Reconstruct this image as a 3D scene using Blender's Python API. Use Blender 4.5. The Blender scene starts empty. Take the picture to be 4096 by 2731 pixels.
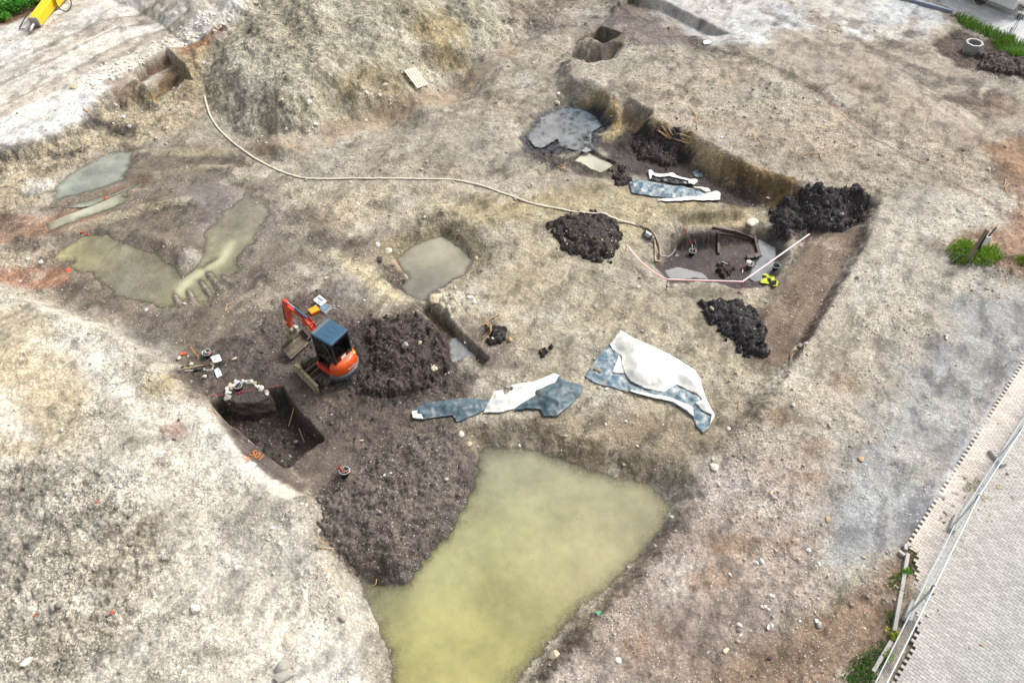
import bpy, bmesh, math, random
import numpy as np
from mathutils import Vector, Matrix

random.seed(7)
RNG = np.random.default_rng(11)
sc = bpy.context.scene
COLL = sc.collection
R = math.radians

# ------------------------------------------------------------------ camera, sky, sun, exposure
H = 23.0                      # drone height above the yard
PITCH = 49.3                  # degrees below the horizon
cam_d = bpy.data.cameras.new('camera')
cam_d.lens = 28.0
cam_d.sensor_width = 36.0
cam_d.clip_start = 0.1
cam_d.clip_end = 3000
cam = bpy.data.objects.new('camera', cam_d)
COLL.objects.link(cam)
cam.location = (0, 0, H)
cam.rotation_euler = (R(90 - PITCH), 0, 0)
sc.camera = cam

SUN_EL = 50.0      # azimuth: where the light comes from, clockwise from +Y
SUN_AZ = 55.0
w = bpy.data.worlds.new('World')
sc.world = w
w.use_nodes = True
nt = w.node_tree
nt.nodes.clear()
o_ = nt.nodes.new('ShaderNodeOutputWorld')
b_ = nt.nodes.new('ShaderNodeBackground')
s_ = nt.nodes.new('ShaderNodeTexSky')
s_.sky_type = 'NISHITA'
s_.sun_disc = False
s_.sun_elevation = R(SUN_EL)
s_.sun_rotation = R(SUN_AZ)
s_.air_density = 1.0
s_.dust_density = 6.0
s_.ozone_density = 1.0
hs = nt.nodes.new('ShaderNodeHueSaturation')
hs.inputs['Saturation'].default_value = 0.30
b_.inputs['Strength'].default_value = 0.14
nt.links.new(s_.outputs[0], hs.inputs['Color'])
nt.links.new(hs.outputs[0], b_.inputs['Color'])
nt.links.new(b_.outputs[0], o_.inputs[0])
sl = bpy.data.lights.new('sun', 'SUN')
sl.energy = 1.5
sl.angle = R(14)
sl.color = (1.0, 0.965, 0.90)
so = bpy.data.objects.new('sun', sl)
COLL.objects.link(so)
az, el = R(SUN_AZ), R(SUN_EL)
dvec = Vector((math.sin(az) * math.cos(el), math.cos(az) * math.cos(el), math.sin(el)))
so.rotation_euler = dvec.to_track_quat('Z', 'Y').to_euler()
so.location = dvec * 60
sc.view_settings.view_transform = 'Standard'
sc.view_settings.look = 'None'
sc.view_settings.gamma = 1.0
sc.view_settings.exposure = 0.58
sc.cycles.max_bounces = 5
sc.cycles.diffuse_bounces = 2
sc.cycles.glossy_bounces = 2
sc.cycles.transparent_max_bounces = 12

# ------------------------------------------------------------------ picture <-> ground survey
FPX = 4096 * 28.0 / 36.0
SP, CP = math.sin(R(PITCH)), math.cos(R(PITCH))
K = 4096 / 2352.0              # overview survey sheet -> survey units


def W(px, py, z=0.0):
    u = (px - 2048) / FPX
    v = (py - 1365.5) / FPX
    t = (H - z) / (SP + v * CP)
    return u * t, t * (CP - v * SP)


def lin(c):
    c = c / 255.0
    return c / 12.92 if c <= 0.04045 else ((c + 0.055) / 1.055) ** 2.4


ALB = 0.74


def S(r, g, b, k=ALB):
    return (lin(r) * k, lin(g) * k, lin(b) * k)


# ------------------------------------------------------------------ numpy noise
def _hash(ix, iy, seed):
    h = (ix.astype(np.int64) * 374761393 + iy.astype(np.int64) * 668265263 + seed * 974634541) & 0xFFFFFFFF
    h = ((h ^ (h >> 13)) * 1274126177) & 0xFFFFFFFF
    h = h ^ (h >> 16)
    return (h & 0xFFFFFF).astype(np.float32) / np.float32(0xFFFFFF)


def vnoise(x, y, seed=0):
    ix = np.floor(x)
    iy = np.floor(y)
    fx = (x - ix).astype(np.float32)
    fy = (y - iy).astype(np.float32)
    fx = fx * fx * (3 - 2 * fx)
    fy = fy * fy * (3 - 2 * fy)
    ix = ix.astype(np.int64)
    iy = iy.astype(np.int64)
    a = _hash(ix, iy, seed)
    b = _hash(ix + 1, iy, seed)
    c = _hash(ix, iy + 1, seed)
    d = _hash(ix + 1, iy + 1, seed)
    return ((a + (b - a) * fx) * (1 - fy) + (c + (d - c) * fx) * fy) * 2 - 1


def fbm(x, y, octv=4, seed=0, gain=0.5):
    s = 0
    a = 1.0
    n = 0
    for i in range(octv):
        ca, sa = math.cos(0.7 * i + 0.3), math.sin(0.7 * i + 0.3)
        s = s + a * vnoise((x * ca - y * sa) * 2 ** i + 17.3 * i, (x * sa + y * ca) * 2 ** i - 9.1 * i, seed + i * 31)
        n += a
        a *= gain
    return s / n


def worley(x, y, seed=0):
    ix = np.floor(x).astype(np.int64)
    iy = np.floor(y).astype(np.int64)
    best = np.full(x.shape, 9.0, np.float32)
    rid = np.zeros(x.shape, np.float32)
    for dx in (-1, 0, 1):
        for dy in (-1, 0, 1):
            cx = ix + dx
            cy = iy + dy
            px = cx + _hash(cx, cy, seed)
            py = cy + _hash(cx, cy, seed + 77)
            d = ((x - px) ** 2 + (y - py) ** 2).astype(np.float32)
            m = d < best
            best = np.where(m, d, best)
            rid = np.where(m, _hash(cx, cy, seed + 133), rid)
    return np.sqrt(best), rid


def sstep(a, b, x):
    t = np.clip((x - a) / (b - a), 0, 1)
    return t * t * (3 - 2 * t)


def sdf(P, X, Y):
    P = np.asarray(P, float)
    d = np.full(X.shape, 1e9)
    ins = np.zeros(X.shape, bool)
    n = len(P)
    for i in range(n):
        ax, ay = P[i]
        bx, by = P[(i + 1) % n]
        ex, ey = bx - ax, by - ay
        wx, wy = X - ax, Y - ay
        t = np.clip((wx * ex + wy * ey) / (ex * ex + ey * ey + 1e-9), 0, 1)
        d = np.minimum(d, (wx - ex * t) ** 2 + (wy - ey * t) ** 2)
        if ay != by:
            c = ((ay > Y) != (by > Y)) & (X < (bx - ax) * (Y - ay) / (by - ay) + ax)
            ins ^= c
    d = np.sqrt(d)
    return np.where(ins, -d, d)


def pdist(P, X, Y):
    """distance to a polyline and arc length of the nearest point"""
    P = np.asarray(P, float)
    d = np.full(X.shape, 1e9)
    s = np.zeros(X.shape)
    acc = 0
    for i in range(len(P) - 1):
        ax, ay = P[i]
        bx, by = P[i + 1]
        ex, ey = bx - ax, by - ay
        L2 = ex * ex + ey * ey + 1e-9
        wx, wy = X - ax, Y - ay
        t = np.clip((wx * ex + wy * ey) / L2, 0, 1)
        dd = (wx - ex * t) ** 2 + (wy - ey * t) ** 2
        m = dd < d
        d = np.where(m, dd, d)
        s = np.where(m, acc + t * math.sqrt(L2), s)
        acc += math.sqrt(L2)
    return np.sqrt(d), s, acc


# ------------------------------------------------------------------ ground sheet (world grid, denser near the drone)
ys = [3.0]
while ys[-1] < 62:
    ys.append(ys[-1] + 0.034 + 0.00085 * (ys[-1] - 3))
ys = np.array(ys)
NC = 1230
sx = np.linspace(-1, 1, NC)


def halfw(y):
    return 1.13 * 0.643 * (CP * y + SP * H) + 0.6


GX = sx[None, :] * halfw(ys)[:, None]
GY = np.repeat(ys[:, None], NC, 1)
NR = len(ys)
Z = np.zeros((NR, NC))
COL = np.zeros((NR, NC, 3))
PEB = np.zeros((NR, NC))
WET = np.zeros((NR, NC))
RGH = np.zeros((NR, NC))
NA = fbm(GX * 0.7, GY * 0.7, 4, 3)
NB = fbm(GX * 3.1, GY * 3.1, 4, 9, 0.6)
NCf = fbm(GX * 11, GY * 11, 2, 15)


def sl_box(x0, x1, y0, y1):
    r0 = max(0, int(np.searchsorted(ys, y0)) - 1)
    r1 = min(NR, int(np.searchsorted(ys, y1)) + 1)
    if r1 <= r0:
        return None
    wa = halfw(ys[r0:r1])
    s0 = min((x0 / wa).min(), (x0 / wa).max())
    s1 = max((x1 / wa).min(), (x1 / wa).max())
    c0 = max(0, int((s0 + 1) / 2 * (NC - 1)) - 1)
    c1 = min(NC, int((s1 + 1) / 2 * (NC - 1)) + 2)
    if c1 <= c0:
        return None
    return slice(r0, r1), slice(c0, c1)


def sl_poly(P, pad):
    P = np.asarray(P)
    return sl_box(P[:, 0].min() - pad, P[:, 0].max() + pad, P[:, 1].min() - pad, P[:, 1].max() + pad)


def height(x, y):
    x = np.asarray(x, float)
    y = np.asarray(y, float)
    r = np.clip(np.searchsorted(ys, y) - 1, 0, NR - 2)
    fy = np.clip((y - ys[r]) / (ys[r + 1] - ys[r]), 0, 1)

    def row(rr):
        c = np.clip((x / halfw(ys[rr]) + 1) / 2 * (NC - 1), 0, NC - 1.001)
        ci = c.astype(int)
        f = c - ci
        return Z[rr, ci] * (1 - f) + Z[rr, ci + 1] * f
    return row(r) * (1 - fy) + row(r + 1) * fy


_zs = np.arange(3.6, -3.2, -0.04)


def hit(px, py):
    """first ground point seen along the survey ray"""
    X, Y = W(px, py, _zs)
    hh = height(X, Y)
    k = np.argmax(hh >= _zs)
    if hh[k] < _zs[k]:
        k = len(_zs) - 1
    z = _zs[k]
    if k > 0:
        a = hh[k - 1] - _zs[k - 1]
        b = hh[k] - _zs[k]
        f = a / (a - b) if a != b else 0
        z = _zs[k - 1] + f * (_zs[k] - _zs[k - 1])
    x, y = W(px, py, z)
    return Vector((x, y, float(height(x, y))))


def hitv(px, py):
    return hit(px * K, py * K)


def PZ(pts, z):
    return [W(a * K, b * K, z) for a, b in pts]


def PH(pts):
    return [tuple(hitv(a, b)[:2]) for a, b in pts]


def zset(pts, zref, z, soft, rag=0.0, world=False, tilt=None):
    P = pts if world else PZ(pts, zref)
    q = sl_poly(P, soft + rag + 0.3)
    if q is None:
        return
    x, y = GX[q], GY[q]
    d = sdf(P, x, y) + rag * (NA[q] * 0.7 + NB[q] * 0.5)
    m = sstep(soft, -soft, d)
    tgt = z
    if tilt:
        tgt = z + tilt[0] * (x - P[0][0]) + tilt[1] * (y - P[0][1])
    Z[q] = Z[q] * (1 - m) + tgt * m


def zadd(pts, dz, wid, prof='gauss', hitfirst=True, tread=0.0, pitch=0.16):
    """ridge or rut along a line"""
    P = PH(pts) if hitfirst else pts
    q = sl_poly(P, wid * 2.5)
    if q is None:
        return
    x, y = GX[q], GY[q]
    d, s, L = pdist(P, x, y)
    d = d + 0.12 * NB[q] * wid
    if prof == 'gauss':
        m = np.exp(-(d / wid) ** 2)
    else:
        m = sstep(wid * 1.25, wid * 0.8, d)
    fade = sstep(0, 0.8, s) * sstep(0, 0.8, L - s)
    Z[q] += dz * m * fade * (1 + 0.35 * NA[q])
    if tread:
        Z[q] += tread * m * fade * np.sin(s * 2 * math.pi / pitch)


def paint(pts, rgb, soft=0.3, rag=0.5, a=1.0, peb=None, wet=None, rgh=None, P=None):
    P = PH(pts) if P is None else P
    q = sl_poly(P, soft + rag + 0.3)
    if q is None:
        return
    d = sdf(P, GX[q], GY[q]) + rag * (NA[q] * 0.8 + NB[q] * 0.7)
    m = sstep(soft, -soft, d) * a
    if rgb is not None:
        c = np.array(S(*rgb))
        COL[q] = COL[q] * (1 - m[..., None]) + c * m[..., None]
    for arr, v in ((PEB, peb), (WET, wet), (RGH, rgh)):
        if v is not None:
            arr[q] = arr[q] * (1 - m) + v * m


def stroke(pts, rgb, wid, a=1.0, rag=0.3, peb=None, wet=None, rgh=None):
    P = PH(pts)
    q = sl_poly(P, wid * 2 + rag)
    if q is None:
        return
    d, s, L = pdist(P, GX[q], GY[q])
    d = d + rag * (NA[q] * 0.6 + NB[q] * 0.8)
    m = sstep(wid, wid * 0.35, d) * a * sstep(0, 1.0, s) * sstep(0, 1.0, L - s)
    if rgb is not None:
        c = np.array(S(*rgb))
        COL[q] = COL[q] * (1 - m[..., None]) + c * m[..., None]
    for arr, v in ((PEB, peb), (WET, wet), (RGH, rgh)):
        if v is not None:
            arr[q] = arr[q] * (1 - m) + v * m


def blob(cx, cy, r, rgb, a=1.0, ry=None, **kw):
    ry = ry or r * 0.6
    pts = [(cx + r * math.cos(t), cy + ry * math.sin(t)) for t in np.linspace(0, 2 * math.pi, 10)[:-1]]
    paint(pts, rgb, soft=0.25, rag=0.6, a=a, **kw)


# ---------------- large relief
EX = [(-90, 380), (0, 357), (60, 335), (130, 312), (185, 283), (205, 262), (228, 225), (300, 205), (345, 215), (430, 180), (480, 120),
      (560, 60), (620, 20), (700, -60), (1400, -60), (1420, 10), (1375, 62), (1300, 110), (1290, 160), (1300, 190), (1400, 245),
      (1480, 290), (1560, 335), (1620, 365), (1700, 400), (1790, 425), (1860, 440), (2005, 462), (1990, 520), (1940, 630),
      (1880, 720), (1830, 800), (1800, 845), (1740, 925), (1690, 990), (1620, 1075), (1560, 1165), (1480, 1265), (1400, 1365),
      (1300, 1475), (1180, 1620), (900, 1620), (855, 1450), (820, 1370), (790, 1310), (720, 1250), (700, 1150), (640, 1100),
      (560, 1020), (500, 960), (470, 925), (420, 890), (405, 850), (330, 790), (250, 745), (100, 690), (0, 640), (-90, 600)]
Z += 0.10 * NA
zset(EX, 0.0, -0.8, 0.55, 0.35)
# lower-left bank stays a little higher, the road too
zset([(-90, 700), (80, 740), (240, 860), (330, 1000), (420, 1150), (500, 1300), (560, 1620), (-90, 1700)], 0.2, 0.35, 1.2, 0.5)
# yard on the right slopes down to the pond
zset([(1560, 1040), (1700, 960), (1800, 1000), (1700, 1150), (1560, 1330), (1400, 1560), (1250, 1640), (1300, 1475), (1480, 1270)], -0.3, -0.35, 1.1, 0.3)
# big gravel spoil heap
HP = PZ([(445, 130), (470, 235), (545, 305), (640, 335), (760, 308), (870, 258), (955, 225), (1010, 190), (1150, 105)], -0.8)
HP = HP + [(4.5, 52), (7.5, 60), (4, 74), (-26, 74), (-31, 60), (-27.5, 50)]
q = sl_poly(HP, 1)
hd = -sdf(HP, GX[q], GY[q]) + 0.5 * NA[q] + 0.12 * NB[q]
hd = np.maximum(hd, 0)
gul = fbm(GX[q] * 0.55 + 0.25 * GY[q], GY[q] * 0.13, 3, 41)
hz = 0.60 * hd
cap = 3.0 + 0.7 * fbm(GX[q] * 0.18, GY[q] * 0.18, 2, 5)
hz = cap * (1 - np.exp(-hz / cap)) * 1.12
hz = hz * (1 + 0.16 * gul) + 0.25 * np.minimum(hd, 1) * gul
Z[q] += hz
# slides scooped into the heap's face
for pts, dz, wd in (([(1000, 70), (1030, 120), (1060, 165)], -0.75, 1.9), ([(880, 165), (905, 205), (930, 235)], -0.6, 1.5)):
    P = [W(a * K, b * K, 1.0) for a, b in pts]
    zadd(P, dz, wd, hitfirst=False)
for pts, dz, wd in (([(870, 50), (800, 110), (690, 200), (600, 290)], 0.55, 1.4), ([(985, 110), (960, 170), (1000, 210)], 0.3, 0.8),
                    ([(1120, 40), (1150, 80), (1100, 150)], 0.45, 1.0)):
    P = [W(a * K, b * K, 1.2) for a, b in pts]
    zadd(P, dz, wd, hitfirst=False)
# cut niche by the road
zset([(305, 197), (392, 140), (440, 195), (352, 225)], -0.8, -0.8, 0.10, 0.04)
zset([(345, 222), (425, 185), (450, 215), (375, 262)], -1.2, -1.2, 0.12, 0.04)
# upper terrace with the rectangular test pit
zset([(1372, 62), (1440, 5), (1520, 20), (1600, 62), (1665, 95), (1560, 100), (1502, 108)], -0.5, -0.55, 0.15, 0.1)
zset([(1371, 92), (1433, 114), (1410, 140), (1380, 150), (1310, 130), (1330, 115)], -1.45, -1.45, 0.05, 0.02)
zset([(1310, 130), (1380, 150), (1410, 140), (1400, 165), (1350, 175), (1290, 150)], -1.0, -1.0, 0.5, 0.2)
# long trench along the ochre cut
TR = [(1190, 310), (1240, 262), (1300, 235), (1345, 238), (1420, 295), (1500, 335), (1570, 360), (1650, 405), (1720, 448),
      (1795, 468), (1840, 475), (1862, 515), (1858, 550), (1800, 622), (1760, 665), (1700, 672), (1660, 655),
      (1600, 645), (1540, 650), (1500, 622), (1452, 575), (1500, 535), (1540, 512), (1640, 522), (1720, 503), (1700, 475), (1640, 470),
      (1450, 460), (1400, 422), (1340, 402), (1260, 372), (1200, 347)]
zset(TR, -1.1, -1.25, 0.6, 0.25)
zset([(1505, 605), (1540, 565), (1600, 535), (1740, 540), (1795, 565), (1790, 625), (1760, 655), (1690, 662), (1640, 648), (1540, 652)], -1.8, -1.85, 0.35, 0.15)
zset([(1560, 520), (1640, 515), (1722, 498), (1730, 528), (1640, 545), (1570, 548)], -1.3, -1.2, 0.3, 0.15)
# ridge between pool and trench, small square pool
zset([(1386, 312), (1430, 275), (1480, 300), (1440, 330)], -1.1, -1.1, 0.4, 0.2)
zset([(1300, 372), (1345, 335), (1430, 382), (1385, 412)], -1.2, -1.12, 0.3, 0.1)
zset([(1314, 374), (1345, 347), (1414, 382), (1380, 402)], -1.35, -1.7, 0.08, 0.04)
# central pool pit
zset([(865, 600), (905, 545), (1000, 495), (1085, 530), (1135, 585), (1105, 630), (1035, 670), (985, 700), (930, 680), (905, 640)], -0.9, -1.2, 0.6, 0.2)
CP_W = [(908, 597), (950, 563), (1012, 540), (1060, 572), (1086, 600), (1068, 632), (1010, 668), (970, 694), (930, 680), (922, 660), (938, 640), (920, 615)]
zset(CP_W, -1.45, -1.7, 0.35, 0.15)
# channel beside the dark rubble
zset([(960, 708), (985, 708), (1045, 765), (1120, 838), (1108, 846), (1080, 825), (1052, 840), (1030, 835), (1028, 795), (1000, 760)], -1.2, -1.25, 0.15, 0.08)
# stone-well pit
PIT = [(845, 1606), (900, 1594), (985, 1588), (1075, 1562), (1128, 1552), (1155, 1605), (1195, 1660), (1240, 1700), (1288, 1758), (1215, 1812), (1142, 1872),
       (1050, 1802), (962, 1722), (900, 1672), (858, 1632)]
PITW = [W(a, b, -0.8) for a, b in PIT]
zset(PITW, 0, -1.75, 0.09, 0.06, world=True)
zset([W(a, b, -2.0) for a, b in [(930, 1690), (1080, 1690), (1130, 1700), (1060, 1790), (960, 1760)]], 0, -1.6, 0.5, 0.2, world=True)
zset([W(a, b, -1.9) for a, b in [(1130, 1790), (1230, 1770), (1170, 1840)]], 0, -2.0, 0.4, 0.2, world=True)
# smooth cleaned strip beside the pit
zset([(492, 945), (540, 985), (610, 1042), (660, 1075), (715, 1110), (690, 1135), (610, 1085), (540, 1020)], -0.75, -0.74, 0.12, 0.05)
# bottom pond
POND = [(1085, 1025), (1200, 1020), (1330, 1068), (1490, 1108), (1552, 1158), (1522, 1220), (1430, 1325), (1300, 1440), (1180, 1580), (1130, 1680),
        (900, 1680), (880, 1500), (850, 1390), (805, 1318), (920, 1322), (950, 1280), (1020, 1200), (1072, 1110), (1080, 1050)]
zset(POND, -1.3, -1.18, 0.9, 0.1)
zset(POND, -1.3, -1.65, 0.9, 0.25)
# dark mound on its left bank
zset([(760, 1170), (850, 1060), (990, 1000), (1065, 1020), (1050, 1100), (990, 1200), (920, 1285), (850, 1280), (780, 1240)], -0.7, -0.62, 0.9, 0.4)
# left puddle flats
zset([(95, 470), (150, 400), (250, 340), (310, 345), (290, 400), (330, 420), (260, 470), (110, 535)], -0.85, -0.98, 0.45, 0.3)
zset([(120, 585), (200, 535), (330, 555), (440, 600), (480, 520), (560, 440), (625, 450), (620, 520), (560, 590), (535, 660), (480, 700), (380, 710), (280, 690), (200, 640)], -0.85, -0.95, 0.4, 0.45)
# lane with the machine tracks
zset([(1862, 548), (1985, 515), (1940, 620), (1870, 725), (1795, 845), (1725, 830), (1745, 720), (1795, 645)], -0.5, -0.5, 0.3, 0.1)
# drop along the right-hand cut
zset([(2020, 470), (2005, 530), (1950, 630), (1890, 725), (1810, 850), (1850, 860), (1960, 700), (2060, 520)], 0.0, 0.02, 0.12, 0.06)
# niche for the manhole, grass bank by the post
zset([(2190, 560), (2260, 545), (2380, 560), (2420, 625), (2330, 635), (2230, 605)], 0.3, 0.22, 0.35, 0.2)
# pavement and car park are level
PAVE_A = Vector((*W(4096 + 400, 1429 - 640, 0), 0))
zset([(2128, -30), (2200, 36), (2352, 112), (2460, 160), (2600, 100), (2300, -60)], 0, 0.0, 0.3, 0.0)

# ---------------- ruts, ridges and tracks
for pts, dz, wd in (
        ([(110, 478), (250, 440), (330, 400), (440, 380), (560, 390)], 0.16, 0.35), ([(100, 548), (250, 500), (360, 470), (480, 460)], 0.22, 0.4),
        ([(150, 500), (260, 470), (340, 440)], -0.12, 0.35), ([(300, 360), (420, 345), (560, 350)], 0.12, 0.3), ([(310, 390), (430, 372), (600, 380)], -0.12, 0.3),
        ([(380, 430), (500, 410), (620, 440)], -0.10, 0.35), ([(300, 540), (380, 560), (450, 610)], 0.22, 0.5), ([(460, 540), (430, 600), (420, 650)], 0.14, 0.35),
        ([(545, 545), (510, 600), (440, 640), (400, 690)], -0.14, 0.22), ([(520, 590), (470, 620), (520, 680)], 0.11, 0.16), ([(455, 640), (490, 690)], 0.11, 0.13), ([(425, 655), (450, 705)], 0.11, 0.13),
        ([(395, 660), (415, 712)], 0.11, 0.13), ([(500, 625), (550, 670)], 0.10, 0.15), ([(560, 560), (600, 590)], 0.1, 0.2),
        ([(600, 720), (590, 770), (640, 820), (720, 850)], -0.07, 0.25), ([(640, 700), (620, 760), (680, 810)], -0.06, 0.22),
        ([(900, 455), (1010, 430), (1120, 460), (1190, 540), (1190, 620)], 0.08, 0.35), ([(930, 480), (1010, 455), (1100, 480), (1160, 560)], -0.06, 0.25),
        ([(1300, 640), (1400, 700), (1500, 790)], -0.05, 0.3), ([(1250, 660), (1360, 740), (1430, 830)], -0.05, 0.3),
        ([(1480, 720), (1580, 800), (1660, 890)], -0.05, 0.3), ([(1080, 1000), (1180, 975), (1340, 960)], 0.08, 0.4),
        ([(1700, 60), (1900, 160), (2100, 280), (2300, 420)], -0.06, 0.35), ([(1740, 40), (1950, 140), (2160, 260), (2352, 400)], 0.06, 0.3),
        ([(1800, 20), (2000, 110), (2200, 240), (2400, 390)], -0.07, 0.35), ([(1640, 110), (1860, 210), (2050, 330)], -0.05, 0.3),
        ([(-50, 190), (100, 118), (330, 5)], -0.04, 0.3), ([(-50, 300), (120, 210), (330, 95), (520, 0)], -0.04, 0.3), ([(-50, 250), (100, 175), (430, 10)], 0.03, 0.3),
        ([(560, 1010), (620, 1075), (700, 1130)], 0.05, 0.2), ([(1660, 880), (1720, 900), (1760, 920)], 0.08, 0.2)):
    zadd(pts, dz, wd)
for pts in ([(1890, 600), (1830, 690), (1770, 800)], [(1935, 590), (1870, 700), (1810, 810)], [(820, 860), (880, 905), (950, 910), (1000, 870)],
            [(600, 700), (585, 760), (620, 815)], [(2020, 150), (2130, 215), (2230, 290)], [(2060, 140), (2180, 210), (2280, 290)]):
    zadd(pts, -0.04, 0.26, 'flat', tread=0.012, pitch=0.17)

# ---------------- what the ground is made of (soil colours with some painted shade, gravel density, wetness, roughness)
COL[:] = S(166, 157, 141)
PEB[:] = 0.5
RGH[:] = 0.5
# road and white gravel, upper left
paint([(-90, 20), (120, -60), (900, -60), (620, 25), (480, 92), (390, 118), (300, 185), (225, 222), (190, 282), (130, 312), (0, 357), (-90, 385)], (224, 219, 210), 0.3, 0.3, peb=0.7, rgh=0.25)
paint([(-90, 275), (100, 218), (190, 195), (212, 230), (195, 270), (130, 308), (0, 352), (-90, 375)], (238, 237, 234), 0.5, 0.4, peb=0.8)
for pts, wd in (([(-60, 205), (80, 140), (250, 58), (420, -25)], 0.75), ([(-60, 290), (100, 212), (300, 105), (520, -12)], 0.65), ([(-60, 120), (110, 60), (220, 0)], 0.5)):
    stroke(pts, (192, 182, 168), wd, 0.85, 0.25, peb=0.25)
for pts in ([(-60, 222), (90, 152), (265, 66), (440, -22)], [(-60, 186), (70, 124), (240, 46), (400, -25)], [(-60, 275), (100, 196), (300, 90), (500, -15)]):
    stroke(pts, (160, 150, 138), 0.22, 0.7, 0.15, peb=0.15)
paint([(-60, -20), (165, -20), (90, 25), (0, 62), (-60, 80)], (150, 118, 90), 0.3, 0.3, peb=0.2)
paint([(-60, -20), (60, -20), (20, 0), (-60, 22)], (200, 205, 212), 0.2, 0.0, peb=0.0)
# left slope
paint([(-90, 378), (0, 358), (130, 314), (200, 285), (228, 228), (300, 208), (430, 182), (470, 100), (470, 230), (440, 290), (330, 330), (215, 348), (130, 420), (90, 470), (-90, 490)], (172, 160, 136), 0.35, 0.4, peb=0.7, rgh=0.8)
for cx, cy, r in ((0, 350, 55), (60, 338, 45), (130, 322, 40), (205, 288, 30), (240, 285, 22), (150, 355, 30), (80, 395, 40), (180, 350, 26), (220, 268, 18), (30, 420, 40), (290, 295, 25), (270, 300, 18), (60, 440, 30)):
    blob(cx, cy, r, (72, 66, 62), 0.75, ry=r * 0.35, peb=0.2)
paint([(-60, 400), (60, 385), (110, 400), (60, 440), (-60, 450)], (212, 200, 170), 0.4, 0.6, a=0.7)
paint([(60, 415), (130, 415), (110, 445), (60, 450)], (225, 222, 216), 0.3, 0.5, a=0.7)
paint([(308, 168), (384, 120), (395, 140), (325, 190)], (120, 98, 78), 0.1, 0.1)
paint([(325, 192), (400, 150), (415, 165), (335, 212)], (138, 120, 95), 0.1, 0.1, peb=0.2)
paint([(330, 210), (415, 165), (430, 178), (345, 222)], (172, 168, 145), 0.15, 0.2, peb=0.4)
paint([(346, 218), (426, 178), (428, 190), (352, 232)], (160, 128, 60), 0.1, 0.12, peb=0.2)
paint([(385, 112), (475, 85), (470, 150), (440, 190), (405, 140)], (168, 150, 120), 0.15, 0.3)
paint([(400, 110), (475, 82), (520, 62), (515, 75), (470, 105), (420, 128)], (165, 120, 88), 0.2, 0.3, a=0.8)
blob(508, 68, 14, (120, 66, 58), 0.9)
paint([(240, 185), (290, 170), (320, 225), (270, 250)], (140, 118, 98), 0.25, 0.35, a=0.7)
# muddy floor on the left
paint([(90, 480), (150, 420), (300, 335), (480, 335), (560, 420), (640, 490), (690, 560), (660, 620), (560, 690), (640, 700), (830, 740), (740, 760), (650, 830), (500, 860), (420, 865), (330, 795), (250, 745), (120, 690), (60, 610)], (128, 117, 104), 0.5, 0.8, peb=0.35, wet=0.25, rgh=0.3)
paint([(420, 440), (540, 410), (640, 440), (650, 520), (560, 600), (470, 560)], (140, 130, 122), 0.5, 0.6, a=0.8, wet=0.6, peb=0.2)
paint([(-90, 490), (120, 495), (190, 490), (240, 500), (110, 545), (-90, 565)], (166, 124, 98), 0.3, 0.6, a=0.75)
paint([(-90, 600), (110, 602), (165, 640), (110, 665), (-90, 650)], (172, 126, 100), 0.25, 0.5, a=0.8, peb=0.5)
paint([(120, 490), (330, 405), (345, 425), (180, 500)], (150, 118, 98), 0.3, 0.5, a=0.6)
paint([(-90, 545), (110, 548), (150, 600), (60, 620), (-90, 600)], (190, 178, 158), 0.3, 0.7, a=0.7, peb=0.9, rgh=0.9)
for cx, cy, r in ((15, 515, 40), (60, 560, 35), (110, 600, 30), (60, 640, 30), (240, 705, 60), (330, 735, 50), (190, 665, 40), (440, 730, 40), (300, 500, 60), (410, 480, 60), (520, 380, 60)):
    blob(cx, cy, r, (104, 94, 84), 0.6, ry=r * 0.4)
for pts in ([(300, 480), (380, 465), (470, 460)], [(330, 410), (440, 385), (550, 385)], [(280, 355), (420, 350), (560, 352)], [(110, 545), (240, 505), (350, 475)]):
    stroke(pts, (188, 178, 150), 0.28, 0.6, 0.3, peb=0.8)
# lower-left gravel bank and rubble
paint([(-90, 640), (0, 655), (100, 692), (250, 748), (330, 800), (405, 855), (420, 905), (470, 935), (560, 1020), (640, 1085), (700, 1140), (715, 1250), (790, 1318), (845, 1400), (870, 1500), (930, 1700), (-90, 1720)], (200, 195, 182), 0.9, 1.3, peb=0.75, wet=0.0, rgh=0.55)
paint([(-90, 685), (80, 725), (180, 830), (230, 950), (190, 1050), (0, 1070), (-90, 1060)], (205, 190, 162), 0.7, 0.8, peb=0.6)
paint([(-60, 880), (30, 900), (70, 1010), (20, 1010), (-60, 960)], (240, 232, 216), 0.4, 0.4, a=0.9, peb=0.2)
paint([(120, 950), (260, 930), (330, 1010), (300, 1060), (160, 1060)], (176, 168, 150), 0.6, 0.6, a=0.7)
paint([(-90, 1085), (100, 1060), (240, 1075), (330, 1150), (370, 1300), (320, 1420), (220, 1520), (-90, 1720)], (182, 175, 160), 0.6, 0.9, peb=0.9, rgh=1.1)
for cx, cy, r in ((50, 1085, 70), (150, 1110, 60), (20, 1160, 50), (250, 1150, 50), (300, 1230, 60), (120, 1250, 60), (40, 1330, 60), (210, 1340, 60), (380, 1420, 50), (100, 1460, 60), (250, 1470, 60), (420, 1520, 50), (20, 1530, 50), (560, 1210, 45), (600, 1160, 40), (470, 1490, 40)):
    blob(cx, cy, r, (136, 128, 114), 0.5, ry=r * 0.45)
for cx, cy, r in ((300, 1090, 50), (180, 1380, 50), (80, 1400, 40), (480, 1300, 60), (340, 1500, 40), (560, 1290, 50), (200, 1220, 40)):
    blob(cx, cy, r, (214, 209, 198), 0.6, ry=r * 0.5)
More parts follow.
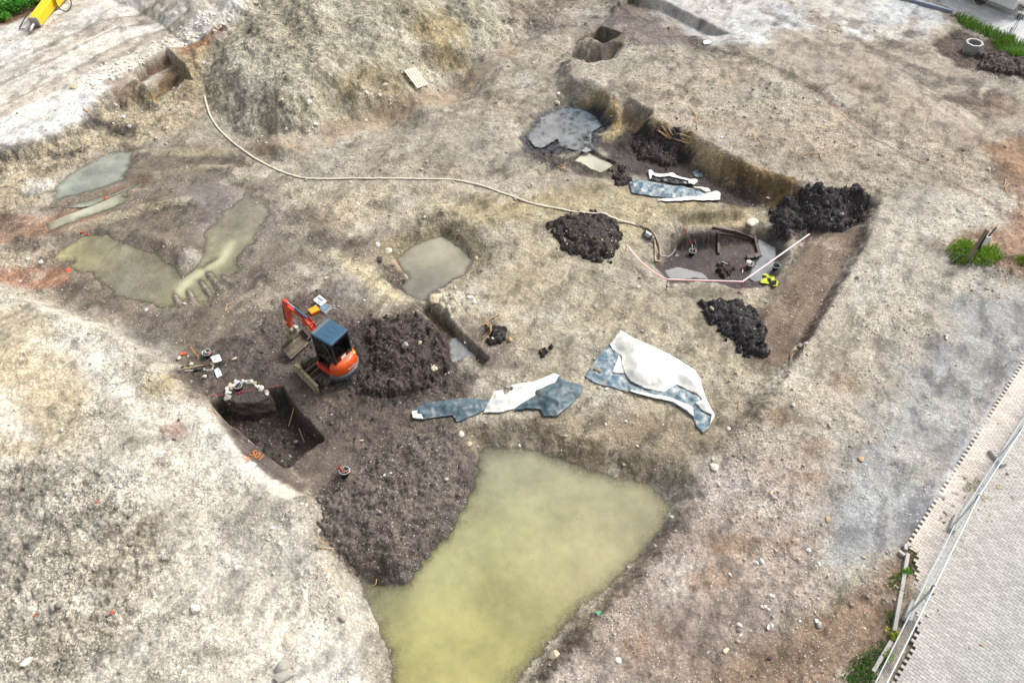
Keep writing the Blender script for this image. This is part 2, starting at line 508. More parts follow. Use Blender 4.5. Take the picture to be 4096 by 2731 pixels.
paint([(400, 930), (480, 940), (560, 1030), (640, 1090), (690, 1150), (600, 1150), (500, 1060), (420, 1000)], (226, 222, 210), 0.4, 0.5, a=0.8, peb=0.9)
stroke([(170, 780), (260, 870), (340, 950), (420, 1050), (520, 1130)], (228, 222, 206), 0.6, 0.7, 0.5, peb=1.0)
stroke([(100, 700), (170, 740), (260, 750)], (232, 228, 214), 0.5, 0.7, 0.4, peb=1.0)
paint([(300, 800), (400, 850), (415, 905), (350, 930), (280, 870)], (168, 160, 142), 0.4, 0.6, a=0.6)
paint([(330, 870), (410, 870), (420, 905), (350, 910)], (196, 182, 138), 0.3, 0.4, a=0.7)
paint([(600, 1380), (700, 1400), (740, 1440), (820, 1500), (870, 1620), (640, 1620), (600, 1500)], (228, 224, 214), 0.5, 0.6, a=0.85, peb=0.9, rgh=0.4)
paint([(610, 1400), (660, 1420), (700, 1470), (640, 1500), (610, 1460)], (238, 230, 214), 0.3, 0.3, a=0.9, peb=0.2)
paint([(480, 1180), (600, 1150), (700, 1180), (740, 1270), (620, 1290), (500, 1260)], (168, 162, 152), 0.5, 0.8, a=0.6)
for cx, cy, r in ((400, 990, 14), (640, 1035, 0), (350, 1290, 0), (565, 880, 12), (535, 940, 12), (640, 925, 14)):
    if r:
        blob(cx, cy, r, (150, 96, 84), 0.6)
# central floor
paint([(640, 420), (900, 420), (1150, 440), (1300, 490), (1500, 560), (1500, 640), (1650, 680), (1620, 760), (1740, 850), (1640, 980), (1340, 920), (1130, 860), (1060, 700), (900, 500), (700, 560)], (176, 166, 145), 0.6, 0.6, peb=0.6)
paint([(1000, 470), (1200, 450), (1440, 440), (1560, 500), (1500, 530), (1440, 560), (1250, 500), (1100, 520)], (178, 166, 130), 0.5, 0.6, a=0.7)
paint([(1640, 430), (1760, 500), (1700, 530), (1580, 520), (1500, 480)], (170, 156, 118), 0.4, 0.5, a=0.7)
paint([(640, 470), (780, 480), (860, 560), (830, 620), (700, 600), (620, 520)], (138, 127, 112), 0.5, 0.8, a=0.7)
for cx, cy, r in ((690, 500, 40), (730, 545, 30), (660, 545, 30), (770, 560, 26), (930, 490, 18), (860, 470, 25), (1150, 400, 25), (640, 640, 60), (600, 740, 60), (560, 660, 40), (700, 650, 40)):
    blob(cx, cy, r, (100, 90, 82), 0.55, ry=r * 0.45)
paint([(770, 580), (860, 620), (925, 690), (900, 700), (830, 640), (760, 600)], (216, 203, 168), 0.35, 0.4, a=0.9, peb=0.6)
paint([(860, 560), (905, 545), (1000, 492), (1090, 530), (1138, 585), (1105, 632), (1035, 668), (1085, 600), (1010, 540), (905, 598), (900, 640)], (142, 130, 104), 0.25, 0.25, a=0.85, peb=0.7, rgh=0.5)
paint([(985, 560), (1010, 500), (1070, 560), (1030, 545)], (110, 100, 80), 0.25, 0.3, a=0.5)  # shade on the pit's left-facing wall, painted into the soil colour
paint([(870, 610), (905, 605), (935, 640), (930, 670), (905, 660), (875, 640)], (86, 76, 68), 0.2, 0.3, a=0.9, rgh=0.9)
blob(905, 608, 12, (196, 140, 84), 0.5)
paint([(975, 690), (1060, 665), (1110, 690), (1060, 730), (990, 715)], (196, 188, 168), 0.25, 0.35, a=0.8, rgh=0.9)
# dark humic soil round the digger and the stone well
paint([(405, 850), (440, 800), (520, 785), (590, 750), (640, 690), (740, 650), (830, 712), (870, 735), (950, 705), (1000, 755), (1060, 850), (1100, 880), (1060, 1000), (1080, 1060), (1020, 1200), (950, 1290), (905, 1325), (800, 1305), (725, 1250), (718, 1150), (700, 1112), (600, 1040), (505, 950), (425, 905)], (102, 91, 83), 0.4, 0.5, peb=0.16, wet=0.25, rgh=0.75)
paint([(740, 700), (900, 690), (960, 720), (900, 740), (840, 730)], (140, 128, 112), 0.4, 0.5, a=0.7)
paint([(770, 640), (820, 640), (830, 680), (780, 690)], (150, 140, 132), 0.3, 0.4, a=0.6)
paint([(800, 760), (850, 735), (960, 735), (1040, 800), (1050, 880), (950, 930), (840, 930), (780, 880)], (66, 57, 54), 0.35, 0.4, peb=0.2, wet=0.35, rgh=1.0)
paint([(720, 1135), (850, 1040), (1000, 975), (1078, 1000), (1085, 1060), (1020, 1200), (950, 1290), (905, 1325), (800, 1295), (728, 1240)], (100, 91, 84), 0.35, 0.4, peb=0.25, rgh=0.95, wet=0.25)
paint([(800, 1120), (850, 1110), (850, 1170), (810, 1180)], (140, 134, 136), 0.3, 0.4, a=0.6, wet=0.6)
paint([(492, 942), (545, 968), (625, 1045), (680, 1098), (715, 1115), (690, 1130), (610, 1085), (540, 1022)], (118, 107, 100), 0.12, 0.12, peb=0.1, wet=0.1, rgh=0.12)
paint([(690, 1060), (770, 1010), (830, 1080), (720, 1130)], (110, 100, 92), 0.3, 0.3, peb=0.15, rgh=0.2)
paint([(500, 870), (640, 860), (700, 900), (650, 900), (520, 915)], (104, 93, 85), 0.3, 0.3, peb=0.15, rgh=0.2)
paint(None, (82, 72, 66), 0.12, 0.1, P=PITW, peb=0.15, wet=0.35, rgh=0.9)
paint([(1060, 745), (1130, 735), (1180, 790), (1190, 850), (1130, 860), (1090, 830)], (120, 110, 100), 0.35, 0.4, a=0.9, peb=0.3, wet=0.4, rgh=0.2)
paint([(1110, 745), (1160, 750), (1160, 790), (1120, 790)], (62, 56, 52), 0.25, 0.4, a=0.8, rgh=0.9)
paint([(955, 706), (985, 706), (1060, 775), (1122, 838), (1108, 846), (1040, 790)], (96, 86, 72), 0.12, 0.1, peb=0.15)
paint([(1030, 850), (1090, 870), (1060, 950), (1000, 930)], (88, 78, 70), 0.3, 0.5, a=0.8)
# path at the foot of the heap, the heap itself
paint([(455, 140), (480, 230), (560, 306), (640, 332), (760, 306), (870, 256), (960, 222), (1010, 188), (1160, 100), (1290, 30), (1400, -50), (600, -50), (540, 50)], (172, 166, 146), 0.4, 0.4, peb=0.85, rgh=0.8)
stroke([(560, 345), (700, 330), (880, 285), (1000, 225), (1100, 165), (1200, 100)], (166, 148, 126), 1.0, 0.85, 0.4, peb=0.2, rgh=0.2)
paint([(930, 70), (1010, 25), (1075, 60), (1080, 120), (1070, 165), (1020, 175), (990, 130)], (166, 150, 114), 0.6, 0.7, a=0.85, peb=0.4)
paint([(760, 180), (860, 150), (930, 180), (930, 235), (870, 240), (790, 225)], (160, 145, 112), 0.5, 0.7, a=0.75, peb=0.45)
for cx, cy, r in ((800, 70, 40), (620, 110, 60), (700, 60, 50), (560, 190, 50), (640, 230, 50), (860, 205, 25), (900, 70, 30)):
    blob(cx, cy, r, (138, 130, 114), 0.5, ry=r * 0.5)
for cx, cy, r in ((1110, 130, 40), (940, 100, 40), (1000, 190, 30), (760, 150, 50), (560, 290, 40), (700, 310, 60)):
    blob(cx, cy, r, (196, 190, 172), 0.5, ry=r * 0.5, peb=1.0)
# upper terrace
paint([(1150, 20), (1290, -20), (1420, 20), (1380, 60), (1300, 120), (1200, 110)], (146, 136, 124), 0.4, 0.6, peb=0.6)
paint([(1190, 60), (1260, 30), (1290, 60), (1220, 90)], (104, 95, 90), 0.4, 0.6, a=0.7)
paint([(1370, 62), (1440, 10), (1500, 25), (1640, 92), (1560, 105), (1450, 110), (1380, 95)], (128, 118, 112), 0.25, 0.3, peb=0.3, wet=0.1)
paint([(1445, 4), (1500, 10), (1635, 55), (1632, 68), (1580, 55), (1450, 14)], (92, 80, 70), 0.15, 0.2, peb=0.1)
paint([(1560, 85), (1630, 105), (1690, 125), (1680, 140), (1600, 112)], (84, 76, 72), 0.25, 0.4, a=0.8)
paint([(1290, 150), (1370, 105), (1380, 92), (1436, 112), (1412, 142), (1380, 165), (1320, 170)], (126, 113, 104), 0.2, 0.2, peb=0.15, rgh=0.2)
paint([(1372, 60), (1436, 82), (1432, 112), (1374, 92)], (112, 102, 86), 0.08, 0.06, peb=0.1, rgh=0.15)
# upper right ground
paint([(1420, 120), (1700, 130), (2000, 250), (2200, 330), (2300, 420), (2100, 440), (2000, 460), (1860, 438), (1700, 398), (1560, 333), (1400, 243), (1310, 185), (1300, 150)], (168, 158, 142), 0.5, 0.6, peb=0.75, rgh=0.55)
paint([(1480, 10), (1560, -40), (1720, -40), (1860, 30), (1880, 80), (1740, 110), (1640, 100), (1560, 60)], (205, 204, 202), 0.5, 0.6, peb=0.4, rgh=0.25)
paint([(1720, -40), (2130, -40), (2170, 60), (2100, 100), (1960, 80), (1860, 20)], (205, 202, 196), 0.5, 0.6, peb=0.4, rgh=0.2)
paint([(1990, 0), (2120, 10), (2170, 45), (2100, 70), (2000, 55)], (200, 204, 206), 0.5, 0.5, a=0.8)
paint([(1760, 60), (1960, 70), (2150, 120), (2352, 240), (2352, 330), (2200, 330), (1980, 230), (1780, 130)], (170, 159, 145), 0.5, 0.6, peb=0.35, rgh=0.3)
paint([(1925, 50), (1975, 62), (2020, 95), (2000, 95), (1935, 80)], (222, 218, 212), 0.15, 0.15, peb=0.05)
for i, pts in enumerate(([(1640, 95), (1800, 170), (1960, 260), (2100, 350)], [(1720, 50), (1900, 130), (2100, 240), (2352, 400)], [(1830, 30), (2000, 120), (2160, 210), (2352, 330)],
                         [(1740, 10), (1850, 70), (1960, 130)], [(1900, 60), (2080, 150), (2200, 190), (2352, 230)], [(2000, 130), (2180, 240), (2352, 370)], [(1700, 120), (1850, 190), (2000, 290)])):
    stroke(pts, ((112, 102, 92), (186, 174, 158), (116, 106, 96), (105, 96, 88), (110, 102, 94), (190, 178, 162), (126, 116, 104))[i], 0.4, 0.55, 0.45)
for cx, cy, r in ((1700, 90, 22), (1690, 105, 30), (1960, 60, 28), (2000, 75, 24), (2090, 75, 22), (2050, 100, 25), (2110, 120, 25), (1780, 60, 20), (2280, 190, 60), (2250, 230, 60), (2180, 230, 30)):
    blob(cx, cy, r, (98, 90, 84), 0.65, ry=r * 0.35)
paint([(2150, 95), (2200, 70), (2260, 90), (2420, 110), (2420, 190), (2300, 185), (2220, 160), (2160, 130)], (94, 82, 76), 0.25, 0.4, peb=0.25, rgh=0.6)
blob(2095, 55, 26, (170, 134, 104), 0.6)
# car park
paint([(2122, -30), (2198, 36), (2352, 104), (2480, 160), (2700, 100), (2500, -60)], (214, 214, 215), 0.1, 0.03, peb=0.0, rgh=0.02, wet=0.0)
paint([(2192, 34), (2240, 58), (2300, 82), (2352, 106), (2420, 135), (2420, 145), (2352, 118), (2280, 92), (2200, 50)], (110, 104, 72), 0.15, 0.2, peb=0.1)
# right-hand yard
paint([(2000, 470), (2100, 440), (2300, 430), (2420, 400), (2420, 640), (2300, 640), (2200, 700), (2080, 850), (1960, 1000), (1900, 1150), (1760, 1100), (1680, 1000), (1740, 930), (1830, 810), (1900, 720), (1960, 640), (2010, 530)], (176, 168, 155), 0.4, 0.5, peb=0.9, rgh=0.4)
paint([(2020, 480), (2200, 450), (2260, 540), (2120, 640), (2020, 640)], (188, 180, 166), 0.6, 0.7, a=0.8, peb=1.0)
paint([(1850, 750), (2050, 700), (2000, 860), (1850, 960), (1740, 960)], (178, 168, 150), 0.6, 0.7, a=0.7, peb=1.0)
paint([(2420, 600), (2352, 640), (2300, 650), (2220, 700), (2090, 850), (1970, 1000), (1910, 1150), (1880, 1300), (1940, 1350), (2080, 1245), (2420, 830)], (170, 170, 168), 0.8, 1.0, peb=0.5, wet=0.0, rgh=0.3)
stroke([(2400, 730), (2300, 885), (2200, 1040), (2110, 1180), (2050, 1280)], (146, 144, 146), 0.55, 0.8, 0.35, peb=0.4)
stroke([(2400, 770), (2310, 900), (2215, 1040), (2120, 1190)], (205, 206, 208), 0.3, 0.6, 0.2, peb=0.3)
paint([(2270, 335), (2420, 300), (2420, 650), (2340, 640), (2240, 590), (2170, 565), (2190, 535), (2290, 520), (2330, 460)], (164, 130, 104), 0.35, 0.5, a=0.8, peb=0.3, rgh=0.5)
paint([(2230, 440), (2330, 470), (2300, 520), (2180, 500), (2140, 460)], (196, 188, 174), 0.5, 0.5, a=0.8, peb=1.0)
paint([(2190, 600), (2240, 612), (2340, 632), (2420, 640), (2420, 600), (2320, 590)], (112, 86, 66), 0.2, 0.3, a=0.8, rgh=0.9)
for cx, cy, r in ((2290, 250, 60), (2330, 420, 40), (2290, 400, 30)):
    blob(cx, cy, r, (128, 106, 90), 0.5, ry=r * 0.5)
# ochre cut face and trench
stroke([(1325, 205), (1400, 258), (1480, 305), (1560, 350), (1660, 400), (1760, 440), (1850, 458)], (150, 126, 82), 0.75, 0.9, 0.25, peb=0.25, rgh=0.5)
stroke([(1640, 370), (1720, 410), (1800, 440), (1855, 450)], (118, 100, 70), 0.45, 0.8, 0.2, peb=0.2)
stroke([(1330, 190), (1400, 242), (1480, 288), (1560, 333), (1650, 375)], (186, 172, 138), 0.35, 0.7, 0.3)
paint([(1190, 318), (1240, 262), (1310, 232), (1370, 242), (1412, 272), (1400, 312), (1360, 342), (1300, 362), (1230, 362)], (40, 43, 52), 0.3, 0.4, peb=0.12, wet=0.9, rgh=0.7)
paint([(1190, 330), (1230, 350), (1300, 358), (1340, 345), (1360, 360), (1330, 400), (1260, 385), (1200, 350)], (70, 64, 60), 0.3, 0.4, peb=0.2, wet=0.5, rgh=1.0)
paint([(1380, 335), (1440, 300), (1560, 335), (1600, 390), (1700, 430), (1770, 462), (1700, 480), (1600, 462), (1500, 405), (1420, 402), (1392, 382)], (78, 69, 66), 0.35, 0.4, peb=0.15, wet=0.35, rgh=0.6)
paint([(1370, 310), (1420, 278), (1445, 300), (1400, 325)], (172, 158, 116), 0.25, 0.3, a=0.9, peb=0.8)
paint([(1300, 370), (1344, 344), (1416, 380), (1440, 400), (1380, 410), (1320, 395)], (92, 84, 74), 0.2, 0.2, a=0.8, peb=0.15)
paint([(1440, 300), (1560, 312), (1590, 360), (1560, 385), (1480, 370), (1420, 340)], (60, 52, 50), 0.3, 0.35, peb=0.1, rgh=0.9, wet=0.3)
paint([(1500, 605), (1545, 565), (1600, 532), (1740, 538), (1800, 560), (1795, 620), (1760, 660), (1690, 665), (1640, 648), (1540, 655)], (76, 67, 66), 0.2, 0.2, peb=0.1, wet=0.5, rgh=0.35)
paint([(1640, 535), (1735, 545), (1745, 590), (1650, 590)], (98, 86, 82), 0.15, 0.15, a=0.8, peb=0.05, wet=0.45, rgh=0.15)
blob(1660, 615, 26, (58, 44, 38), 0.8, rgh=0.9)
paint([(1765, 482), (1850, 442), (2005, 450), (1992, 505), (1940, 540), (1862, 545), (1790, 560), (1770, 530)], (66, 60, 59), 0.3, 0.4, peb=0.12, wet=0.4, rgh=1.2)
paint([(1800, 520), (1880, 500), (1900, 540), (1850, 560)], (104, 94, 88), 0.3, 0.3, a=0.7)
paint([(1862, 548), (1985, 515), (1940, 625), (1880, 730), (1800, 850), (1720, 835), (1745, 720), (1795, 650)], (134, 117, 102), 0.25, 0.25, peb=0.25, rgh=0.2)
stroke([(1995, 500), (1940, 625), (1880, 730), (1805, 855)], (84, 72, 68), 0.28, 0.75, 0.15)  # shaded face of the lane's right step, painted as a dark band
stroke([(1800, 860), (1740, 930), (1690, 990), (1610, 1080)], (120, 108, 94), 0.35, 0.6, 0.3)
# slope above and right of the big pond
paint([(1060, 985), (1180, 975), (1340, 925), (1640, 985), (1590, 1080), (1540, 1150), (1490, 1110), (1330, 1065), (1200, 1020), (1085, 1025)], (150, 137, 116), 0.4, 0.5, peb=0.6, rgh=0.5)
paint([(1200, 1010), (1330, 1060), (1480, 1105), (1500, 1120), (1330, 1085), (1200, 1040)], (138, 126, 108), 0.3, 0.3, a=0.6)
paint([(1600, 1090), (1700, 1020), (1860, 1050), (1900, 1160), (1880, 1310), (1930, 1380), (1700, 1480), (1500, 1640), (1150, 1700), (1300, 1480), (1440, 1330), (1560, 1200)], (170, 157, 147), 0.4, 0.6, peb=0.75, rgh=0.5)
stroke([(1580, 1170), (1530, 1225), (1440, 1335), (1310, 1475), (1200, 1600)], (128, 113, 100), 0.4, 0.75, 0.25, peb=0.4)
for cx, cy, r in ((1660, 1130, 40), (1740, 1080, 35), (1850, 1100, 40), (1700, 1250, 60), (1620, 1330, 60), (1800, 1250, 50), (1500, 1480, 60), (1880, 1020, 30), (1780, 960, 26), (1940, 880, 25)):
    blob(cx, cy, r, (150, 116, 84), 0.45, ry=r * 0.4)
for cx, cy, r in ((1640, 1140, 50), (1700, 1120, 40), (1760, 1160, 60), (1560, 1300, 40), (1840, 1180, 50)):
    blob(cx, cy, r, (206, 200, 192), 0.5, ry=r * 0.4, peb=1.0)
paint([(1925, 1362), (2020, 1290), (2090, 1262), (2110, 1290), (2070, 1440), (2010, 1620), (1480, 1680), (1620, 1510), (1760, 1470)], (140, 116, 96), 0.45, 0.6, a=0.85, peb=0.45, rgh=0.5)
paint([(1500, 1480), (1650, 1400), (1760, 1420), (1640, 1560), (1500, 1600)], (160, 145, 135), 0.5, 0.6, a=0.7)

stroke([(1080, 1020), (1082, 1065), (1020, 1200), (950, 1285), (905, 1322), (810, 1312)], (88, 80, 75), 0.9, 0.9, 0.3, peb=0.25, wet=0.5, rgh=0.9)
# large-scale colour drift
ND = fbm(GX * 1.5, GY * 1.5, 3, 23)
drift = (1 + 0.20 * NA + 0.22 * NB + 0.22 * ND) * (1 - 0.35 * sstep(0.25, 0.6, fbm(GX * 1.1 + 9, GY * 1.1, 4, 29)))
drift = np.where(PEB < 0.02, 1, drift)
COL *= drift[..., None]
rnk = random.Random(4)
ch = fbm(GX * 0.5 + GY * 0.9, GX * 2.2 - GY * 1.1, 4, 171, 0.6)
COL *= (1 - 0.34 * sstep(0.05, 0.45, ch) * ((PEB > 0.05) & (WET < 0.5)))[..., None]
PEB *= np.clip(0.75 + 1.1 * NA - 0.6 * ch, 0.05, 1.4)
pale = sstep(0.12, 0.5, fbm(GX * 0.8 + 31, GY * 0.8, 5, 131, 0.6)) * (PEB > 0.3)
COL = COL * (1 - 0.35 * pale[..., None]) + np.array(S(214, 208, 194)) * 0.35 * pale[..., None]
warm = fbm(GX * 0.45, GY * 0.45, 3, 51)
COL[..., 0] *= 1 + 0.05 * warm
COL[..., 2] *= 1 - 0.07 * warm
np.clip(COL, 0.006, 0.86, out=COL)

# ---------------- small relief
rg = RGH
fine = fbm(GX * 1.6, GY * 1.6, 3, 61) * 0.09
fine2 = fbm(GX * 5.5, GY * 5.5, 3, 71, 0.6) * 0.055
wd1, wid1 = worley(GX * 3.2 + 0.4 * NB, GY * 3.2 + 0.4 * NA, 81)
wd2, wid2 = worley(GX * 8.0, GY * 8.0, 91)
clod = np.sqrt(np.clip(1 - (wd1 / 0.7) ** 2, 0, 1)) * 0.085 * (0.1 + wid1) + np.sqrt(np.clip(1 - (wd2 / 0.7) ** 2, 0, 1)) * 0.04 * (0.1 + wid2)
Z += rg * (fine + fine2 * (0.5 + 0.8 * rg)) + clod * np.clip(rg * 1.35 - 0.28, 0, 1.4)
# stones shoulder out of stony ground
Z += np.where((wid2 > 0.72) & (wd2 < 0.45), (0.45 - wd2) * 0.07, 0) * PEB * (rg > 0.1)
flat = np.zeros((NR, NC))


def mesh_from_grid(name, X, Y, Zz, keep=None):
    r, c = X.shape
    me = bpy.data.meshes.new(name)
    co = np.stack([X, Y, Zz], -1).reshape(-1, 3).astype(np.float32)
    i = np.arange(r * c).reshape(r, c)
    q = np.stack([i[:-1, :-1], i[:-1, 1:], i[1:, 1:], i[1:, :-1]], -1).reshape(-1, 4)
    used = None
    if keep is not None:
        q = q[keep.reshape(-1)]
        used = np.unique(q)
        mp = np.full(r * c, -1, np.int64)
        mp[used] = np.arange(len(used))
        q = mp[q]
        co = co[used]
    me.vertices.add(len(co))
    me.vertices.foreach_set('co', co.ravel())
    me.loops.add(q.size)
    me.loops.foreach_set('vertex_index', q.ravel().astype(np.int32))
    me.polygons.add(len(q))
    me.polygons.foreach_set('loop_start', np.arange(0, q.size, 4, dtype=np.int32))
    me.polygons.foreach_set('loop_total', np.full(len(q), 4, np.int32))
    me.update(calc_edges=True)
    me.validate()
    me.polygons.foreach_set('use_smooth', np.ones(len(me.polygons), bool))
    return me, used


def set_attr(me, name, arr, typ='FLOAT_COLOR'):
    a = me.attributes.new(name, typ, 'POINT')
    if typ == 'FLOAT':
        a.data.foreach_set('value', arr.astype(np.float32).ravel())
    else:
        v = np.ones((len(arr), 4), np.float32)
        v[:, :arr.shape[1]] = arr
        a.data.foreach_set('color', v.ravel())


# ------------------------------------------------------------------ materials
MATS = {}


def new_mat(name):
    m = bpy.data.materials.new(name)
    m.use_nodes = True
    nt = m.node_tree
    p = nt.nodes.get('Principled BSDF')
    MATS[name] = m
    return m, nt, p


def N(nt, t, **kw):
    n = nt.nodes.new(t)
    for k, v in kw.items():
        if k in n.inputs:
            n.inputs[k].default_value = v
        else:
            setattr(n, k, v)
    return n


def L(nt, a, b):
    nt.links.new(a, b)


def mathn(nt, op, a, b=None, c=None, clamp=False):
    n = nt.nodes.new('ShaderNodeMath')
    n.operation = op
    n.use_clamp = clamp
    for i, v in enumerate((a, b, c)):
        if v is None:
            continue
        if isinstance(v, (int, float)):
            n.inputs[i].default_value = v
        else:
            nt.links.new(v, n.inputs[i])
    return n.outputs[0]


def mixc(nt, f, a, b, typ='MIX'):
    n = nt.nodes.new('ShaderNodeMix')
    n.data_type = 'RGBA'
    n.blend_type = typ
    n.clamp_factor = True
    for i, v in ((0, f), (6, a), (7, b)):
        if isinstance(v, (int, float)):
            n.inputs[i].default_value = v
        elif isinstance(v, tuple):
            n.inputs[i].default_value = (*v, 1)
        else:
            nt.links.new(v, n.inputs[i])
    return n.outputs[2]


def ramp(nt, fac, stops):
    n = nt.nodes.new('ShaderNodeValToRGB')
    e = n.color_ramp.elements
    while len(e) < len(stops):
        e.new(0.5)
    for x, (p, c) in zip(e, stops):
        x.position = p
        x.color = (*c, 1) if isinstance(c, tuple) else (c, c, c, 1)
    nt.links.new(fac, n.inputs[0])
    return n.outputs[0]


def soil_material(name, attr=True, base=(0.1, 0.09, 0.08), peb=0.3, wet=0.2):
    m, nt, p = new_mat(name)
    geo = N(nt, 'ShaderNodeNewGeometry')
    pos = geo.outputs['Position']
    if attr:
        a1 = N(nt, 'ShaderNodeAttribute', attribute_name='soil')
        a2 = N(nt, 'ShaderNodeAttribute', attribute_name='ground')
        sp = N(nt, 'ShaderNodeSeparateColor')
        L(nt, a2.outputs['Color'], sp.inputs[0])
        col, pb, wt, rg = a1.outputs['Color'], sp.outputs[0], sp.outputs[1], sp.outputs[2]
    else:
        rgb = N(nt, 'ShaderNodeRGB')
        rgb.outputs[0].default_value = (*base, 1)
        v1 = N(nt, 'ShaderNodeValue'); v1.outputs[0].default_value = peb
        v2 = N(nt, 'ShaderNodeValue'); v2.outputs[0].default_value = wet
        v3 = N(nt, 'ShaderNodeValue'); v3.outputs[0].default_value = 0.8
        col, pb, wt, rg = rgb.outputs[0], v1.outputs[0], v2.outputs[0], v3.outputs[0]
    n1 = N(nt, 'ShaderNodeTexNoise', Scale=2.2, Detail=9.0, Roughness=0.68)
    n2 = N(nt, 'ShaderNodeTexNoise', Scale=13.0, Detail=4.0, Roughness=0.7)
    L(nt, pos, n1.inputs['Vector'])
    L(nt, pos, n2.inputs['Vector'])
    f1 = ramp(nt, n1.outputs['Fac'], [(0.32, 0.42), (0.50, 0.95), (0.68, 1.38)])
    f2 = ramp(nt, n2.outputs['Fac'], [(0.32, 0.52), (0.52, 0.98), (0.68, 1.45)])
    amt = mathn(nt, 'MULTIPLY_ADD', rg, 0.55, 0.30, clamp=True)
    # the grain layers below only darken: start from the clean tone of the stone
    col = mixc(nt, mathn(nt, 'MULTIPLY_ADD', rg, 0.5, mathn(nt, 'MULTIPLY', pb, 0.6), clamp=True), col, mixc(nt, 1.0, col, (1.36, 1.36, 1.35), 'MULTIPLY'))
    c = mixc(nt, amt, col, f1, 'MULTIPLY')
    c = mixc(nt, amt, c, f2, 'MULTIPLY')
    # grains: every crumb has its own shade
    for sc_, lo_, hi_ in ((9.0, 0.62, 1.34), (21.0, 0.55, 1.45)):
        vg = N(nt, 'ShaderNodeTexVoronoi', Scale=sc_, Randomness=1.0)
        L(nt, pos, vg.inputs['Vector'])
        sg = N(nt, 'ShaderNodeSeparateColor')
        L(nt, vg.outputs['Color'], sg.inputs[0])
        tone_ = mathn(nt, 'MULTIPLY_ADD', sg.outputs[0], hi_ - lo_, lo_)
        # darker in the gap between grains
        gap = ramp(nt, mathn(nt, 'MULTIPLY', vg.outputs['Distance'], 1.0), [(0.30, 1.08), (0.62, 0.55)])
        c = mixc(nt, mathn(nt, 'MULTIPLY_ADD', rg, 0.3, mathn(nt, 'MULTIPLY_ADD', pb, 0.34, 0.05), clamp=True), c, tone_, 'MULTIPLY')
        c = mixc(nt, mathn(nt, 'MULTIPLY_ADD', rg, 0.2, mathn(nt, 'MULTIPLY', pb, 0.32), clamp=True), c, gap, 'MULTIPLY')
    # gravel: two sizes of stones, each with its own tone
    hs = []
    for sc_, thr, rnd in ((7.5, 0.17, 0.62), (16.0, 0.24, 0.55), (30.0, 0.30, 0.45)):
        v = N(nt, 'ShaderNodeTexVoronoi', Scale=sc_, Randomness=1.0)
        L(nt, pos, v.inputs['Vector'])
        s2 = N(nt, 'ShaderNodeSeparateColor')
        L(nt, v.outputs['Color'], s2.inputs[0])
        # a cell holds a stone when its random number is under the gravel density
        has = mathn(nt, 'LESS_THAN', s2.outputs[0], mathn(nt, 'MULTIPLY', pb, rnd))
        rad = mathn(nt, 'MULTIPLY_ADD', s2.outputs[1], thr, thr * 0.75)
        ins = mathn(nt, 'LESS_THAN', v.outputs['Distance'], rad)
        k = mathn(nt, 'MULTIPLY', has, ins)
        tone = ramp(nt, s2.outputs[2], [(0.0, S(120, 110, 98)), (0.3, S(172, 164, 148)), (0.6, S(214, 208, 194)), (1.0, S(246, 243, 236))])
        tone = mixc(nt, 0.35, tone, mixc(nt, 1.0, col, (1.6, 1.6, 1.6), 'MULTIPLY'))
        c = mixc(nt, mathn(nt, 'MULTIPLY', k, 0.88), c, tone)
        hs.append(mathn(nt, 'MULTIPLY', k, mathn(nt, 'SUBTRACT', rad, v.outputs['Distance'])))
    L(nt, c, p.inputs['Base Color'])
    ro = mathn(nt, 'MULTIPLY_ADD', wt, -0.62, 0.93)
    nr = mathn(nt, 'MULTIPLY_ADD', n1.outputs['Fac'], 0.25, mathn(nt, 'SUBTRACT', ro, 0.12), clamp=True)
    L(nt, nr, p.inputs['Roughness'])
    p.inputs['Specular IOR Level'].default_value = 0.35
    h = mathn(nt, 'ADD', mathn(nt, 'MULTIPLY', n1.outputs['Fac'], 0.10), mathn(nt, 'MULTIPLY', n2.outputs['Fac'], 0.045))
    for x in hs[:2]:
        h = mathn(nt, 'ADD', h, mathn(nt, 'MULTIPLY', x, 0.12))
    bp = N(nt, 'ShaderNodeBump', Strength=0.75, Distance=1.0)
    L(nt, h, bp.inputs['Height'])
    L(nt, bp.outputs[0], p.inputs['Normal'])
    return m


def solid(name, rgb, rough=0.6, metal=0.0, var=0.0, scale=8.0, spec=0.5, bump=0.0, dirt=None, dirtamt=0.0, coat=0.0):
    m, nt, p = new_mat(name)
    geo = N(nt, 'ShaderNodeTexCoord')
    pos = geo.outputs['Object']
    n = N(nt, 'ShaderNodeTexNoise', Scale=scale, Detail=6.0, Roughness=0.65)
    L(nt, pos, n.inputs['Vector'])
    c = S(*rgb)
    lo = tuple(max(0, x * (1 - var)) for x in c)
    hi = tuple(min(0.9, x * (1 + var)) for x in c)
    col = ramp(nt, n.outputs['Fac'], [(0.3, lo), (0.7, hi)])
    if dirt:
        n3 = N(nt, 'ShaderNodeTexNoise', Scale=scale * 0.6, Detail=7.0, Roughness=0.7)
        L(nt, pos, n3.inputs['Vector'])
        k = ramp(nt, n3.outputs['Fac'], [(0.62 - dirtamt * 0.4, 0.0), (0.75 - dirtamt * 0.3, 1.0)])
        col = mixc(nt, k, col, S(*dirt))
    L(nt, col, p.inputs['Base Color'])
    L(nt, mathn(nt, 'MULTIPLY_ADD', n.outputs['Fac'], 0.2, rough - 0.1, clamp=True), p.inputs['Roughness'])
    p.inputs['Metallic'].default_value = metal
    p.inputs['Specular IOR Level'].default_value = spec
    p.inputs['Coat Weight'].default_value = coat
    if bump:
        bp = N(nt, 'ShaderNodeBump', Strength=0.6, Distance=bump)
        L(nt, n.outputs['Fac'], bp.inputs['Height'])
        L(nt, bp.outputs[0], p.inputs['Normal'])
    return m


M_SOIL = soil_material('soil')


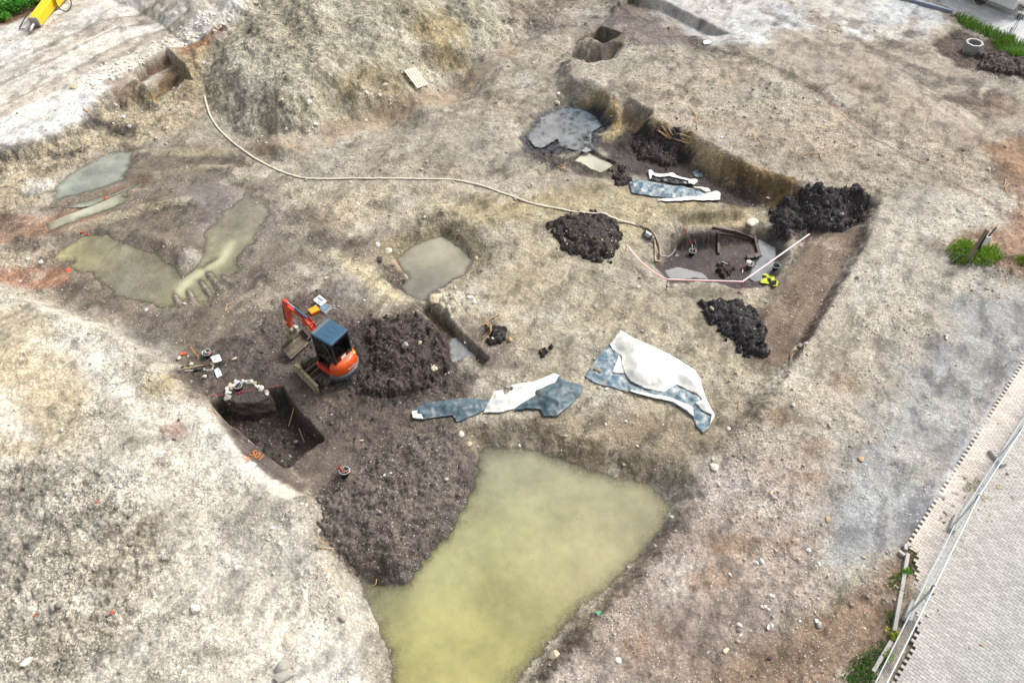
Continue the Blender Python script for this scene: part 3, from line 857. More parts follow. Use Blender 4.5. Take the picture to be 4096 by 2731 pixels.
def tagged(o, label=None, cat=None, group=None, kind=None):
    if label:
        o['label'] = label
    if cat:
        o['category'] = cat
    if group:
        o['group'] = group
    if kind:
        o['kind'] = kind
    return o


# ---------------- the ground sheet, with a skirt out to the horizon
me, _ = mesh_from_grid('ground', GX, GY, Z)
set_attr(me, 'soil', COL.reshape(-1, 3))
set_attr(me, 'ground', np.stack([PEB, WET, np.clip(RGH, 0, 1)], -1).reshape(-1, 3))
me.materials.append(M_SOIL)
ground = bpy.data.objects.new('ground', me)
COLL.objects.link(ground)
tagged(ground, 'dug-over gravelly earth of the excavation site with mud, ruts and heaps', 'ground', kind='structure')
# far land round the surveyed sheet
idx = np.arange(NR * NC).reshape(NR, NC)
ring = np.concatenate([idx[0, ::30], idx[::30, -1], idx[-1, ::-30], idx[::-30, 0]])
co = np.stack([GX, GY, Z], -1).reshape(-1, 3)[ring]
ctr = np.array([0, 30.0])
bmk = bmesh.new()
inner = [bmk.verts.new(Vector(c) - Vector((0, 0, 0.03))) for c in co]
outer = []
for c in co:
    d = c[:2] - ctr
    d = d / np.linalg.norm(d)
    outer.append(bmk.verts.new((c[0] + d[0] * 900, c[1] + d[1] * 900, 0)))
for i in range(len(inner)):
    j = (i + 1) % len(inner)
    try:
        bmk.faces.new((inner[i], outer[i], outer[j], inner[j]))
    except ValueError:
        pass
me2 = bpy.data.meshes.new('outer_ground')
bmk.to_mesh(me2)
bmk.free()
M_FAR = soil_material('far_soil', attr=False, base=S(176, 168, 152), peb=0.6, wet=0.0)
me2.materials.append(M_FAR)
far = bpy.data.objects.new('outer_ground', me2)
COLL.objects.link(far)
tagged(far, 'open gravel land surrounding the excavation site', 'ground', kind='structure')


# ------------------------------------------------------------------ water
def water_material(name):
    m, nt, p = new_mat(name)
    out = nt.nodes.get('Material Output')
    a1 = N(nt, 'ShaderNodeAttribute', attribute_name='murk_sky')
    a2 = N(nt, 'ShaderNodeAttribute', attribute_name='turbid')
    geo = N(nt, 'ShaderNodeNewGeometry')
    n1 = N(nt, 'ShaderNodeTexNoise', Scale=0.55, Detail=5.0, Roughness=0.6)
    L(nt, geo.outputs['Position'], n1.inputs['Vector'])
    p.inputs['Roughness'].default_value = 0.6
    p.inputs['Specular IOR Level'].default_value = 0.0
    cl = ramp(nt, n1.outputs['Fac'], [(0.32, 0.78), (0.5, 0.97), (0.7, 1.14)])
    L(nt, mixc(nt, 1.0, a1.outputs['Color'], cl, 'MULTIPLY'), p.inputs['Base Color'])
    tr = N(nt, 'ShaderNodeBsdfTransparent')
    tr.inputs[0].default_value = (0.80, 0.80, 0.74, 1)
    mx = N(nt, 'ShaderNodeMixShader')
    al = mathn(nt, 'MULTIPLY', a2.outputs['Fac'], ramp(nt, n1.outputs['Fac'], [(0.3, 0.86), (0.6, 1.0)]), clamp=True)
    L(nt, al, mx.inputs[0])
    L(nt, tr.outputs[0], mx.inputs[1])
    L(nt, p.outputs[0], mx.inputs[2])
    gl = N(nt, 'ShaderNodeBsdfGlossy', Roughness=0.05)
    fr = N(nt, 'ShaderNodeFresnel', IOR=1.33)
    n2 = N(nt, 'ShaderNodeTexNoise', Scale=7.0, Detail=2.0)
    L(nt, geo.outputs['Position'], n2.inputs['Vector'])
    bp = N(nt, 'ShaderNodeBump', Strength=0.05, Distance=0.05)
    L(nt, n2.outputs['Fac'], bp.inputs['Height'])
    L(nt, bp.outputs[0], gl.inputs['Normal'])
    mx2 = N(nt, 'ShaderNodeMixShader')
    L(nt, fr.outputs[0], mx2.inputs[0])
    L(nt, mx.outputs[0], mx2.inputs[1])
    L(nt, gl.outputs[0], mx2.inputs[2])
    L(nt, mx2.outputs[0], out.inputs['Surface'])
    return m


M_WATER = water_material('murky_water')


def pool(name, label, pts, level, cols, k, grow=0.6, zref=None, src=False):
    """cols: list of (x, y, rgb, weight radius) tints given on the survey sheet"""
    P = [W(a, b, level) for a, b in pts] if src else PZ(pts, level)
    q = sl_poly(P, grow + 0.2)
    x, y, z = GX[q], GY[q], Z[q]
    d = sdf(P, x, y)
    dep = level - z
    vis = (d < grow) & (dep > -0.03)
    cell = vis[:-1, :-1] | vis[1:, :-1] | vis[:-1, 1:] | vis[1:, 1:]
    me, used = mesh_from_grid(name, x, y, np.full(x.shape, level), cell)
    wsum = np.full(x.shape, 1e-6)
    cs = np.zeros(x.shape + (3,))
    for cx, cy, rgb, rad in cols:
        wx, wy = W(cx * K, cy * K, level)
        wg = np.exp(-((x - wx) ** 2 + (y - wy) ** 2) / (2 * rad * rad)) + 1e-5
        wg = wg * np.exp(0.7 * NA[q] * (1 if len(cols) > 1 else 0))
        cs += wg[..., None] * np.array(S(*rgb))
        wsum += wg
    cs /= wsum[..., None]
    cs = np.clip((cs * 0.74 + cs.mean(-1, keepdims=True) * 0.26) * 1.30, 0, 0.8)  # greyed and brightened: sky reflection put into the water colour
    al = 1 - np.exp(-k * np.maximum(dep, 0))
    set_attr(me, 'murk_sky', cs.reshape(-1, 3)[used])
    set_attr(me, 'turbid', al.reshape(-1)[used], 'FLOAT')
    me.materials.append(M_WATER)
    o = bpy.data.objects.new(name, me)
    COLL.objects.link(o)
    tagged(o, label, 'water', kind='structure')
    return o


pool('pond_water', 'large murky yellow-green rainwater pond at the bottom of the dig', POND, -1.32,
     [(1100, 1080, (150, 156, 140), 1.6), (1130, 1180, (196, 194, 122), 1.6), (1300, 1130, (184, 180, 142), 2.2), (1480, 1180, (192, 184, 128), 1.6),
      (1100, 1330, (196, 194, 106), 1.8), (1000, 1300, (168, 170, 130), 1.0), (1260, 1270, (186, 180, 118), 1.8), (950, 1420, (188, 184, 100), 1.6), (1100, 1490, (206, 200, 98), 2.0), (870, 1340, (140, 138, 132), 0.8),
      (1330, 1300, (190, 180, 120), 1.2)], 3.2, 0.5)
pool('puddle_water', 'long grey-green puddle beside the left bank', [(100, 455), (130, 420), (220, 350), (310, 338), (285, 392), (330, 400), (200, 455)], -0.90, [(200, 400, (176, 184, 166), 2)], 11, 0.6)
pool('puddle_water', 'narrow green puddle between two muddy ruts', [(100, 533), (230, 483), (300, 452), (350, 420), (360, 445), (260, 500), (180, 530)], -0.90, [(200, 500, (184, 186, 156), 2)], 11, 0.5)
pool('puddle_water', 'broad yellowish puddle crossed by tyre ruts', [(120, 590), (200, 535), (330, 553), (420, 600), (450, 560), (480, 520), (560, 430), (625, 440), (640, 500), (560, 590), (540, 660), (480, 705), (380, 715), (280, 690), (180, 630)], -0.885,
     [(190, 590, (214, 202, 136), 1.3), (300, 560, (178, 172, 150), 1.2), (340, 620, (192, 186, 146), 1.3), (430, 660, (198, 194, 148), 1.2), (500, 560, (202, 196, 150), 1.2), (590, 480, (172, 164, 148), 1.4), (300, 650, (150, 148, 140), 0.9)], 9, 0.7)
pool('pit_water', 'brownish standing water in the central pit', CP_W, -1.42, [(1000, 580, (160, 154, 128), 0.9), (970, 660, (138, 134, 120), 0.9)], 9, 0.5)
pool('pool_water', 'milky grey water in the small square pit', [(1314, 374), (1345, 347), (1414, 382), (1380, 402)], -1.34, [(1360, 375, (192, 190, 166), 1)], 14, 0.35)
pool('channel_water', 'blue-grey water in the narrow channel by the rubble heap', [(1028, 795), (1050, 790), (1075, 822), (1050, 840), (1035, 838)], -1.18, [(1050, 815, (150, 156, 156), 1)], 20, 0.3)
pool('puddle_water', 'dark bluish puddle on the black trench floor', [(1215, 300), (1255, 262), (1310, 235), (1370, 245), (1390, 270), (1345, 300), (1345, 340), (1300, 330), (1290, 300), (1240, 330)], -1.14,
     [(1260, 285, (150, 150, 152), 0.7), (1345, 265, (110, 130, 140), 0.7), (1320, 310, (140, 146, 146), 0.7)], 16, 0.3)
pool('puddle_water', 'grey puddle under the barrier tape below the dug-out box', [(1525, 640), (1560, 630), (1600, 640), (1620, 660), (1570, 668), (1535, 662)], -1.5, [(1560, 650, (150, 150, 150), 1)], 25, 0.4)
pool('puddle_water', 'thin shiny puddle right of the timber frame', [(1758, 535), (1772, 540), (1782, 580), (1768, 610), (1745, 640), (1738, 635), (1760, 600)], -1.79, [(1770, 580, (156, 160, 164), 1)], 25, 0.3)
pool('puddle_water', 'small pale puddle at the head of the hose', [(405, 262), (440, 255), (455, 275), (420, 290)], -0.86, [(430, 270, (168, 160, 160), 1)], 25, 0.35)
pool('puddle_water', 'little blue puddle at the top of the dark rubble', [(915, 715), (935, 712), (950, 720), (930, 730)], -0.83, [(930, 720, (130, 132, 140), 1)], 30, 0.25)

# ------------------------------------------------------------------ mesh helpers
class MB:
    def __init__(self):
        self.v, self.f, self.m, self.sm = [], [], [], []

    def add(self, vs, fs, mi=0, smooth=False):
        o = len(self.v)
        self.v += [tuple(x) for x in vs]
        for f in fs:
            self.f.append(tuple(i + o for i in f))
            self.m.append(mi)
            self.sm.append(smooth)
        return self

    def hexa(self, p, mi=0):
        """8 corners: bottom 4 ccw, top 4 ccw"""
        return self.add(p, [(3, 2, 1, 0), (4, 5, 6, 7), (0, 1, 5, 4), (1, 2, 6, 5), (2, 3, 7, 6), (3, 0, 4, 7)], mi)

    def box(self, c, s, rot=None, mi=0, taper=1.0):
        x, y, z = s[0] / 2, s[1] / 2, s[2] / 2
        t = taper
        p = [Vector(q) for q in ((-x, -y, -z), (x, -y, -z), (x, y, -z), (-x, y, -z), (-x * t, -y * t, z), (x * t, -y * t, z), (x * t, y * t, z), (-x * t, y * t, z))]
        if rot is not None:
            p = [rot @ q for q in p]
        c = Vector(c)
        return self.hexa([q + c for q in p], mi)

    def bar(self, a, b, wd, ht, up=(0, 0, 1), mi=0, w2=None, h2=None):
        """rectangular bar from a to b"""
        a, b = Vector(a), Vector(b)
        d = (b - a).normalized()
        up = Vector(up)
        s = d.cross(up)
        if s.length < 1e-5:
            s = d.cross(Vector((1, 0, 0)))
        s.normalize()
        u = s.cross(d).normalized()
        w2 = wd if w2 is None else w2
        h2 = ht if h2 is None else h2
        p = []
        for q, ww, hh in ((a, wd, ht), (b, w2, h2)):
            p.append([q - s * ww / 2 - u * hh / 2, q + s * ww / 2 - u * hh / 2, q + s * ww / 2 + u * hh / 2, q - s * ww / 2 + u * hh / 2])
        A, B = p
        return self.add(A + B, [(3, 2, 1, 0), (4, 5, 6, 7), (0, 1, 5, 4), (1, 2, 6, 5), (2, 3, 7, 6), (3, 0, 4, 7)], mi)

    def tube(self, pts, r, n=8, mi=0, cap=True, flat=1.0, smooth=True):
        pts = [Vector(p) for p in pts]
        rs = r if isinstance(r, (list, tuple)) else [r] * len(pts)
        vs, fs = [], []
        prev = None
        for i, p in enumerate(pts):
            d = (pts[min(i + 1, len(pts) - 1)] - pts[max(i - 1, 0)])
            d = d.normalized() if d.length > 1e-9 else Vector((0, 0, 1))
            up = Vector((0, 0, 1)) if abs(d.z) < 0.95 else (prev or Vector((1, 0, 0)))
            s = d.cross(up).normalized()
            u = s.cross(d).normalized()
            prev = u
            for k in range(n):
                a = 2 * math.pi * k / n
                vs.append(p + s * math.cos(a) * rs[i] + u * math.sin(a) * rs[i] * flat)
        for i in range(len(pts) - 1):
            for k in range(n):
                fs.append((i * n + k, i * n + (k + 1) % n, (i + 1) * n + (k + 1) % n, (i + 1) * n + k))
        self.add(vs, fs, mi, smooth)
        if cap:
            self.add(vs[:n], [tuple(range(n))[::-1]], mi)
            self.add(vs[-n:], [tuple(range(n))], mi)
        return self

    def lathe(self, c, prof, n=24, mi=0, smooth=True, mat=None):
        c = Vector(c)
        vs, fs = [], []
        for (r, z) in prof:
            for k in range(n):
                a = 2 * math.pi * k / n
                q = Vector((r * math.cos(a), r * math.sin(a), z))
                if mat is not None:
                    q = mat @ q
                vs.append(c + q)
        for i in range(len(prof) - 1):
            for k in range(n):
                fs.append((i * n + k, i * n + (k + 1) % n, (i + 1) * n + (k + 1) % n, (i + 1) * n + k))
        return self.add(vs, fs, mi, smooth)

    def prism(self, pts, z0, z1, mi=0, mat=None):
        """vertical prism over a ccw outline"""
        n = len(pts)
        vs = [Vector((x, y, z0)) for x, y in pts] + [Vector((x, y, z1)) for x, y in pts]
        if mat is not None:
            vs = [mat @ v for v in vs]
        fs = [tuple(range(n))[::-1], tuple(range(n, 2 * n))]
        fs += [(i, (i + 1) % n, n + (i + 1) % n, n + i) for i in range(n)]
        return self.add(vs, fs, mi)

    def build(self, name, mats, parent=None, bevel=0.0, label=None):
        me = bpy.data.meshes.new(name)
        me.from_pydata(self.v, [], self.f)
        for m in (mats if isinstance(mats, (list, tuple)) else [mats]):
            me.materials.append(m)
        me.polygons.foreach_set('material_index', self.m)
        me.polygons.foreach_set('use_smooth', self.sm)
        me.update()
        o = bpy.data.objects.new(name, me)
        COLL.objects.link(o)
        if parent is not None:
            o.parent = parent
        if bevel:
            b = o.modifiers.new('bevel', 'BEVEL')
            b.width = bevel
            b.segments = 2
            b.limit_method = 'ANGLE'
            b.angle_limit = R(40)
        if label:
            o['label'] = label
        return o


def thing(name, label, cat, loc=(0, 0, 0), rz=0.0, group=None, rot=None):
    o = bpy.data.objects.new(name, None)
    o.empty_display_size = 0.2
    COLL.objects.link(o)
    o.location = loc
    o.rotation_euler = rot if rot is not None else (0, 0, rz)
    return tagged(o, label, cat, group)


def dup(root, loc=None, rz=None, label=None, group=None):
    r = root.copy()
    COLL.objects.link(r)
    for ch in list(root.children):
        c = ch.copy()
        COLL.objects.link(c)
        c.parent = r
        for g in list(ch.children):
            d = g.copy()
            COLL.objects.link(d)
            d.parent = c
    if loc is not None:
        r.location = loc
    if rz is not None:
        r.rotation_euler = (0, 0, rz)
    if label:
        r['label'] = label
    if group:
        r['group'] = group
    return r


def yaw(a, b):
    A, B = hit(*a), hit(*b)
    return math.atan2(B.y - A.y, B.x - A.x)


def smooth_line(P, n=8):
    P = [Vector(p) for p in P]
    out = []
    for i in range(len(P) - 1):
        p0, p1, p2, p3 = P[max(i - 1, 0)], P[i], P[i + 1], P[min(i + 2, len(P) - 1)]
        for k in range(n):
            t = k / n
            out.append(0.5 * ((2 * p1) + (p2 - p0) * t + (2 * p0 - 5 * p1 + 4 * p2 - p3) * t * t + (3 * p1 - p0 - 3 * p2 + p3) * t ** 3))
    out.append(P[-1])
    return out


def on_ground(P, dz):
    return [Vector((p.x, p.y, float(height(p.x, p.y)) + dz)) for p in P]


def vert_height(base, toppx):
    """height of an upright whose foot is at a ground point and whose top is seen at toppx"""
    best = None
    for z in np.arange(base.z, base.z + 5, 0.01):
        x, y = W(toppx[0], toppx[1], z)
        d = (x - base.x) ** 2 + (y - base.y) ** 2
        if best is None or d < best[0]:
            best = (d, z)
    return best[1] - base.z


# ------------------------------------------------------------------ object materials
M_ORANGE = solid('orange_paint', (238, 92, 24), 0.38, var=0.06, dirt=(120, 95, 78), dirtamt=0.10, coat=0.3)
M_RED = solid('orange_red_paint', (226, 66, 26), 0.4, var=0.08, dirt=(110, 80, 66), dirtamt=0.12, coat=0.3)
M_DARK = solid('dark_metal', (44, 46, 50), 0.5, var=0.25, dirt=(110, 100, 90), dirtamt=0.1)
M_BUMP = solid('grey_bumper', (78, 84, 92), 0.5, var=0.15, dirt=(150, 140, 125), dirtamt=0.2)
M_ROOF = solid('blue_grey_roof', (62, 98, 124), 0.5, var=0.06, spec=0.3)
M_ROOFL = solid('roof_window', (110, 124, 132), 0.4, var=0.1, spec=0.3)
M_MUD = solid('muddy_steel', (112, 100, 86), 0.85, var=0.4, scale=6, bump=0.03, dirt=(190, 178, 150), dirtamt=0.2)
M_MUDL = solid('chalky_mud', (176, 164, 134), 0.9, var=0.35, scale=7, bump=0.05, dirt=(96, 86, 76), dirtamt=0.25)
M_RUBBER = solid('muddy_track', (74, 66, 60), 0.9, var=0.4, scale=8, bump=0.03, dirt=(120, 108, 94), dirtamt=0.3)
M_STEEL = solid('steel', (190, 192, 196), 0.35, metal=0.7, var=0.1)
M_WHITE = solid('white_paint', (238, 238, 236), 0.5, var=0.04)
M_YEL = solid('yellow_paint', (246, 208, 40), 0.5, var=0.1, dirt=(196, 150, 70), dirtamt=0.15)
M_SEAT = solid('black_plastic', (34, 36, 38), 0.6, var=0.2)
M_TEAL = solid('turquoise_plastic', (40, 190, 200), 0.35, var=0.1)
M_FLOORM = solid('cab_mat', (150, 150, 140), 0.8, var=0.2)
M_WOOD = solid('pale_wood', (206, 176, 132), 0.7, var=0.2, scale=14)
M_PALLET = solid('weathered_pallet_wood', (232, 222, 204), 0.8, var=0.1, scale=9, dirt=(190, 165, 130), dirtamt=0.1)
M_OLDWOOD = solid('old_wood', (150, 134, 112), 0.85, var=0.25, scale=10, bump=0.01)
M_BOG = solid('dark_wet_timber', (88, 74, 68), 0.55, var=0.35, scale=7, bump=0.02)
M_CONC = solid('concrete', (196, 194, 188), 0.85, var=0.12, scale=12, dirt=(150, 146, 138), dirtamt=0.2, bump=0.004)
M_CONCD = solid('grey_concrete', (168, 170, 166), 0.85, var=0.12, scale=12)
M_GALV = solid('galvanised_steel', (214, 228, 232), 0.45, metal=0.1, var=0.06)
M_HOSE = solid('canvas_hose', (236, 226, 204), 0.8, var=0.1, scale=5, dirt=(160, 140, 110), dirtamt=0.15)
M_TARPW = solid('white_tarp', (250, 248, 240), 0.6, var=0.03, scale=3, dirt=(206, 196, 176), dirtamt=0.06, coat=0.0)
M_TARPB = solid('blue_grey_tarp', (92, 122, 140), 0.42, var=0.3, scale=4.5, dirt=(190, 194, 190), dirtamt=0.42)
M_TARPD = solid('slate_tarp', (84, 106, 116), 0.5, var=0.35, scale=4.0, dirt=(146, 150, 146), dirtamt=0.2)
M_BLACKF = solid('black_film', (18, 18, 20), 0.4, var=0.2)
M_REDP = solid('red_plastic', (206, 40, 44), 0.45, var=0.1)
M_GREENB = solid('dark_green_bucket', (52, 74, 74), 0.5, var=0.15, dirt=(110, 104, 94), dirtamt=0.12)
M_BLACKB = solid('black_bucket', (42, 42, 50), 0.5, var=0.2)
M_GREYB = solid('clear_plastic_bucket', (150, 150, 146), 0.35, var=0.1)
M_BRICK = solid('red_brick', (204, 104, 66), 0.85, var=0.15, scale=20)
M_PAPER = solid('paper', (246, 248, 240), 0.7, var=0.02)
M_PAPERB = solid('clear_plastic_bag', (226, 236, 242), 0.3, var=0.05)
M_SPRAY = solid('orange_marking_paint', (240, 140, 50), 0.7, var=0.2, scale=40)
M_TAPE = solid('white_tape', (244, 232, 230), 0.5, var=0.05)
M_TAPER = solid('red_tape', (206, 70, 90), 0.5, var=0.1)
M_HIVIS = solid('hi_vis_yellow', (236, 246, 84), 0.7, var=0.08)
M_HIBLK = solid('black_cloth', (34, 38, 40), 0.85, var=0.3)
M_ROOT = solid('dry_root', (206, 168, 122), 0.8, var=0.2, scale=10)
M_BREAKY = solid('hammer_yellow', (250, 214, 20), 0.45, var=0.06, dirt=(206, 170, 90), dirtamt=0.12)
M_CHISEL = solid('worn_steel', (196, 192, 186), 0.45, metal=0.4, var=0.15, dirt=(150, 120, 95), dirtamt=0.2)
M_GREENP = solid('green_plastic', (110, 200, 160), 0.5, var=0.1)
M_TRUCK = solid('white_bodywork', (252, 252, 252), 0.4, var=0.01)
M_BOXCL = solid('clear_grey_plastic', (216, 216, 222), 0.25, var=0.05)
M_PANEL = solid('foam_insert', (120, 146, 166), 0.6, var=0.2)
M_OBOX = solid('orange_case', (246, 110, 16), 0.4, var=0.05)
M_OBOXL = solid('orange_case_lid', (255, 176, 32), 0.4, var=0.05)
M_STONEW = [solid('pale_limestone', (236, 230, 214), 0.85, var=0.15, scale=9, bump=0.02), solid('grey_stone', (176, 172, 162), 0.85, var=0.2, scale=9, bump=0.02),
            solid('cream_stone', (224, 208, 178), 0.85, var=0.15, scale=9, bump=0.02), solid('dark_stone', (104, 98, 92), 0.85, var=0.25, scale=9, bump=0.02),
            solid('white_stone', (248, 246, 240), 0.8, var=0.06, scale=9), solid('ochre_stone', (206, 176, 132), 0.85, var=0.2, scale=9),
            solid('brick_fragment', (208, 96, 66), 0.85, var=0.15, scale=20)]


def glass_material(name, tint, alpha):
    m, nt, p = new_mat(name)
    out = nt.nodes.get('Material Output')
    tr = N(nt, 'ShaderNodeBsdfTransparent')
    tr.inputs[0].default_value = (*tint, 1)
    gl = N(nt, 'ShaderNodeBsdfGlossy', Roughness=0.03)
    fr = N(nt, 'ShaderNodeFresnel', IOR=1.5)
    mx = N(nt, 'ShaderNodeMixShader')
    L(nt, mathn(nt, 'ADD', fr.outputs[0], alpha), mx.inputs[0])
    L(nt, tr.outputs[0], mx.inputs[1])
    L(nt, gl.outputs[0], mx.inputs[2])
    L(nt, mx.outputs[0], out.inputs['Surface'])
    return m


M_GLASS = glass_material('tinted_glass', (0.62, 0.80, 0.72), 0.03)
M_CLEAR = glass_material('clear_plastic', (0.85, 0.87, 0.88), 0.08)


# ------------------------------------------------------------------ stones
def stone_mesh(seed, sub=2, flat=0.65, rough=0.28):
    bm = bmesh.new()
    bmesh.ops.create_icosphere(bm, subdivisions=sub, radius=1.0)
    rn = random.Random(seed)
    planes = [(Vector((rn.gauss(0, 1), rn.gauss(0, 1), rn.gauss(0, 1))).normalized(), rn.uniform(0.42, 0.80)) for _ in range(12)]
    sx_, sy_ = rn.uniform(0.75, 1.25), rn.uniform(0.6, 0.95)
    for v in bm.verts:
        c = v.co.copy()
        for nrm, d in planes:
            k = c.dot(nrm)
            if k > d:
                c -= nrm * (k - d) * 0.9
        c += c.normalized() * rn.uniform(-1, 1) * 0.05
        v.co = Vector((c.x * sx_, c.y * sy_, c.z * flat))
    me = bpy.data.meshes.new('stone')
    bm.to_mesh(me)
    bm.free()
    me.polygons.foreach_set('use_smooth', [False] * len(me.polygons))
    return me


STONES = {}


def stone_data(kind, var):
    if (kind, var) not in STONES:
        me = stone_mesh(100 + var * 7)
        me.materials.append(M_STONEW[kind])
        STONES[(kind, var)] = me
    return STONES[(kind, var)]


_rs = random.Random(5)


def stone(px, py, r, kind=0, label=None, group=None, world=None, name='stone', sink=0.35, stretch=1.0, rz=None):
    """r: half size in metres"""
    p = hit(px, py) if world is None else Vector(world)
    r *= 0.84
    o = bpy.data.objects.new(name, stone_data(kind, _rs.randrange(6)))
    COLL.objects.link(o)
    o.location = (p.x, p.y, p.z + r * 0.65 * (1 - 2 * sink))
    o.scale = (r * stretch, r, r * _rs.uniform(0.8, 1.15))
    o.rotation_euler = (_rs.uniform(-0.3, 0.3), _rs.uniform(-0.3, 0.3), _rs.uniform(0, 6.28) if rz is None else rz)
    return tagged(o, label, 'stone' if kind != 6 else 'brick piece', group)


def stuff_stones(name, label, xs, ys_, rs, cols, sink=0.3, sub=1):
    base = stone_mesh(3, sub=sub)
    bv = np.array([v.co[:] for v in base.vertices])
    bf = np.array([p.vertices[:] for p in base.polygons])
    n = len(xs)
    nv = len(bv)
    zs = height(xs, ys_)
    a = RNG.uniform(0, 2 * np.pi, n)
    tl = RNG.uniform(-0.5, 0.5, n)
    ax = RNG.uniform(0.7, 1.35, n)
    az_ = RNG.uniform(0.7, 1.2, n)
    P = np.repeat(bv[None], n, 0) * (1 + RNG.uniform(-0.16, 0.16, (n, nv, 1)))
    P[..., 0] *= ax[:, None]
    P[..., 2] *= az_[:, None]
    x0, z0 = P[..., 0].copy(), P[..., 2].copy()
    P[..., 0] = x0 * np.cos(tl)[:, None] - z0 * np.sin(tl)[:, None]
    P[..., 2] = x0 * np.sin(tl)[:, None] + z0 * np.cos(tl)[:, None]
    x1, y1 = P[..., 0].copy(), P[..., 1].copy()
    P[..., 0] = x1 * np.cos(a)[:, None] - y1 * np.sin(a)[:, None]
    P[..., 1] = x1 * np.sin(a)[:, None] + y1 * np.cos(a)[:, None]
    P *= rs[:, None, None]
    P[..., 0] += xs[:, None]
    P[..., 1] += ys_[:, None]
    P[..., 2] += (zs + rs * 0.6 * (1 - 2 * sink))[:, None]
    F = (bf[None] + (np.arange(n) * nv)[:, None, None]).reshape(-1, 3)
    me = bpy.data.meshes.new(name)
    me.vertices.add(n * nv)
    me.vertices.foreach_set('co', P.astype(np.float32).ravel())
    me.loops.add(F.size)
    me.loops.foreach_set('vertex_index', F.ravel().astype(np.int32))
    me.polygons.add(len(F))
    me.polygons.foreach_set('loop_start', np.arange(0, F.size, 3, dtype=np.int32))
    me.polygons.foreach_set('loop_total', np.full(len(F), 3, np.int32))
    me.update(calc_edges=True)
    set_attr(me, 'tone', np.repeat(cols, nv, 0))
    me.materials.append(M_GRAVEL)
    o = bpy.data.objects.new(name, me)
    COLL.objects.link(o)
    return tagged(o, label, 'gravel', kind='stuff')


def gravel_material():
    m, nt, p = new_mat('loose_gravel')
    a = N(nt, 'ShaderNodeAttribute', attribute_name='tone')
    geo = N(nt, 'ShaderNodeNewGeometry')
    n = N(nt, 'ShaderNodeTexNoise', Scale=30.0, Detail=4.0)
    L(nt, geo.outputs['Position'], n.inputs['Vector'])
    L(nt, mixc(nt, 0.8, a.outputs['Color'], ramp(nt, n.outputs['Fac'], [(0.3, 0.7), (0.7, 1.2)]), 'MULTIPLY'), p.inputs['Base Color'])
    p.inputs['Roughness'].default_value = 0.85
    return m


M_GRAVEL = gravel_material()


# ------------------------------------------------------------------ cloth sheets
def sheet(name, pts, mat, parent=None, dz=0.02, puff=0.06, wr=0.05, seed=0, h=0.05, dirx=0.5, world=None, thick=0.012, wl=0.5, label=None):
    """a creased cloth lying on the ground, outline given as survey points"""
    P = [tuple(hit(a, b)[:2]) for a, b in pts] if world is None else world
    A = np.array(P)
    x0, y0 = A.min(0) - h
    x1, y1 = A.max(0) + h
    gx, gy = np.meshgrid(np.arange(x0, x1 + h, h), np.arange(y0, y1 + h, h))
    d = sdf(P, gx, gy)
    e = 1e-3
    dx = (sdf(P, gx + e, gy) - d) / e
    dy = (sdf(P, gx, gy + e) - d) / e
    near = (d > -h * 0.5) & (d < h * 1.2)
    px_ = np.where(near, gx - dx * d, gx)
    py_ = np.where(near, gy - dy * d, gy)
    use = d < h * 1.0
    keep = use[:-1, :-1] & use[1:, :-1] & use[:-1, 1:] & use[1:, 1:] & ((d[:-1, :-1] < 0) | (d[1:, 1:] < 0) | (d[1:, :-1] < 0) | (d[:-1, 1:] < 0))
    dd = np.where(near, 0, d)
    zg = height(px_, py_)
    # smooth the support a little so the cloth bridges small hollows
    for _ in range(3):
        zp = np.pad(zg, 1, mode='edge')
        zg = np.maximum(zg, (zp[:-2, 1:-1] + zp[2:, 1:-1] + zp[1:-1, :-2] + zp[1:-1, 2:]) / 4)
    ca, sa = math.cos(dirx), math.sin(dirx)
    ux, uy = px_ * ca + py_ * sa, -px_ * sa + py_ * ca
    r1 = 1 - np.abs(vnoise(ux / (wl * 2.4) + 0.3 * vnoise(ux, uy, seed + 5), uy / wl, 200 + seed))
    r2 = 1 - np.abs(vnoise(ux / (wl * 0.9) + 5, uy / (wl * 0.45) + 0.5 * vnoise(ux * 2, uy * 2, seed + 8), 240 + seed))
    r3 = 1 - np.abs(vnoise(uy / (wl * 1.1), ux / (wl * 0.5), 260 + seed))
    wrk = r1 ** 3 * 0.6 + r2 ** 3 * 0.35 + r3 ** 4 * 0.3
    edge = sstep(0, 0.25, -dd)
    z = zg + dz + puff * sstep(0, 0.5, -dd) + wr * wrk * (0.25 + 0.75 * edge)
    me, _ = mesh_from_grid(name, px_, py_, z, keep)
    me.materials.append(mat)
    o = bpy.data.objects.new(name, me)
    COLL.objects.link(o)
    if parent is not None:
        o.parent = parent
        o.matrix_parent_inverse = Matrix.Translation(parent.location).inverted()
    sm = o.modifiers.new('thickness', 'SOLIDIFY')
    sm.thickness = thick
    sm.offset = 1
    if label:
        o['label'] = label
    return o


def cl3(x, y):
    return 2000 + x / 2.138, 1200 + y / 2.138


def conv(pts, x0, y0, s):
    return [(x0 + x / s, y0 + y / s) for x, y in pts]


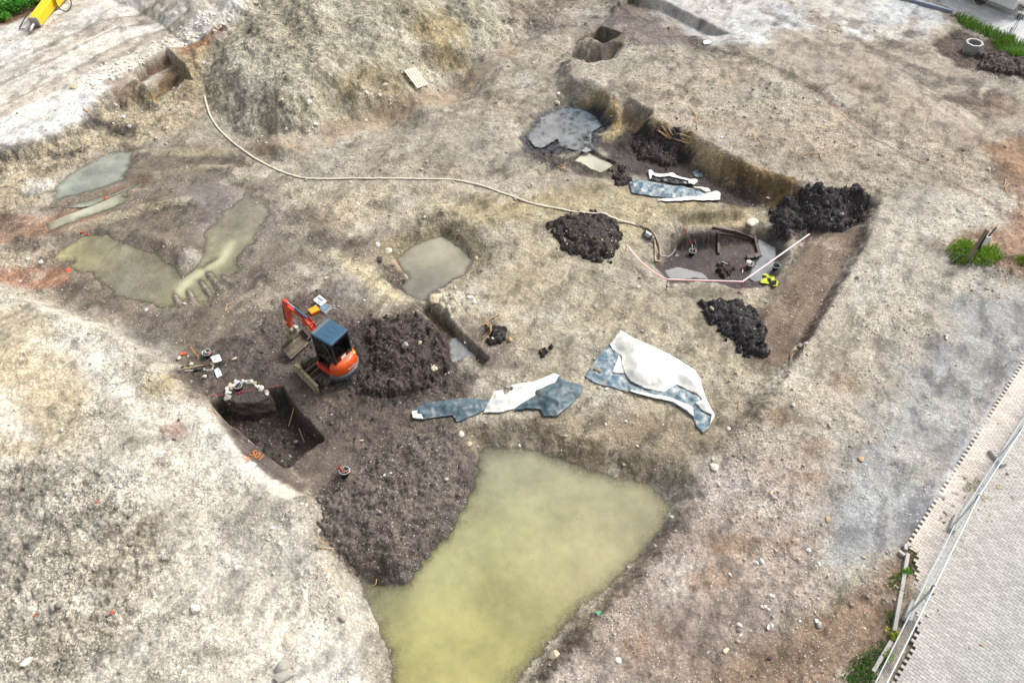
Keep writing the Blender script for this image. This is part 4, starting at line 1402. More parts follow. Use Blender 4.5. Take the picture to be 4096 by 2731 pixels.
# ------------------------------------------------------------------ heaps of dug soil
def heap(name, label, pts, hgt, rgb, group=None, slope=0.7, clod=0.10, cs=4.5, h=0.04, seed=0, peb=0.15, wet=0.25, rag=0.42):
    P = PH(pts)
    A = np.array(P)
    x0, y0 = A.min(0) - 0.4
    x1, y1 = A.max(0) + 0.4
    gx, gy = np.meshgrid(np.arange(x0, x1, h), np.arange(y0, y1, h))
    na = fbm(gx * 1.1, gy * 1.1, 4, 300 + seed)
    nb = fbm(gx * 4, gy * 4, 3, 320 + seed, 0.6)
    d = -sdf(P, gx, gy) + rag * (na * 0.8 + nb * 0.9)
    zg = height(gx, gy)
    dd = np.maximum(d, 0)
    hz = hgt * (1 - np.exp(-slope * dd / hgt)) * (1 + 0.35 * na)
    w1, i1 = worley(gx * cs, gy * cs, 340 + seed)
    w2, i2 = worley(gx * cs * 2.3, gy * cs * 2.3, 360 + seed)
    dome = np.sqrt(np.clip(1 - (w1 / 0.68) ** 2, 0, 1)) * (0.25 + 0.75 * i1)
    dome2 = np.sqrt(np.clip(1 - (w2 / 0.68) ** 2, 0, 1)) * (0.2 + 0.8 * i2)
    z = zg - 0.05 + hz * 0.95 + sstep(0, 0.1, d) * 0.06 + sstep(-0.02, 0.12, d) * (clod * dome + clod * 0.5 * dome2 + 0.03 * nb)
    keep = d > -0.06
    k = keep[:-1, :-1] | keep[1:, 1:]
    me, used = mesh_from_grid(name, gx, gy, z, k)
    q = sl_box(x0, x1 - h, y0, y1 - h)      # later things stand on the heap, not in it
    if q is not None:
        fx = np.clip((GX[q] - x0) / h, 0, gx.shape[1] - 1.01)
        fy = np.clip((GY[q] - y0) / h, 0, gx.shape[0] - 1.01)
        zi = np.where(d > 0.02, z, -9)[fy.astype(int), fx.astype(int)]
        Z[q] = np.maximum(Z[q], zi)
    c = np.array(S(*rgb))[None, None] * (1 + 0.25 * na + 0.25 * nb + 0.5 * (i1 - 0.5))[..., None]
    c = np.clip(c, 0.006, 0.8)
    set_attr(me, 'soil', c.reshape(-1, 3)[used])
    g = np.stack([np.full(d.shape, peb), np.full(d.shape, wet), np.full(d.shape, 0.8)], -1)
    set_attr(me, 'ground', g.reshape(-1, 3)[used])
    me.materials.append(M_SOIL)
    o = bpy.data.objects.new(name, me)
    COLL.objects.link(o)
    return tagged(o, label, 'soil heap', group)

# ------------------------------------------------------------------ soil heaps
heap('soil_heap', 'black crumbly soil heap just below the long pale hose', [(1258, 515), (1275, 498), (1330, 492), (1385, 495), (1425, 515), (1425, 560), (1405, 600), (1350, 602), (1310, 585), (1290, 550), (1262, 535)], 0.55, (64, 56, 53), seed=1)
heap('soil_heap', 'black soil heap with a spilled tail, left of the tracked brown lane', [(1612, 700), (1640, 682), (1700, 685), (1735, 715), (1758, 770), (1735, 800), (1755, 815), (1720, 822), (1690, 790), (1650, 760), (1620, 735)], 0.5, (50, 47, 48), seed=2)
heap('soil_heap', 'big dark brown rubble heap right beside the orange digger', [(832, 745), (880, 726), (960, 728), (1010, 768), (1035, 805), (1030, 850), (960, 900), (890, 920), (830, 900), (850, 830)], 0.55, (72, 61, 57), seed=3, clod=0.16, cs=3.2, slope=0.5)
heap('soil_heap', 'dark heap of clods filling the far corner of the long trench', [(1765, 485), (1840, 442), (1930, 436), (2003, 448), (1992, 500), (1935, 530), (1865, 528), (1790, 545)], 0.45, (60, 55, 56), seed=4, clod=0.17, cs=3.0)
heap('soil_heap', 'low dark mound on the trench floor below the pile of roots', [(1440, 320), (1490, 308), (1560, 318), (1580, 355), (1530, 385), (1470, 365)], 0.4, (62, 53, 52), seed=5)
heap('soil_heap', 'small dark mound between the square pool and the upper tarp', [(1398, 400), (1430, 392), (1452, 402), (1445, 425), (1410, 425)], 0.3, (58, 50, 48), seed=6)
heap('soil_heap', 'dark earth mound sloping into the yellow pond', [(730, 1150), (800, 1100), (880, 1050), (980, 990), (1068, 1005), (1078, 1060), (1015, 1195), (945, 1285), (900, 1318), (800, 1290), (740, 1235)], 0.22, (104, 94, 87), seed=7, clod=0.075, cs=5.5, slope=0.2, peb=0.3)
heap('soil_heap', 'small crumbly dark pile by the orange roots', [(1118, 757), (1150, 748), (1168, 775), (1140, 795), (1118, 785)], 0.15, (52, 46, 44), seed=8)
heap('soil_heap', 'dark topsoil heap around the concrete shaft ring', [(2235, 130), (2290, 128), (2352, 130), (2420, 145), (2420, 185), (2310, 172), (2250, 160)], 0.45, (84, 74, 70), seed=9, clod=0.12, cs=3)
heap('soil_heap', 'tiny black clump lying alone in the middle of the plateau', [(1236, 805), (1262, 800), (1270, 812), (1250, 822), (1236, 818)], 0.15, (50, 44, 42), seed=10)
heap('soil_heap', 'round red-brown crumb pile on the floor of the dug-out box', [(1638, 606), (1670, 600), (1682, 620), (1660, 636), (1636, 626)], 0.15, (62, 46, 40), seed=11)
heap('soil_heap', 'pale grey clod heap above the long narrow channel', [(985, 690), (1010, 676), (1050, 690), (1062, 715), (1030, 728), (995, 710)], 0.3, (186, 178, 158), seed=12, peb=0.8, wet=0)


# ------------------------------------------------------------------ mini excavator
FR = R(145.8)
EXB = Vector((-6.63, 18.9, 0))
EXB.z = float(height(EXB.x, EXB.y)) + 0.02
EZ = EXB.z
ex = thing('mini_excavator', 'orange mini excavator with a blue-grey cab roof on the dark soil', 'excavator', EXB, FR)
UA = R(223.7) - FR
UM = Matrix.Translation((0.38, -0.11, 0)) @ Matrix.Rotation(UA, 4, 'Z') @ Matrix.Translation((0, 0, 0))


def xf(mb, M):
    mb.v = [tuple(M @ Vector(v)) for v in mb.v]
    return mb


# undercarriage: tracks run along its own forward axis, the dozer blade in front
for s in (-1, 1):
    tr = MB()
    prof = []
    for a in np.linspace(90, 270, 9):
        prof.append((-0.60 + 0.25 * math.cos(R(a)), 0.25 + 0.25 * math.sin(R(a))))
    for a in np.linspace(-90, 90, 9):
        prof.append((0.66 + 0.25 * math.cos(R(a)), 0.25 + 0.25 * math.sin(R(a))))
    n = len(prof)
    w0, w1 = s * 0.53 - 0.13, s * 0.53 + 0.13
    vs = [(x, w0, z) for x, z in prof] + [(x, w1, z) for x, z in prof] + [(x * 0.93, w0 + 0.02, (z - 0.25) * 0.78 + 0.25) for x, z in prof] + [(x * 0.93, w1 - 0.02, (z - 0.25) * 0.78 + 0.25) for x, z in prof]
    fs = []
    for i in range(n):
        j = (i + 1) % n
        fs += [(i, j, n + j, n + i), (i, 2 * n + i, 2 * n + j, j), (n + i, n + j, 3 * n + j, 3 * n + i)]
    tr.add(vs, fs)
    tot = 40
    for k in range(tot):            # rubber cleats
        t = k / tot * n
        i = int(t)
        f = t - i
        a, b = prof[i], prof[(i + 1) % n]
        x, z = a[0] + (b[0] - a[0]) * f, a[1] + (b[1] - a[1]) * f
        tr.box((x * 1.015, s * 0.53, 0.25 + (z - 0.25) * 1.05), (0.05, 0.25, 0.05))
    t_o = xf(tr, UM).build('track', M_RUBBER, ex, bevel=0.008)
    wh = MB()
    for x, r in ((-0.60, 0.19), (0.66, 0.19), (-0.25, 0.09), (0.0, 0.09), (0.25, 0.09)):
        z = 0.25 if abs(x) > 0.5 else 0.12
        for y in (s * 0.53,):
            wh.tube([(x, y - 0.15, z), (x, y + 0.15, z)], r, 16)
    wh.box((0, s * 0.53, 0.25), (1.1, 0.16, 0.12))
    xf(wh, UM).build('track_rollers', M_MUD, t_o)
uc = MB()
uc.box((0, 0, 0.32), (0.75, 0.8, 0.22))
uc.tube([(0, 0, 0.42), (0, 0, 0.58)], 0.33, 24)
xf(uc, UM).build('undercarriage', M_MUD, ex, bevel=0.02)
bl = MB()
bl.bar((1.12, -0.72, 0.2), (1.12, 0.72, 0.2), 0.06, 0.34)
bl.bar((1.17, -0.72, 0.05), (1.17, 0.72, 0.05), 0.10, 0.05)
bl.bar((1.10, -0.72, 0.38), (1.10, 0.72, 0.38), 0.11, 0.05)
xf(bl, UM).build('dozer_blade', M_MUDL, ex, bevel=0.012, label='dozer blade caked in pale chalky mud')
ba = MB()
for y in (-0.28, 0.28):
    ba.bar((0.3, y, 0.30), (1.10, y, 0.22), 0.10, 0.12)
ba.tube([(0.35, 0, 0.36), (0.7, 0, 0.32)], 0.055, 10)
ba.tube([(0.7, 0, 0.32), (1.08, 0, 0.26)], 0.03, 10)
xf(ba, UM).build('blade_arm', M_MUD, ex, bevel=0.01)

# upper structure
hz0, hz1 = 0.56, 0.74
plat = MB()
arc = [(-0.34 - 0.54 * math.cos(R(a)) * 1.0, 0.60 * math.sin(R(a))) for a in np.linspace(-80, 80, 15)]
outl = [(0.50, -0.50), (0.50, 0.50), (0.25, 0.56)] + [(x, y) for x, y in arc[::-1]] + [(0.25, -0.56)]
plat.prism(outl, hz0, hz1)
plat.build('swing_frame', M_RED, ex, bevel=0.02)
cw = MB()                       # tall rounded engine cover at the back
nseg = 17
rows = [(0.70, 1.0), (0.82, 1.035), (1.00, 1.03), (1.14, 0.985), (1.22, 0.90), (1.26, 0.78)]
vs = []
for z, k in rows:
    for a in np.linspace(-84, 84, nseg):
        vs.append((-0.30 - 0.56 * k * math.cos(R(a)) ** 0.8, 0.61 * k * math.sin(R(a)), z))
fs = []
for i in range(len(rows) - 1):
    for k in range(nseg - 1):
        fs.append((i * nseg + k, i * nseg + k + 1, (i + 1) * nseg + k + 1, (i + 1) * nseg + k))
fs.append(tuple(range((len(rows) - 1) * nseg, len(rows) * nseg)))
fs.append(tuple(range(nseg))[::-1])
cw.add(vs, fs, smooth=True)
cw_o = cw.build('engine_cover', M_ORANGE, ex)
bpr = MB()
vs, fs = [], []
for z, k in ((0.50, 1.02), (0.52, 1.10), (0.70, 1.12), (0.745, 1.05)):
    for a in np.linspace(-88, 88, nseg):
        vs.append((-0.30 - 0.56 * k * math.cos(R(a)) ** 0.8, 0.61 * k * math.sin(R(a)), z))
for i in range(3):
    for k in range(nseg - 1):
        fs.append((i * nseg + k, i * nseg + k + 1, (i + 1) * nseg + k + 1, (i + 1) * nseg + k))
fs.append(tuple(range(3 * nseg, 4 * nseg)))
fs.append(tuple(range(nseg))[::-1])
bpr.add(vs, fs, smooth=True)
bpr.build('rear_bumper', M_BUMP, ex)


def lettering(name, text, size, M, mat, parent, ext=0.003):
    c = bpy.data.curves.new(name, 'FONT')
    c.body = text
    c.size = size
    c.align_x = 'CENTER'
    c.align_y = 'CENTER'
    c.extrude = ext
    tmp = bpy.data.objects.new(name + '_tmp', c)
    COLL.objects.link(tmp)
    bpy.context.view_layer.update()
    me = bpy.data.meshes.new_from_object(tmp)
    bpy.data.objects.remove(tmp)
    bpy.data.curves.remove(c)
    me.materials.clear()
    me.materials.append(mat)
    me.transform(M)
    o = bpy.data.objects.new(name, me)
    COLL.objects.link(o)
    if parent is not None:
        o.parent = parent
    return o


# the cover's rear face points along -x: text reads left to right as seen from behind
face = Matrix(((0, 0, -1, 0), (-1, 0, 0, 0), (0, 1, 0, 0), (0, 0, 0, 1)))
lettering('lettering', 'Kubota', 0.13, Matrix.Translation((-0.885, -0.02, 0.93)) @ face, M_WHITE, cw_o)
em = MB()
em.box((-0.885, -0.02, 1.05), (0.012, 0.03, 0.07))
em.box((-0.885, 0.03, 1.03), (0.012, 0.02, 0.05))
em.box((-0.885, -0.07, 1.03), (0.012, 0.02, 0.05))
em.build('emblem', M_STEEL, cw_o)
st = MB()
st.box((-0.66, -0.42, 1.205), (0.12, 0.10, 0.01), Matrix.Rotation(R(-25), 3, 'Y'))
st.build('warning_sticker', M_YEL, cw_o)
for y, a_, l_ in ((-0.40, 42, 0.16), (0.40, -42, 0.12)):
    st = MB()
    st.box((-0.73, y, 0.80), (0.012, l_, 0.04), Matrix.Rotation(R(a_), 3, 'Z'))
    st.build('reflector', M_YEL, cw_o)

# cab
cx0, cx1, cy0, cy1, cz0, cz1 = -0.60, 0.40, -0.45, 0.45, 0.74, 2.34
fl = MB()
fl.box(((cx0 + cx1) / 2, 0, 0.755), (cx1 - cx0 - 0.02, cy1 - cy0 - 0.02, 0.03))
for k in range(7):
    fl.box((0.05 + k * 0.05, 0, 0.775), (0.02, 0.7, 0.012))
fl.build('cab_floor', M_FLOORM, ex)
fr = MB()
pw = 0.07
cor = [(cx0, cy0), (cx1, cy0), (cx1, cy1), (cx0, cy1)]
for i, (x, y) in enumerate(cor):
    sx_, sy_ = (1 if x < 0 else -1), (1 if y < 0 else -1)
    z0 = 1.22 if x < 0 else cz0
    fr.bar((x + sx_ * 0.035, y + sy_ * 0.035, z0 if x > 0 else cz0), (x + sx_ * 0.05, y + sy_ * 0.05, cz1 - 0.02), pw, pw, up=(1, 0, 0))
for y in (cy0 + 0.035, cy1 - 0.035):
    fr.bar((cx0, y, cz1 - 0.05), (cx1, y, cz1 - 0.05), 0.07, 0.07)
    fr.bar((cx0, y, cz0 + 0.03), (cx1, y, cz0 + 0.03), 0.06, 0.08)
fr.bar((-0.12, cy1 - 0.03, cz0), (-0.12, cy1 - 0.03, cz1), 0.055, 0.055, up=(1, 0, 0))
fr.bar((-0.12, cy0 + 0.03, cz0), (-0.12, cy0 + 0.03, cz1), 0.055, 0.055, up=(1, 0, 0))
for x in (cx0 + 0.035, cx1 - 0.035):
    fr.bar((x, cy0, cz1 - 0.05), (x, cy1, cz1 - 0.05), 0.07, 0.07)
fr.bar((cx0 + 0.03, cy0, 1.24), (cx0 + 0.03, cy1, 1.24), 0.05, 0.06)
fr.bar((cx1 - 0.03, cy0, 1.15), (cx1 - 0.03, cy1, 1.15), 0.025, 0.025)
cab = fr.build('cab', M_DARK, ex, bevel=0.015)
rf = MB()
rf.box(((cx0 + cx1) / 2 - 0.005, 0, cz1 + 0.035), (1.03, 0.94, 0.07), taper=0.95)
rf_o = rf.build('cab_roof', M_ROOF, cab, bevel=0.035)
rr = MB()
for y in (-0.22, 0.0, 0.22):
    rr.box((-0.16, y, cz1 + 0.072), (0.36, 0.016, 0.010))
rr.build('roof_rib', M_ROOF, cab, bevel=0.003)
sky_ = MB()
sky_.box((0.31, 0, cz1 + 0.072), (0.15, 0.84, 0.008))
sky_.build('roof_window', M_ROOFL, cab)
for nm, a, b in (('rear_window', (cx0 + 0.012, cy0 + 0.06, 1.27), (cx0 + 0.03, cy1 - 0.06, cz1 - 0.08)), ('windscreen', (cx1 - 0.02, cy0 + 0.06, 0.80), (cx1 - 0.012, cy1 - 0.06, cz1 - 0.08)),
                 ('side_window', (cx0 + 0.08, cy0 + 0.01, 0.82), (cx1 - 0.08, cy0 + 0.018, cz1 - 0.08)), ('door_window', (cx0 + 0.08, cy1 - 0.02, 0.84), (-0.15, cy1 - 0.012, cz1 - 0.08)),
                 ('front_side_window', (-0.09, cy1 - 0.02, 0.84), (cx1 - 0.08, cy1 - 0.012, cz1 - 0.08))):
    g = MB()
    g.hexa([(a[0], a[1], a[2]), (b[0], a[1], a[2]), (b[0], b[1], a[2]), (a[0], b[1], a[2]), (a[0], a[1], b[2]), (b[0], a[1], b[2]), (b[0], b[1], b[2]), (a[0], b[1], b[2])])
    g.build(nm, M_GLASS, cab)
ds = MB()                       # door frame with its bent grab rail
ds.tube(smooth_line([(-0.14, cy1 + 0.02, 2.2), (-0.3, cy1 + 0.025, 2.15), (-0.47, cy1 + 0.02, 1.7), (-0.5, cy1 + 0.02, 1.35)], 5), 0.014, 8)
ds.bar((cx0 + 0.05, cy1 + 0.006, 1.32), (-0.12, cy1 + 0.006, 1.32), 0.03, 0.03)
ds.build('door_rail', M_BUMP, cab)
dh = MB()
dh.box((-0.44, cy1 + 0.02, 1.1), (0.06, 0.03, 0.16))
dh.build('door_handle', M_WHITE, cab, bevel=0.01)
se = MB()
se.box((-0.20, 0, 1.08), (0.46, 0.48, 0.14))
se.box((-0.42, 0, 1.42), (0.12, 0.46, 0.62), Matrix.Rotation(R(-8), 3, 'Y'))
for y in (-0.31, 0.31):
    se.box((-0.10, y, 1.12), (0.42, 0.10, 0.34))
    se.tube([(0.05, y, 1.26), (0.07, y, 1.48)], 0.018, 8)
se.tube([(0.25, 0.08, 0.8), (0.22, 0.08, 1.3)], 0.015, 8)
se.tube([(0.25, -0.08, 0.8), (0.22, -0.08, 1.3)], 0.015, 8)
se.build('driver_seat', M_SEAT, ex, bevel=0.02)
bt = MB()
bt.lathe((-0.51, -0.30, 1.25), [(0.001, 0), (0.07, 0.0), (0.075, 0.2), (0.05, 0.23), (0.052, 0.27), (0.001, 0.28)], 16)
bt.build('water_jug', M_TEAL, ex)
pp = MB()
pp.box((cx0 + 0.0, 0.02, 1.36), (0.006, 0.24, 0.15))
pp.build('window_note', M_PAPER, ex)
for y, x in ((0.53, 0.44), (-0.53, 0.42)):
    mm = MB()
    mm.box((x, y, 2.12), (0.07, 0.14, 0.17))
    mm.tube([(x - 0.03, y * 0.82, 2.1), (x, y, 2.1)], 0.012, 6)
    mm.build('mirror', M_BUMP, ex, bevel=0.02)

# boom, arm, coupler and wide ditching bucket (tool plane is x-z)
bm_ = MB()
path = [(0.60, 0.80), (0.72, 1.45), (0.95, 2.0), (1.32, 2.33), (1.98, 2.46)]
dep = [0.26, 0.30, 0.33, 0.27, 0.16]
hw = 0.085
yo = -0.03
vs, fs = [], []
for i, (x, z) in enumerate(path):
    a = path[max(i - 1, 0)]
    b = path[min(i + 1, len(path) - 1)]
    d = Vector((b[0] - a[0], 0, b[1] - a[1])).normalized()
    nn = Vector((-d.z, 0, d.x))
    for sy in (-hw, hw):
        for sn in (-1, 1):
            q = Vector((x, yo + sy, z)) + nn * sn * dep[i] / 2
            vs.append(q)
for i in range(len(path) - 1):
    o = i * 4
    fs += [(o, o + 1, o + 5, o + 4), (o + 2, o + 6, o + 7, o + 3), (o, o + 4, o + 6, o + 2), (o + 1, o + 3, o + 7, o + 5)]
fs += [(0, 2, 3, 1), (16, 17, 19, 18)]
bm_.add(vs, fs)
boom = bm_.build('boom', M_RED, ex, bevel=0.015)
br = MB()
for y in (yo - 0.10, yo + 0.10):
    br.bar((0.80, y, 2.05), (1.06, y, 2.42), 0.02, 0.12)
    br.bar((0.70, y, 1.78), (0.84, y, 2.12), 0.02, 0.06)
br.bar((0.84, yo - 0.1, 2.2), (0.84, yo + 0.1, 2.2), 0.05, 0.05)
br.bar((0.74, yo - 0.1, 1.9), (0.74, yo + 0.1, 1.9), 0.05, 0.05)
br.build('cylinder_bracket', M_RED, boom)
pv = MB()
pv.box((0.58, yo, 0.80), (0.30, 0.34, 0.42))
pv.build('boom_pivot', M_RED, ex, bevel=0.02)
cy_ = MB()
cy_.tube([(1.02, yo, 2.40), (1.56, yo, 2.60)], 0.05, 14)
cyl = cy_.build('arm_cylinder', M_ROOF, ex)
rod = MB()
rod.tube([(1.56, yo, 2.60), (2.02, yo, 2.74)], 0.028, 12)
rod.build('cylinder_rod', M_STEEL, cyl)
lc = MB()
lc.tube([(0.72, yo, 0.92), (0.98, yo, 1.72)], 0.05, 12)
lc.build('boom_cylinder', M_DARK, ex)
lettering('lettering', 'Kubota', 0.16, Matrix.Translation((1.42, yo + hw + 0.004, 2.33)) @ Matrix.Rotation(R(180), 4, 'Z') @ Matrix.Rotation(R(90), 4, 'X') @ Matrix.Rotation(R(-12), 4, 'Z'), M_WHITE, boom)
lb = MB()
lb.box((0.93, yo + hw + 0.003, 1.92), (0.08, 0.004, 0.30), Matrix.Rotation(R(32), 3, 'Y'))
lb.build('warning_label', M_WHITE, boom)
ar = MB()
ar.bar((2.02, yo, 2.76), (1.99, yo, 2.40), 0.16, 0.16, up=(1, 0, 0), h2=0.28)
ar.bar((1.99, yo, 2.40), (2.19, yo, 1.22), 0.15, 0.28, up=(1, 0, 0), h2=0.15)
arm = ar.build('dipper_arm', M_RED, ex, bevel=0.012)
bc = MB()
bc.tube([(2.18, yo, 2.45), (2.30, yo, 1.85)], 0.042, 12)
bc.tube([(2.30, yo, 1.85), (2.36, yo, 1.42)], 0.024, 10)
bc.build('bucket_cylinder', M_DARK, arm)
lk = MB()
for y in (yo - 0.09, yo + 0.09):
    lk.bar((2.36, y, 1.42), (2.15, y, 1.30), 0.025, 0.06)
lk.build('linkage', M_RED, arm)
qc = MB()
qc.box((2.16, yo, 1.06), (0.30, 0.26, 0.24))
qc.box((2.12, yo + 0.02, 0.84), (0.22, 0.30, 0.24))
qc.tube([(2.16, yo - 0.17, 1.02), (2.16, yo + 0.17, 1.02)], 0.07, 12)
qc.build('quick_coupler', M_MUDL, ex, bevel=0.03)
tb = MB()
tb.box((2.0, yo - 0.10, 1.10), (0.18, 0.14, 0.26))
tb.build('tilt_housing', solid('light_grey_housing', (206, 208, 198), 0.6, var=0.1, dirt=(150, 140, 120), dirtamt=0.2), ex, bevel=0.02)
bu = MB()
sec = [(2.28, 0.50), (2.33, 0.26), (2.22, 0.06), (2.04, 0.02), (1.88, 0.12)]
for i in range(len(sec) - 1):
    a, b = sec[i], sec[i + 1]
    bu.bar((a[0], 0, a[1]), (b[0], 0, b[1]), 1.18, 0.03, up=(0.3, 0, 1))
bu.build('bucket', M_MUD, ex, label='wide dark ditching bucket, muddy inside')
be = MB()
for y in (-0.58, 0.58):
    be.prism([(x, z) for x, z in sec], -0.012, 0.012, mat=Matrix.Translation((0, y, 0)) @ Matrix(((1, 0, 0, 0), (0, 0, 1, 0), (0, 1, 0, 0), (0, 0, 0, 1))))
be.bar((1.87, -0.60, 0.12), (1.87, 0.60, 0.12), 0.07, 0.03)
be.bar((2.29, -0.60, 0.51), (2.29, 0.60, 0.51), 0.05, 0.05)
be.build('bucket_edge', M_MUD, ex)

# ------------------------------------------------------------------ hydraulic breaker by the road
A, B = hit(126, 138), hit(262, -18)
d = (B - A)
byaw = math.atan2(d.y, d.x)
hb = thing('hydraulic_breaker', 'yellow hydraulic rock breaker lying on the white gravel road', 'breaker', (A.x, A.y, A.z), byaw)
Ld = math.hypot(d.x, d.y)
m1 = MB()
m1.tube([(0.0, 0, 0.16), (0.14, 0, 0.22)], [0.05, 0.085], 14)
m1.tube([(0.14, 0, 0.22), (0.85, 0, 0.34)], 0.085, 16)
m1.build('chisel', M_CHISEL, hb)
m2 = MB()
m2.bar((0.75, 0, 0.33), (Ld * 0.62, 0, 0.40), 0.52, 0.56, w2=0.56, h2=0.60)
m2.build('housing', M_BREAKY, hb, bevel=0.05)
m3 = MB()
m3.bar((0.70, 0, 0.32), (0.80, 0, 0.335), 0.56, 0.60)
m3.build('front_collar', M_CHISEL, hb, bevel=0.04)
m4 = MB()
for y in (-0.42, 0.42):
    m4.prism([(Ld * 0.58, 0.15), (Ld * 1.15, 0.12), (Ld * 1.25, 0.6), (Ld * 0.95, 0.95), (Ld * 0.6, 0.72)], -0.03, 0.03, mat=Matrix.Translation((0, y, 0)) @ Matrix(((1, 0, 0, 0), (0, 0, 1, 0), (0, 1, 0, 0), (0, 0, 0, 1))))
m4.bar((Ld * 0.60, 0, 0.42), (Ld * 1.15, 0, 0.48), 0.80, 0.55)
m4.build('mounting_bracket', M_BREAKY, hb, bevel=0.02)
for pts in ([(Ld * 0.62, -0.40, 0.7), (Ld * 0.5, -0.75, 0.35), (Ld * 0.55, -1.05, 0.08), (Ld * 0.75, -0.9, 0.1), (Ld * 0.9, -0.45, 0.6)], [(Ld * 0.5, 0.30, 0.55), (Ld * 0.35, 0.7, 0.4), (Ld * 0.12, 0.9, 0.08), (Ld * 0.1, 0.6, 0.06)]):
    mh = MB()
    mh.tube(smooth_line(pts, 8), 0.03, 8)
    mh.build('hydraulic_hose', M_SEAT, hb)

# ------------------------------------------------------------------ tarps
t = thing('tarp', 'large crumpled white tarp with a blue-grey underside, lying on the slope', 'tarp', hit(2550, 1480))
sheet('lower_fold', [cl3(*p) for p in [(1012, 292), (930, 390), (800, 540), (725, 660), (780, 700), (900, 742), (1120, 792), (1400, 860), (1550, 930), (1650, 1010), (1680, 1090), (1735, 1142), (1785, 1100), (1825, 1000), (1760, 870), (1715, 690), (1660, 640), (1500, 560), (1240, 420)]],
      M_TARPB, t, dz=0.03, puff=0.02, wr=0.07, seed=1, dirx=2.5, wl=0.45, label='blue-grey underside smeared with pale mud')
sheet('upper_fold', [cl3(*p) for p in [(1030, 280), (935, 395), (960, 440), (1040, 500), (1035, 560), (1062, 640), (1110, 710), (1230, 770), (1395, 806), (1450, 770), (1512, 740), (1600, 790), (1680, 820), (1730, 870), (1665, 900), (1740, 970), (1805, 1000), (1788, 1085), (1832, 1005), (1745, 830), (1705, 690), (1662, 615), (1560, 555), (1450, 488), (1240, 388), (1090, 318)]],
      M_TARPW, t, dz=0.12, puff=0.20, wr=0.11, seed=2, dirx=2.6, wl=1.0)
sheet('corner_flap', [cl3(*p) for p in [(1012, 488), (958, 635), (1058, 642), (1045, 560)]], M_TARPW, t, dz=0.10, puff=0.05, wr=0.05, seed=3)
sheet('edge_strip', [cl3(*p) for p in [(1110, 782), (1400, 836), (1480, 858), (1640, 925), (1655, 1012), (1560, 940), (1480, 888), (1400, 868), (1120, 800)]], M_TARPW, t, dz=0.10, puff=0.04, wr=0.04, seed=4)
bk = MB()
a, b = Vector(hit(*cl3(800, 600))), Vector(hit(*cl3(860, 635)))
bk.bar(a + Vector((0, 0, 0.14)), b + Vector((0, 0, 0.14)), 0.10, 0.08)
tagged(bk.build('wood_block', M_OLDWOOD, bevel=0.01), 'short wood block weighing down the blue tarp edge', 'wood block')

c9 = lambda pts: conv(pts, 1600, 1300, 1.0338)
t = thing('tarp', 'long twisted tarp, slate grey at both ends and white in the middle', 'tarp', hit(1980, 1600))
sheet('grey_end', c9([(50, 362), (95, 330), (160, 318), (250, 307), (380, 311), (372, 345), (300, 380), (235, 404), (215, 375), (95, 396), (55, 390)]), M_TARPD, t, dz=0.04, puff=0.12, wr=0.10, seed=5, dirx=0.2, wl=0.4)
sheet('white_middle', c9([(345, 366), (388, 280), (425, 274), (430, 296), (470, 270), (455, 254), (550, 240), (640, 205), (658, 214), (642, 242), (590, 266), (556, 300), (470, 352), (420, 364)]), M_TARPW, t, dz=0.06, puff=0.22, wr=0.16, seed=6, dirx=0.6, wl=0.4)
sheet('grey_hood', c9([(470, 356), (555, 300), (558, 272), (640, 245), (655, 218), (690, 240), (757, 260), (750, 285), (700, 340), (650, 382), (592, 382), (580, 352)]), M_TARPD, t, dz=0.07, puff=0.22, wr=0.16, seed=7, dirx=0.4, wl=0.45)
sheet('white_corner', c9([(48, 365), (75, 362), (100, 395), (55, 392)]), M_TARPW, t, dz=0.12, puff=0.04, wr=0.04, seed=8)

c10 = lambda pts: conv(pts, 2500, 660, 3.36)
t = thing('tarp', 'blue crinkled tarp with a broad white turned-over edge above the black heap', 'tarp', hit(2650, 770))
sheet('blue_side', c10([(55, 250), (140, 208), (300, 235), (520, 268), (640, 298), (760, 298), (900, 328), (1095, 390), (1000, 445), (820, 462), (500, 445), (330, 430), (200, 408), (90, 388), (65, 300)]), M_TARPB, t, dz=0.05, puff=0.05, wr=0.11, seed=9, dirx=0.1, wl=0.4)
sheet('white_edge', c10([(430, 502), (500, 476), (820, 455), (980, 452), (1090, 402), (1140, 388), (1240, 374), (1276, 400), (1272, 490), (1000, 497), (700, 506)]), M_TARPW, t, dz=0.09, puff=0.10, wr=0.08, seed=10, dirx=0.1, wl=0.6)
sheet('white_fold', c10([(885, 326), (1010, 328), (1120, 350), (1142, 382), (1090, 398), (1000, 350)]), M_TARPW, t, dz=0.14, puff=0.06, wr=0.06, seed=11)
t = thing('tarp', 'narrow black film tarp with white folded rim beside the blue tarp', 'tarp', hit(2680, 720))
sheet('black_film', c10([(335, 140), (400, 165), (480, 176), (560, 158), (680, 182), (855, 232), (842, 272), (690, 268), (640, 262), (500, 228), (400, 228), (340, 214)]), M_BLACKF, t, dz=0.04, puff=0.02, wr=0.04, seed=12)
sheet('white_rim', c10([(308, 100), (350, 94), (400, 138), (520, 148), (635, 128), (720, 178), (860, 214), (965, 222), (972, 250), (920, 292), (845, 275), (850, 240), (680, 196), (580, 172), (480, 188), (400, 176), (360, 150), (345, 214), (328, 210)]), M_TARPW, t, dz=0.10, puff=0.06, wr=0.06, seed=13, h=0.04)
t = thing('plastic_sheet', 'scrap of dark blue film on the trench floor behind the tarps', 'plastic sheet', hit(2785, 690))
sheet('film', c10([(900, 110), (940, 75), (1000, 70), (950, 100), (1060, 130), (1040, 170), (930, 160)]), M_TARPD, t, dz=0.02, puff=0.02, wr=0.06, seed=14, h=0.04)

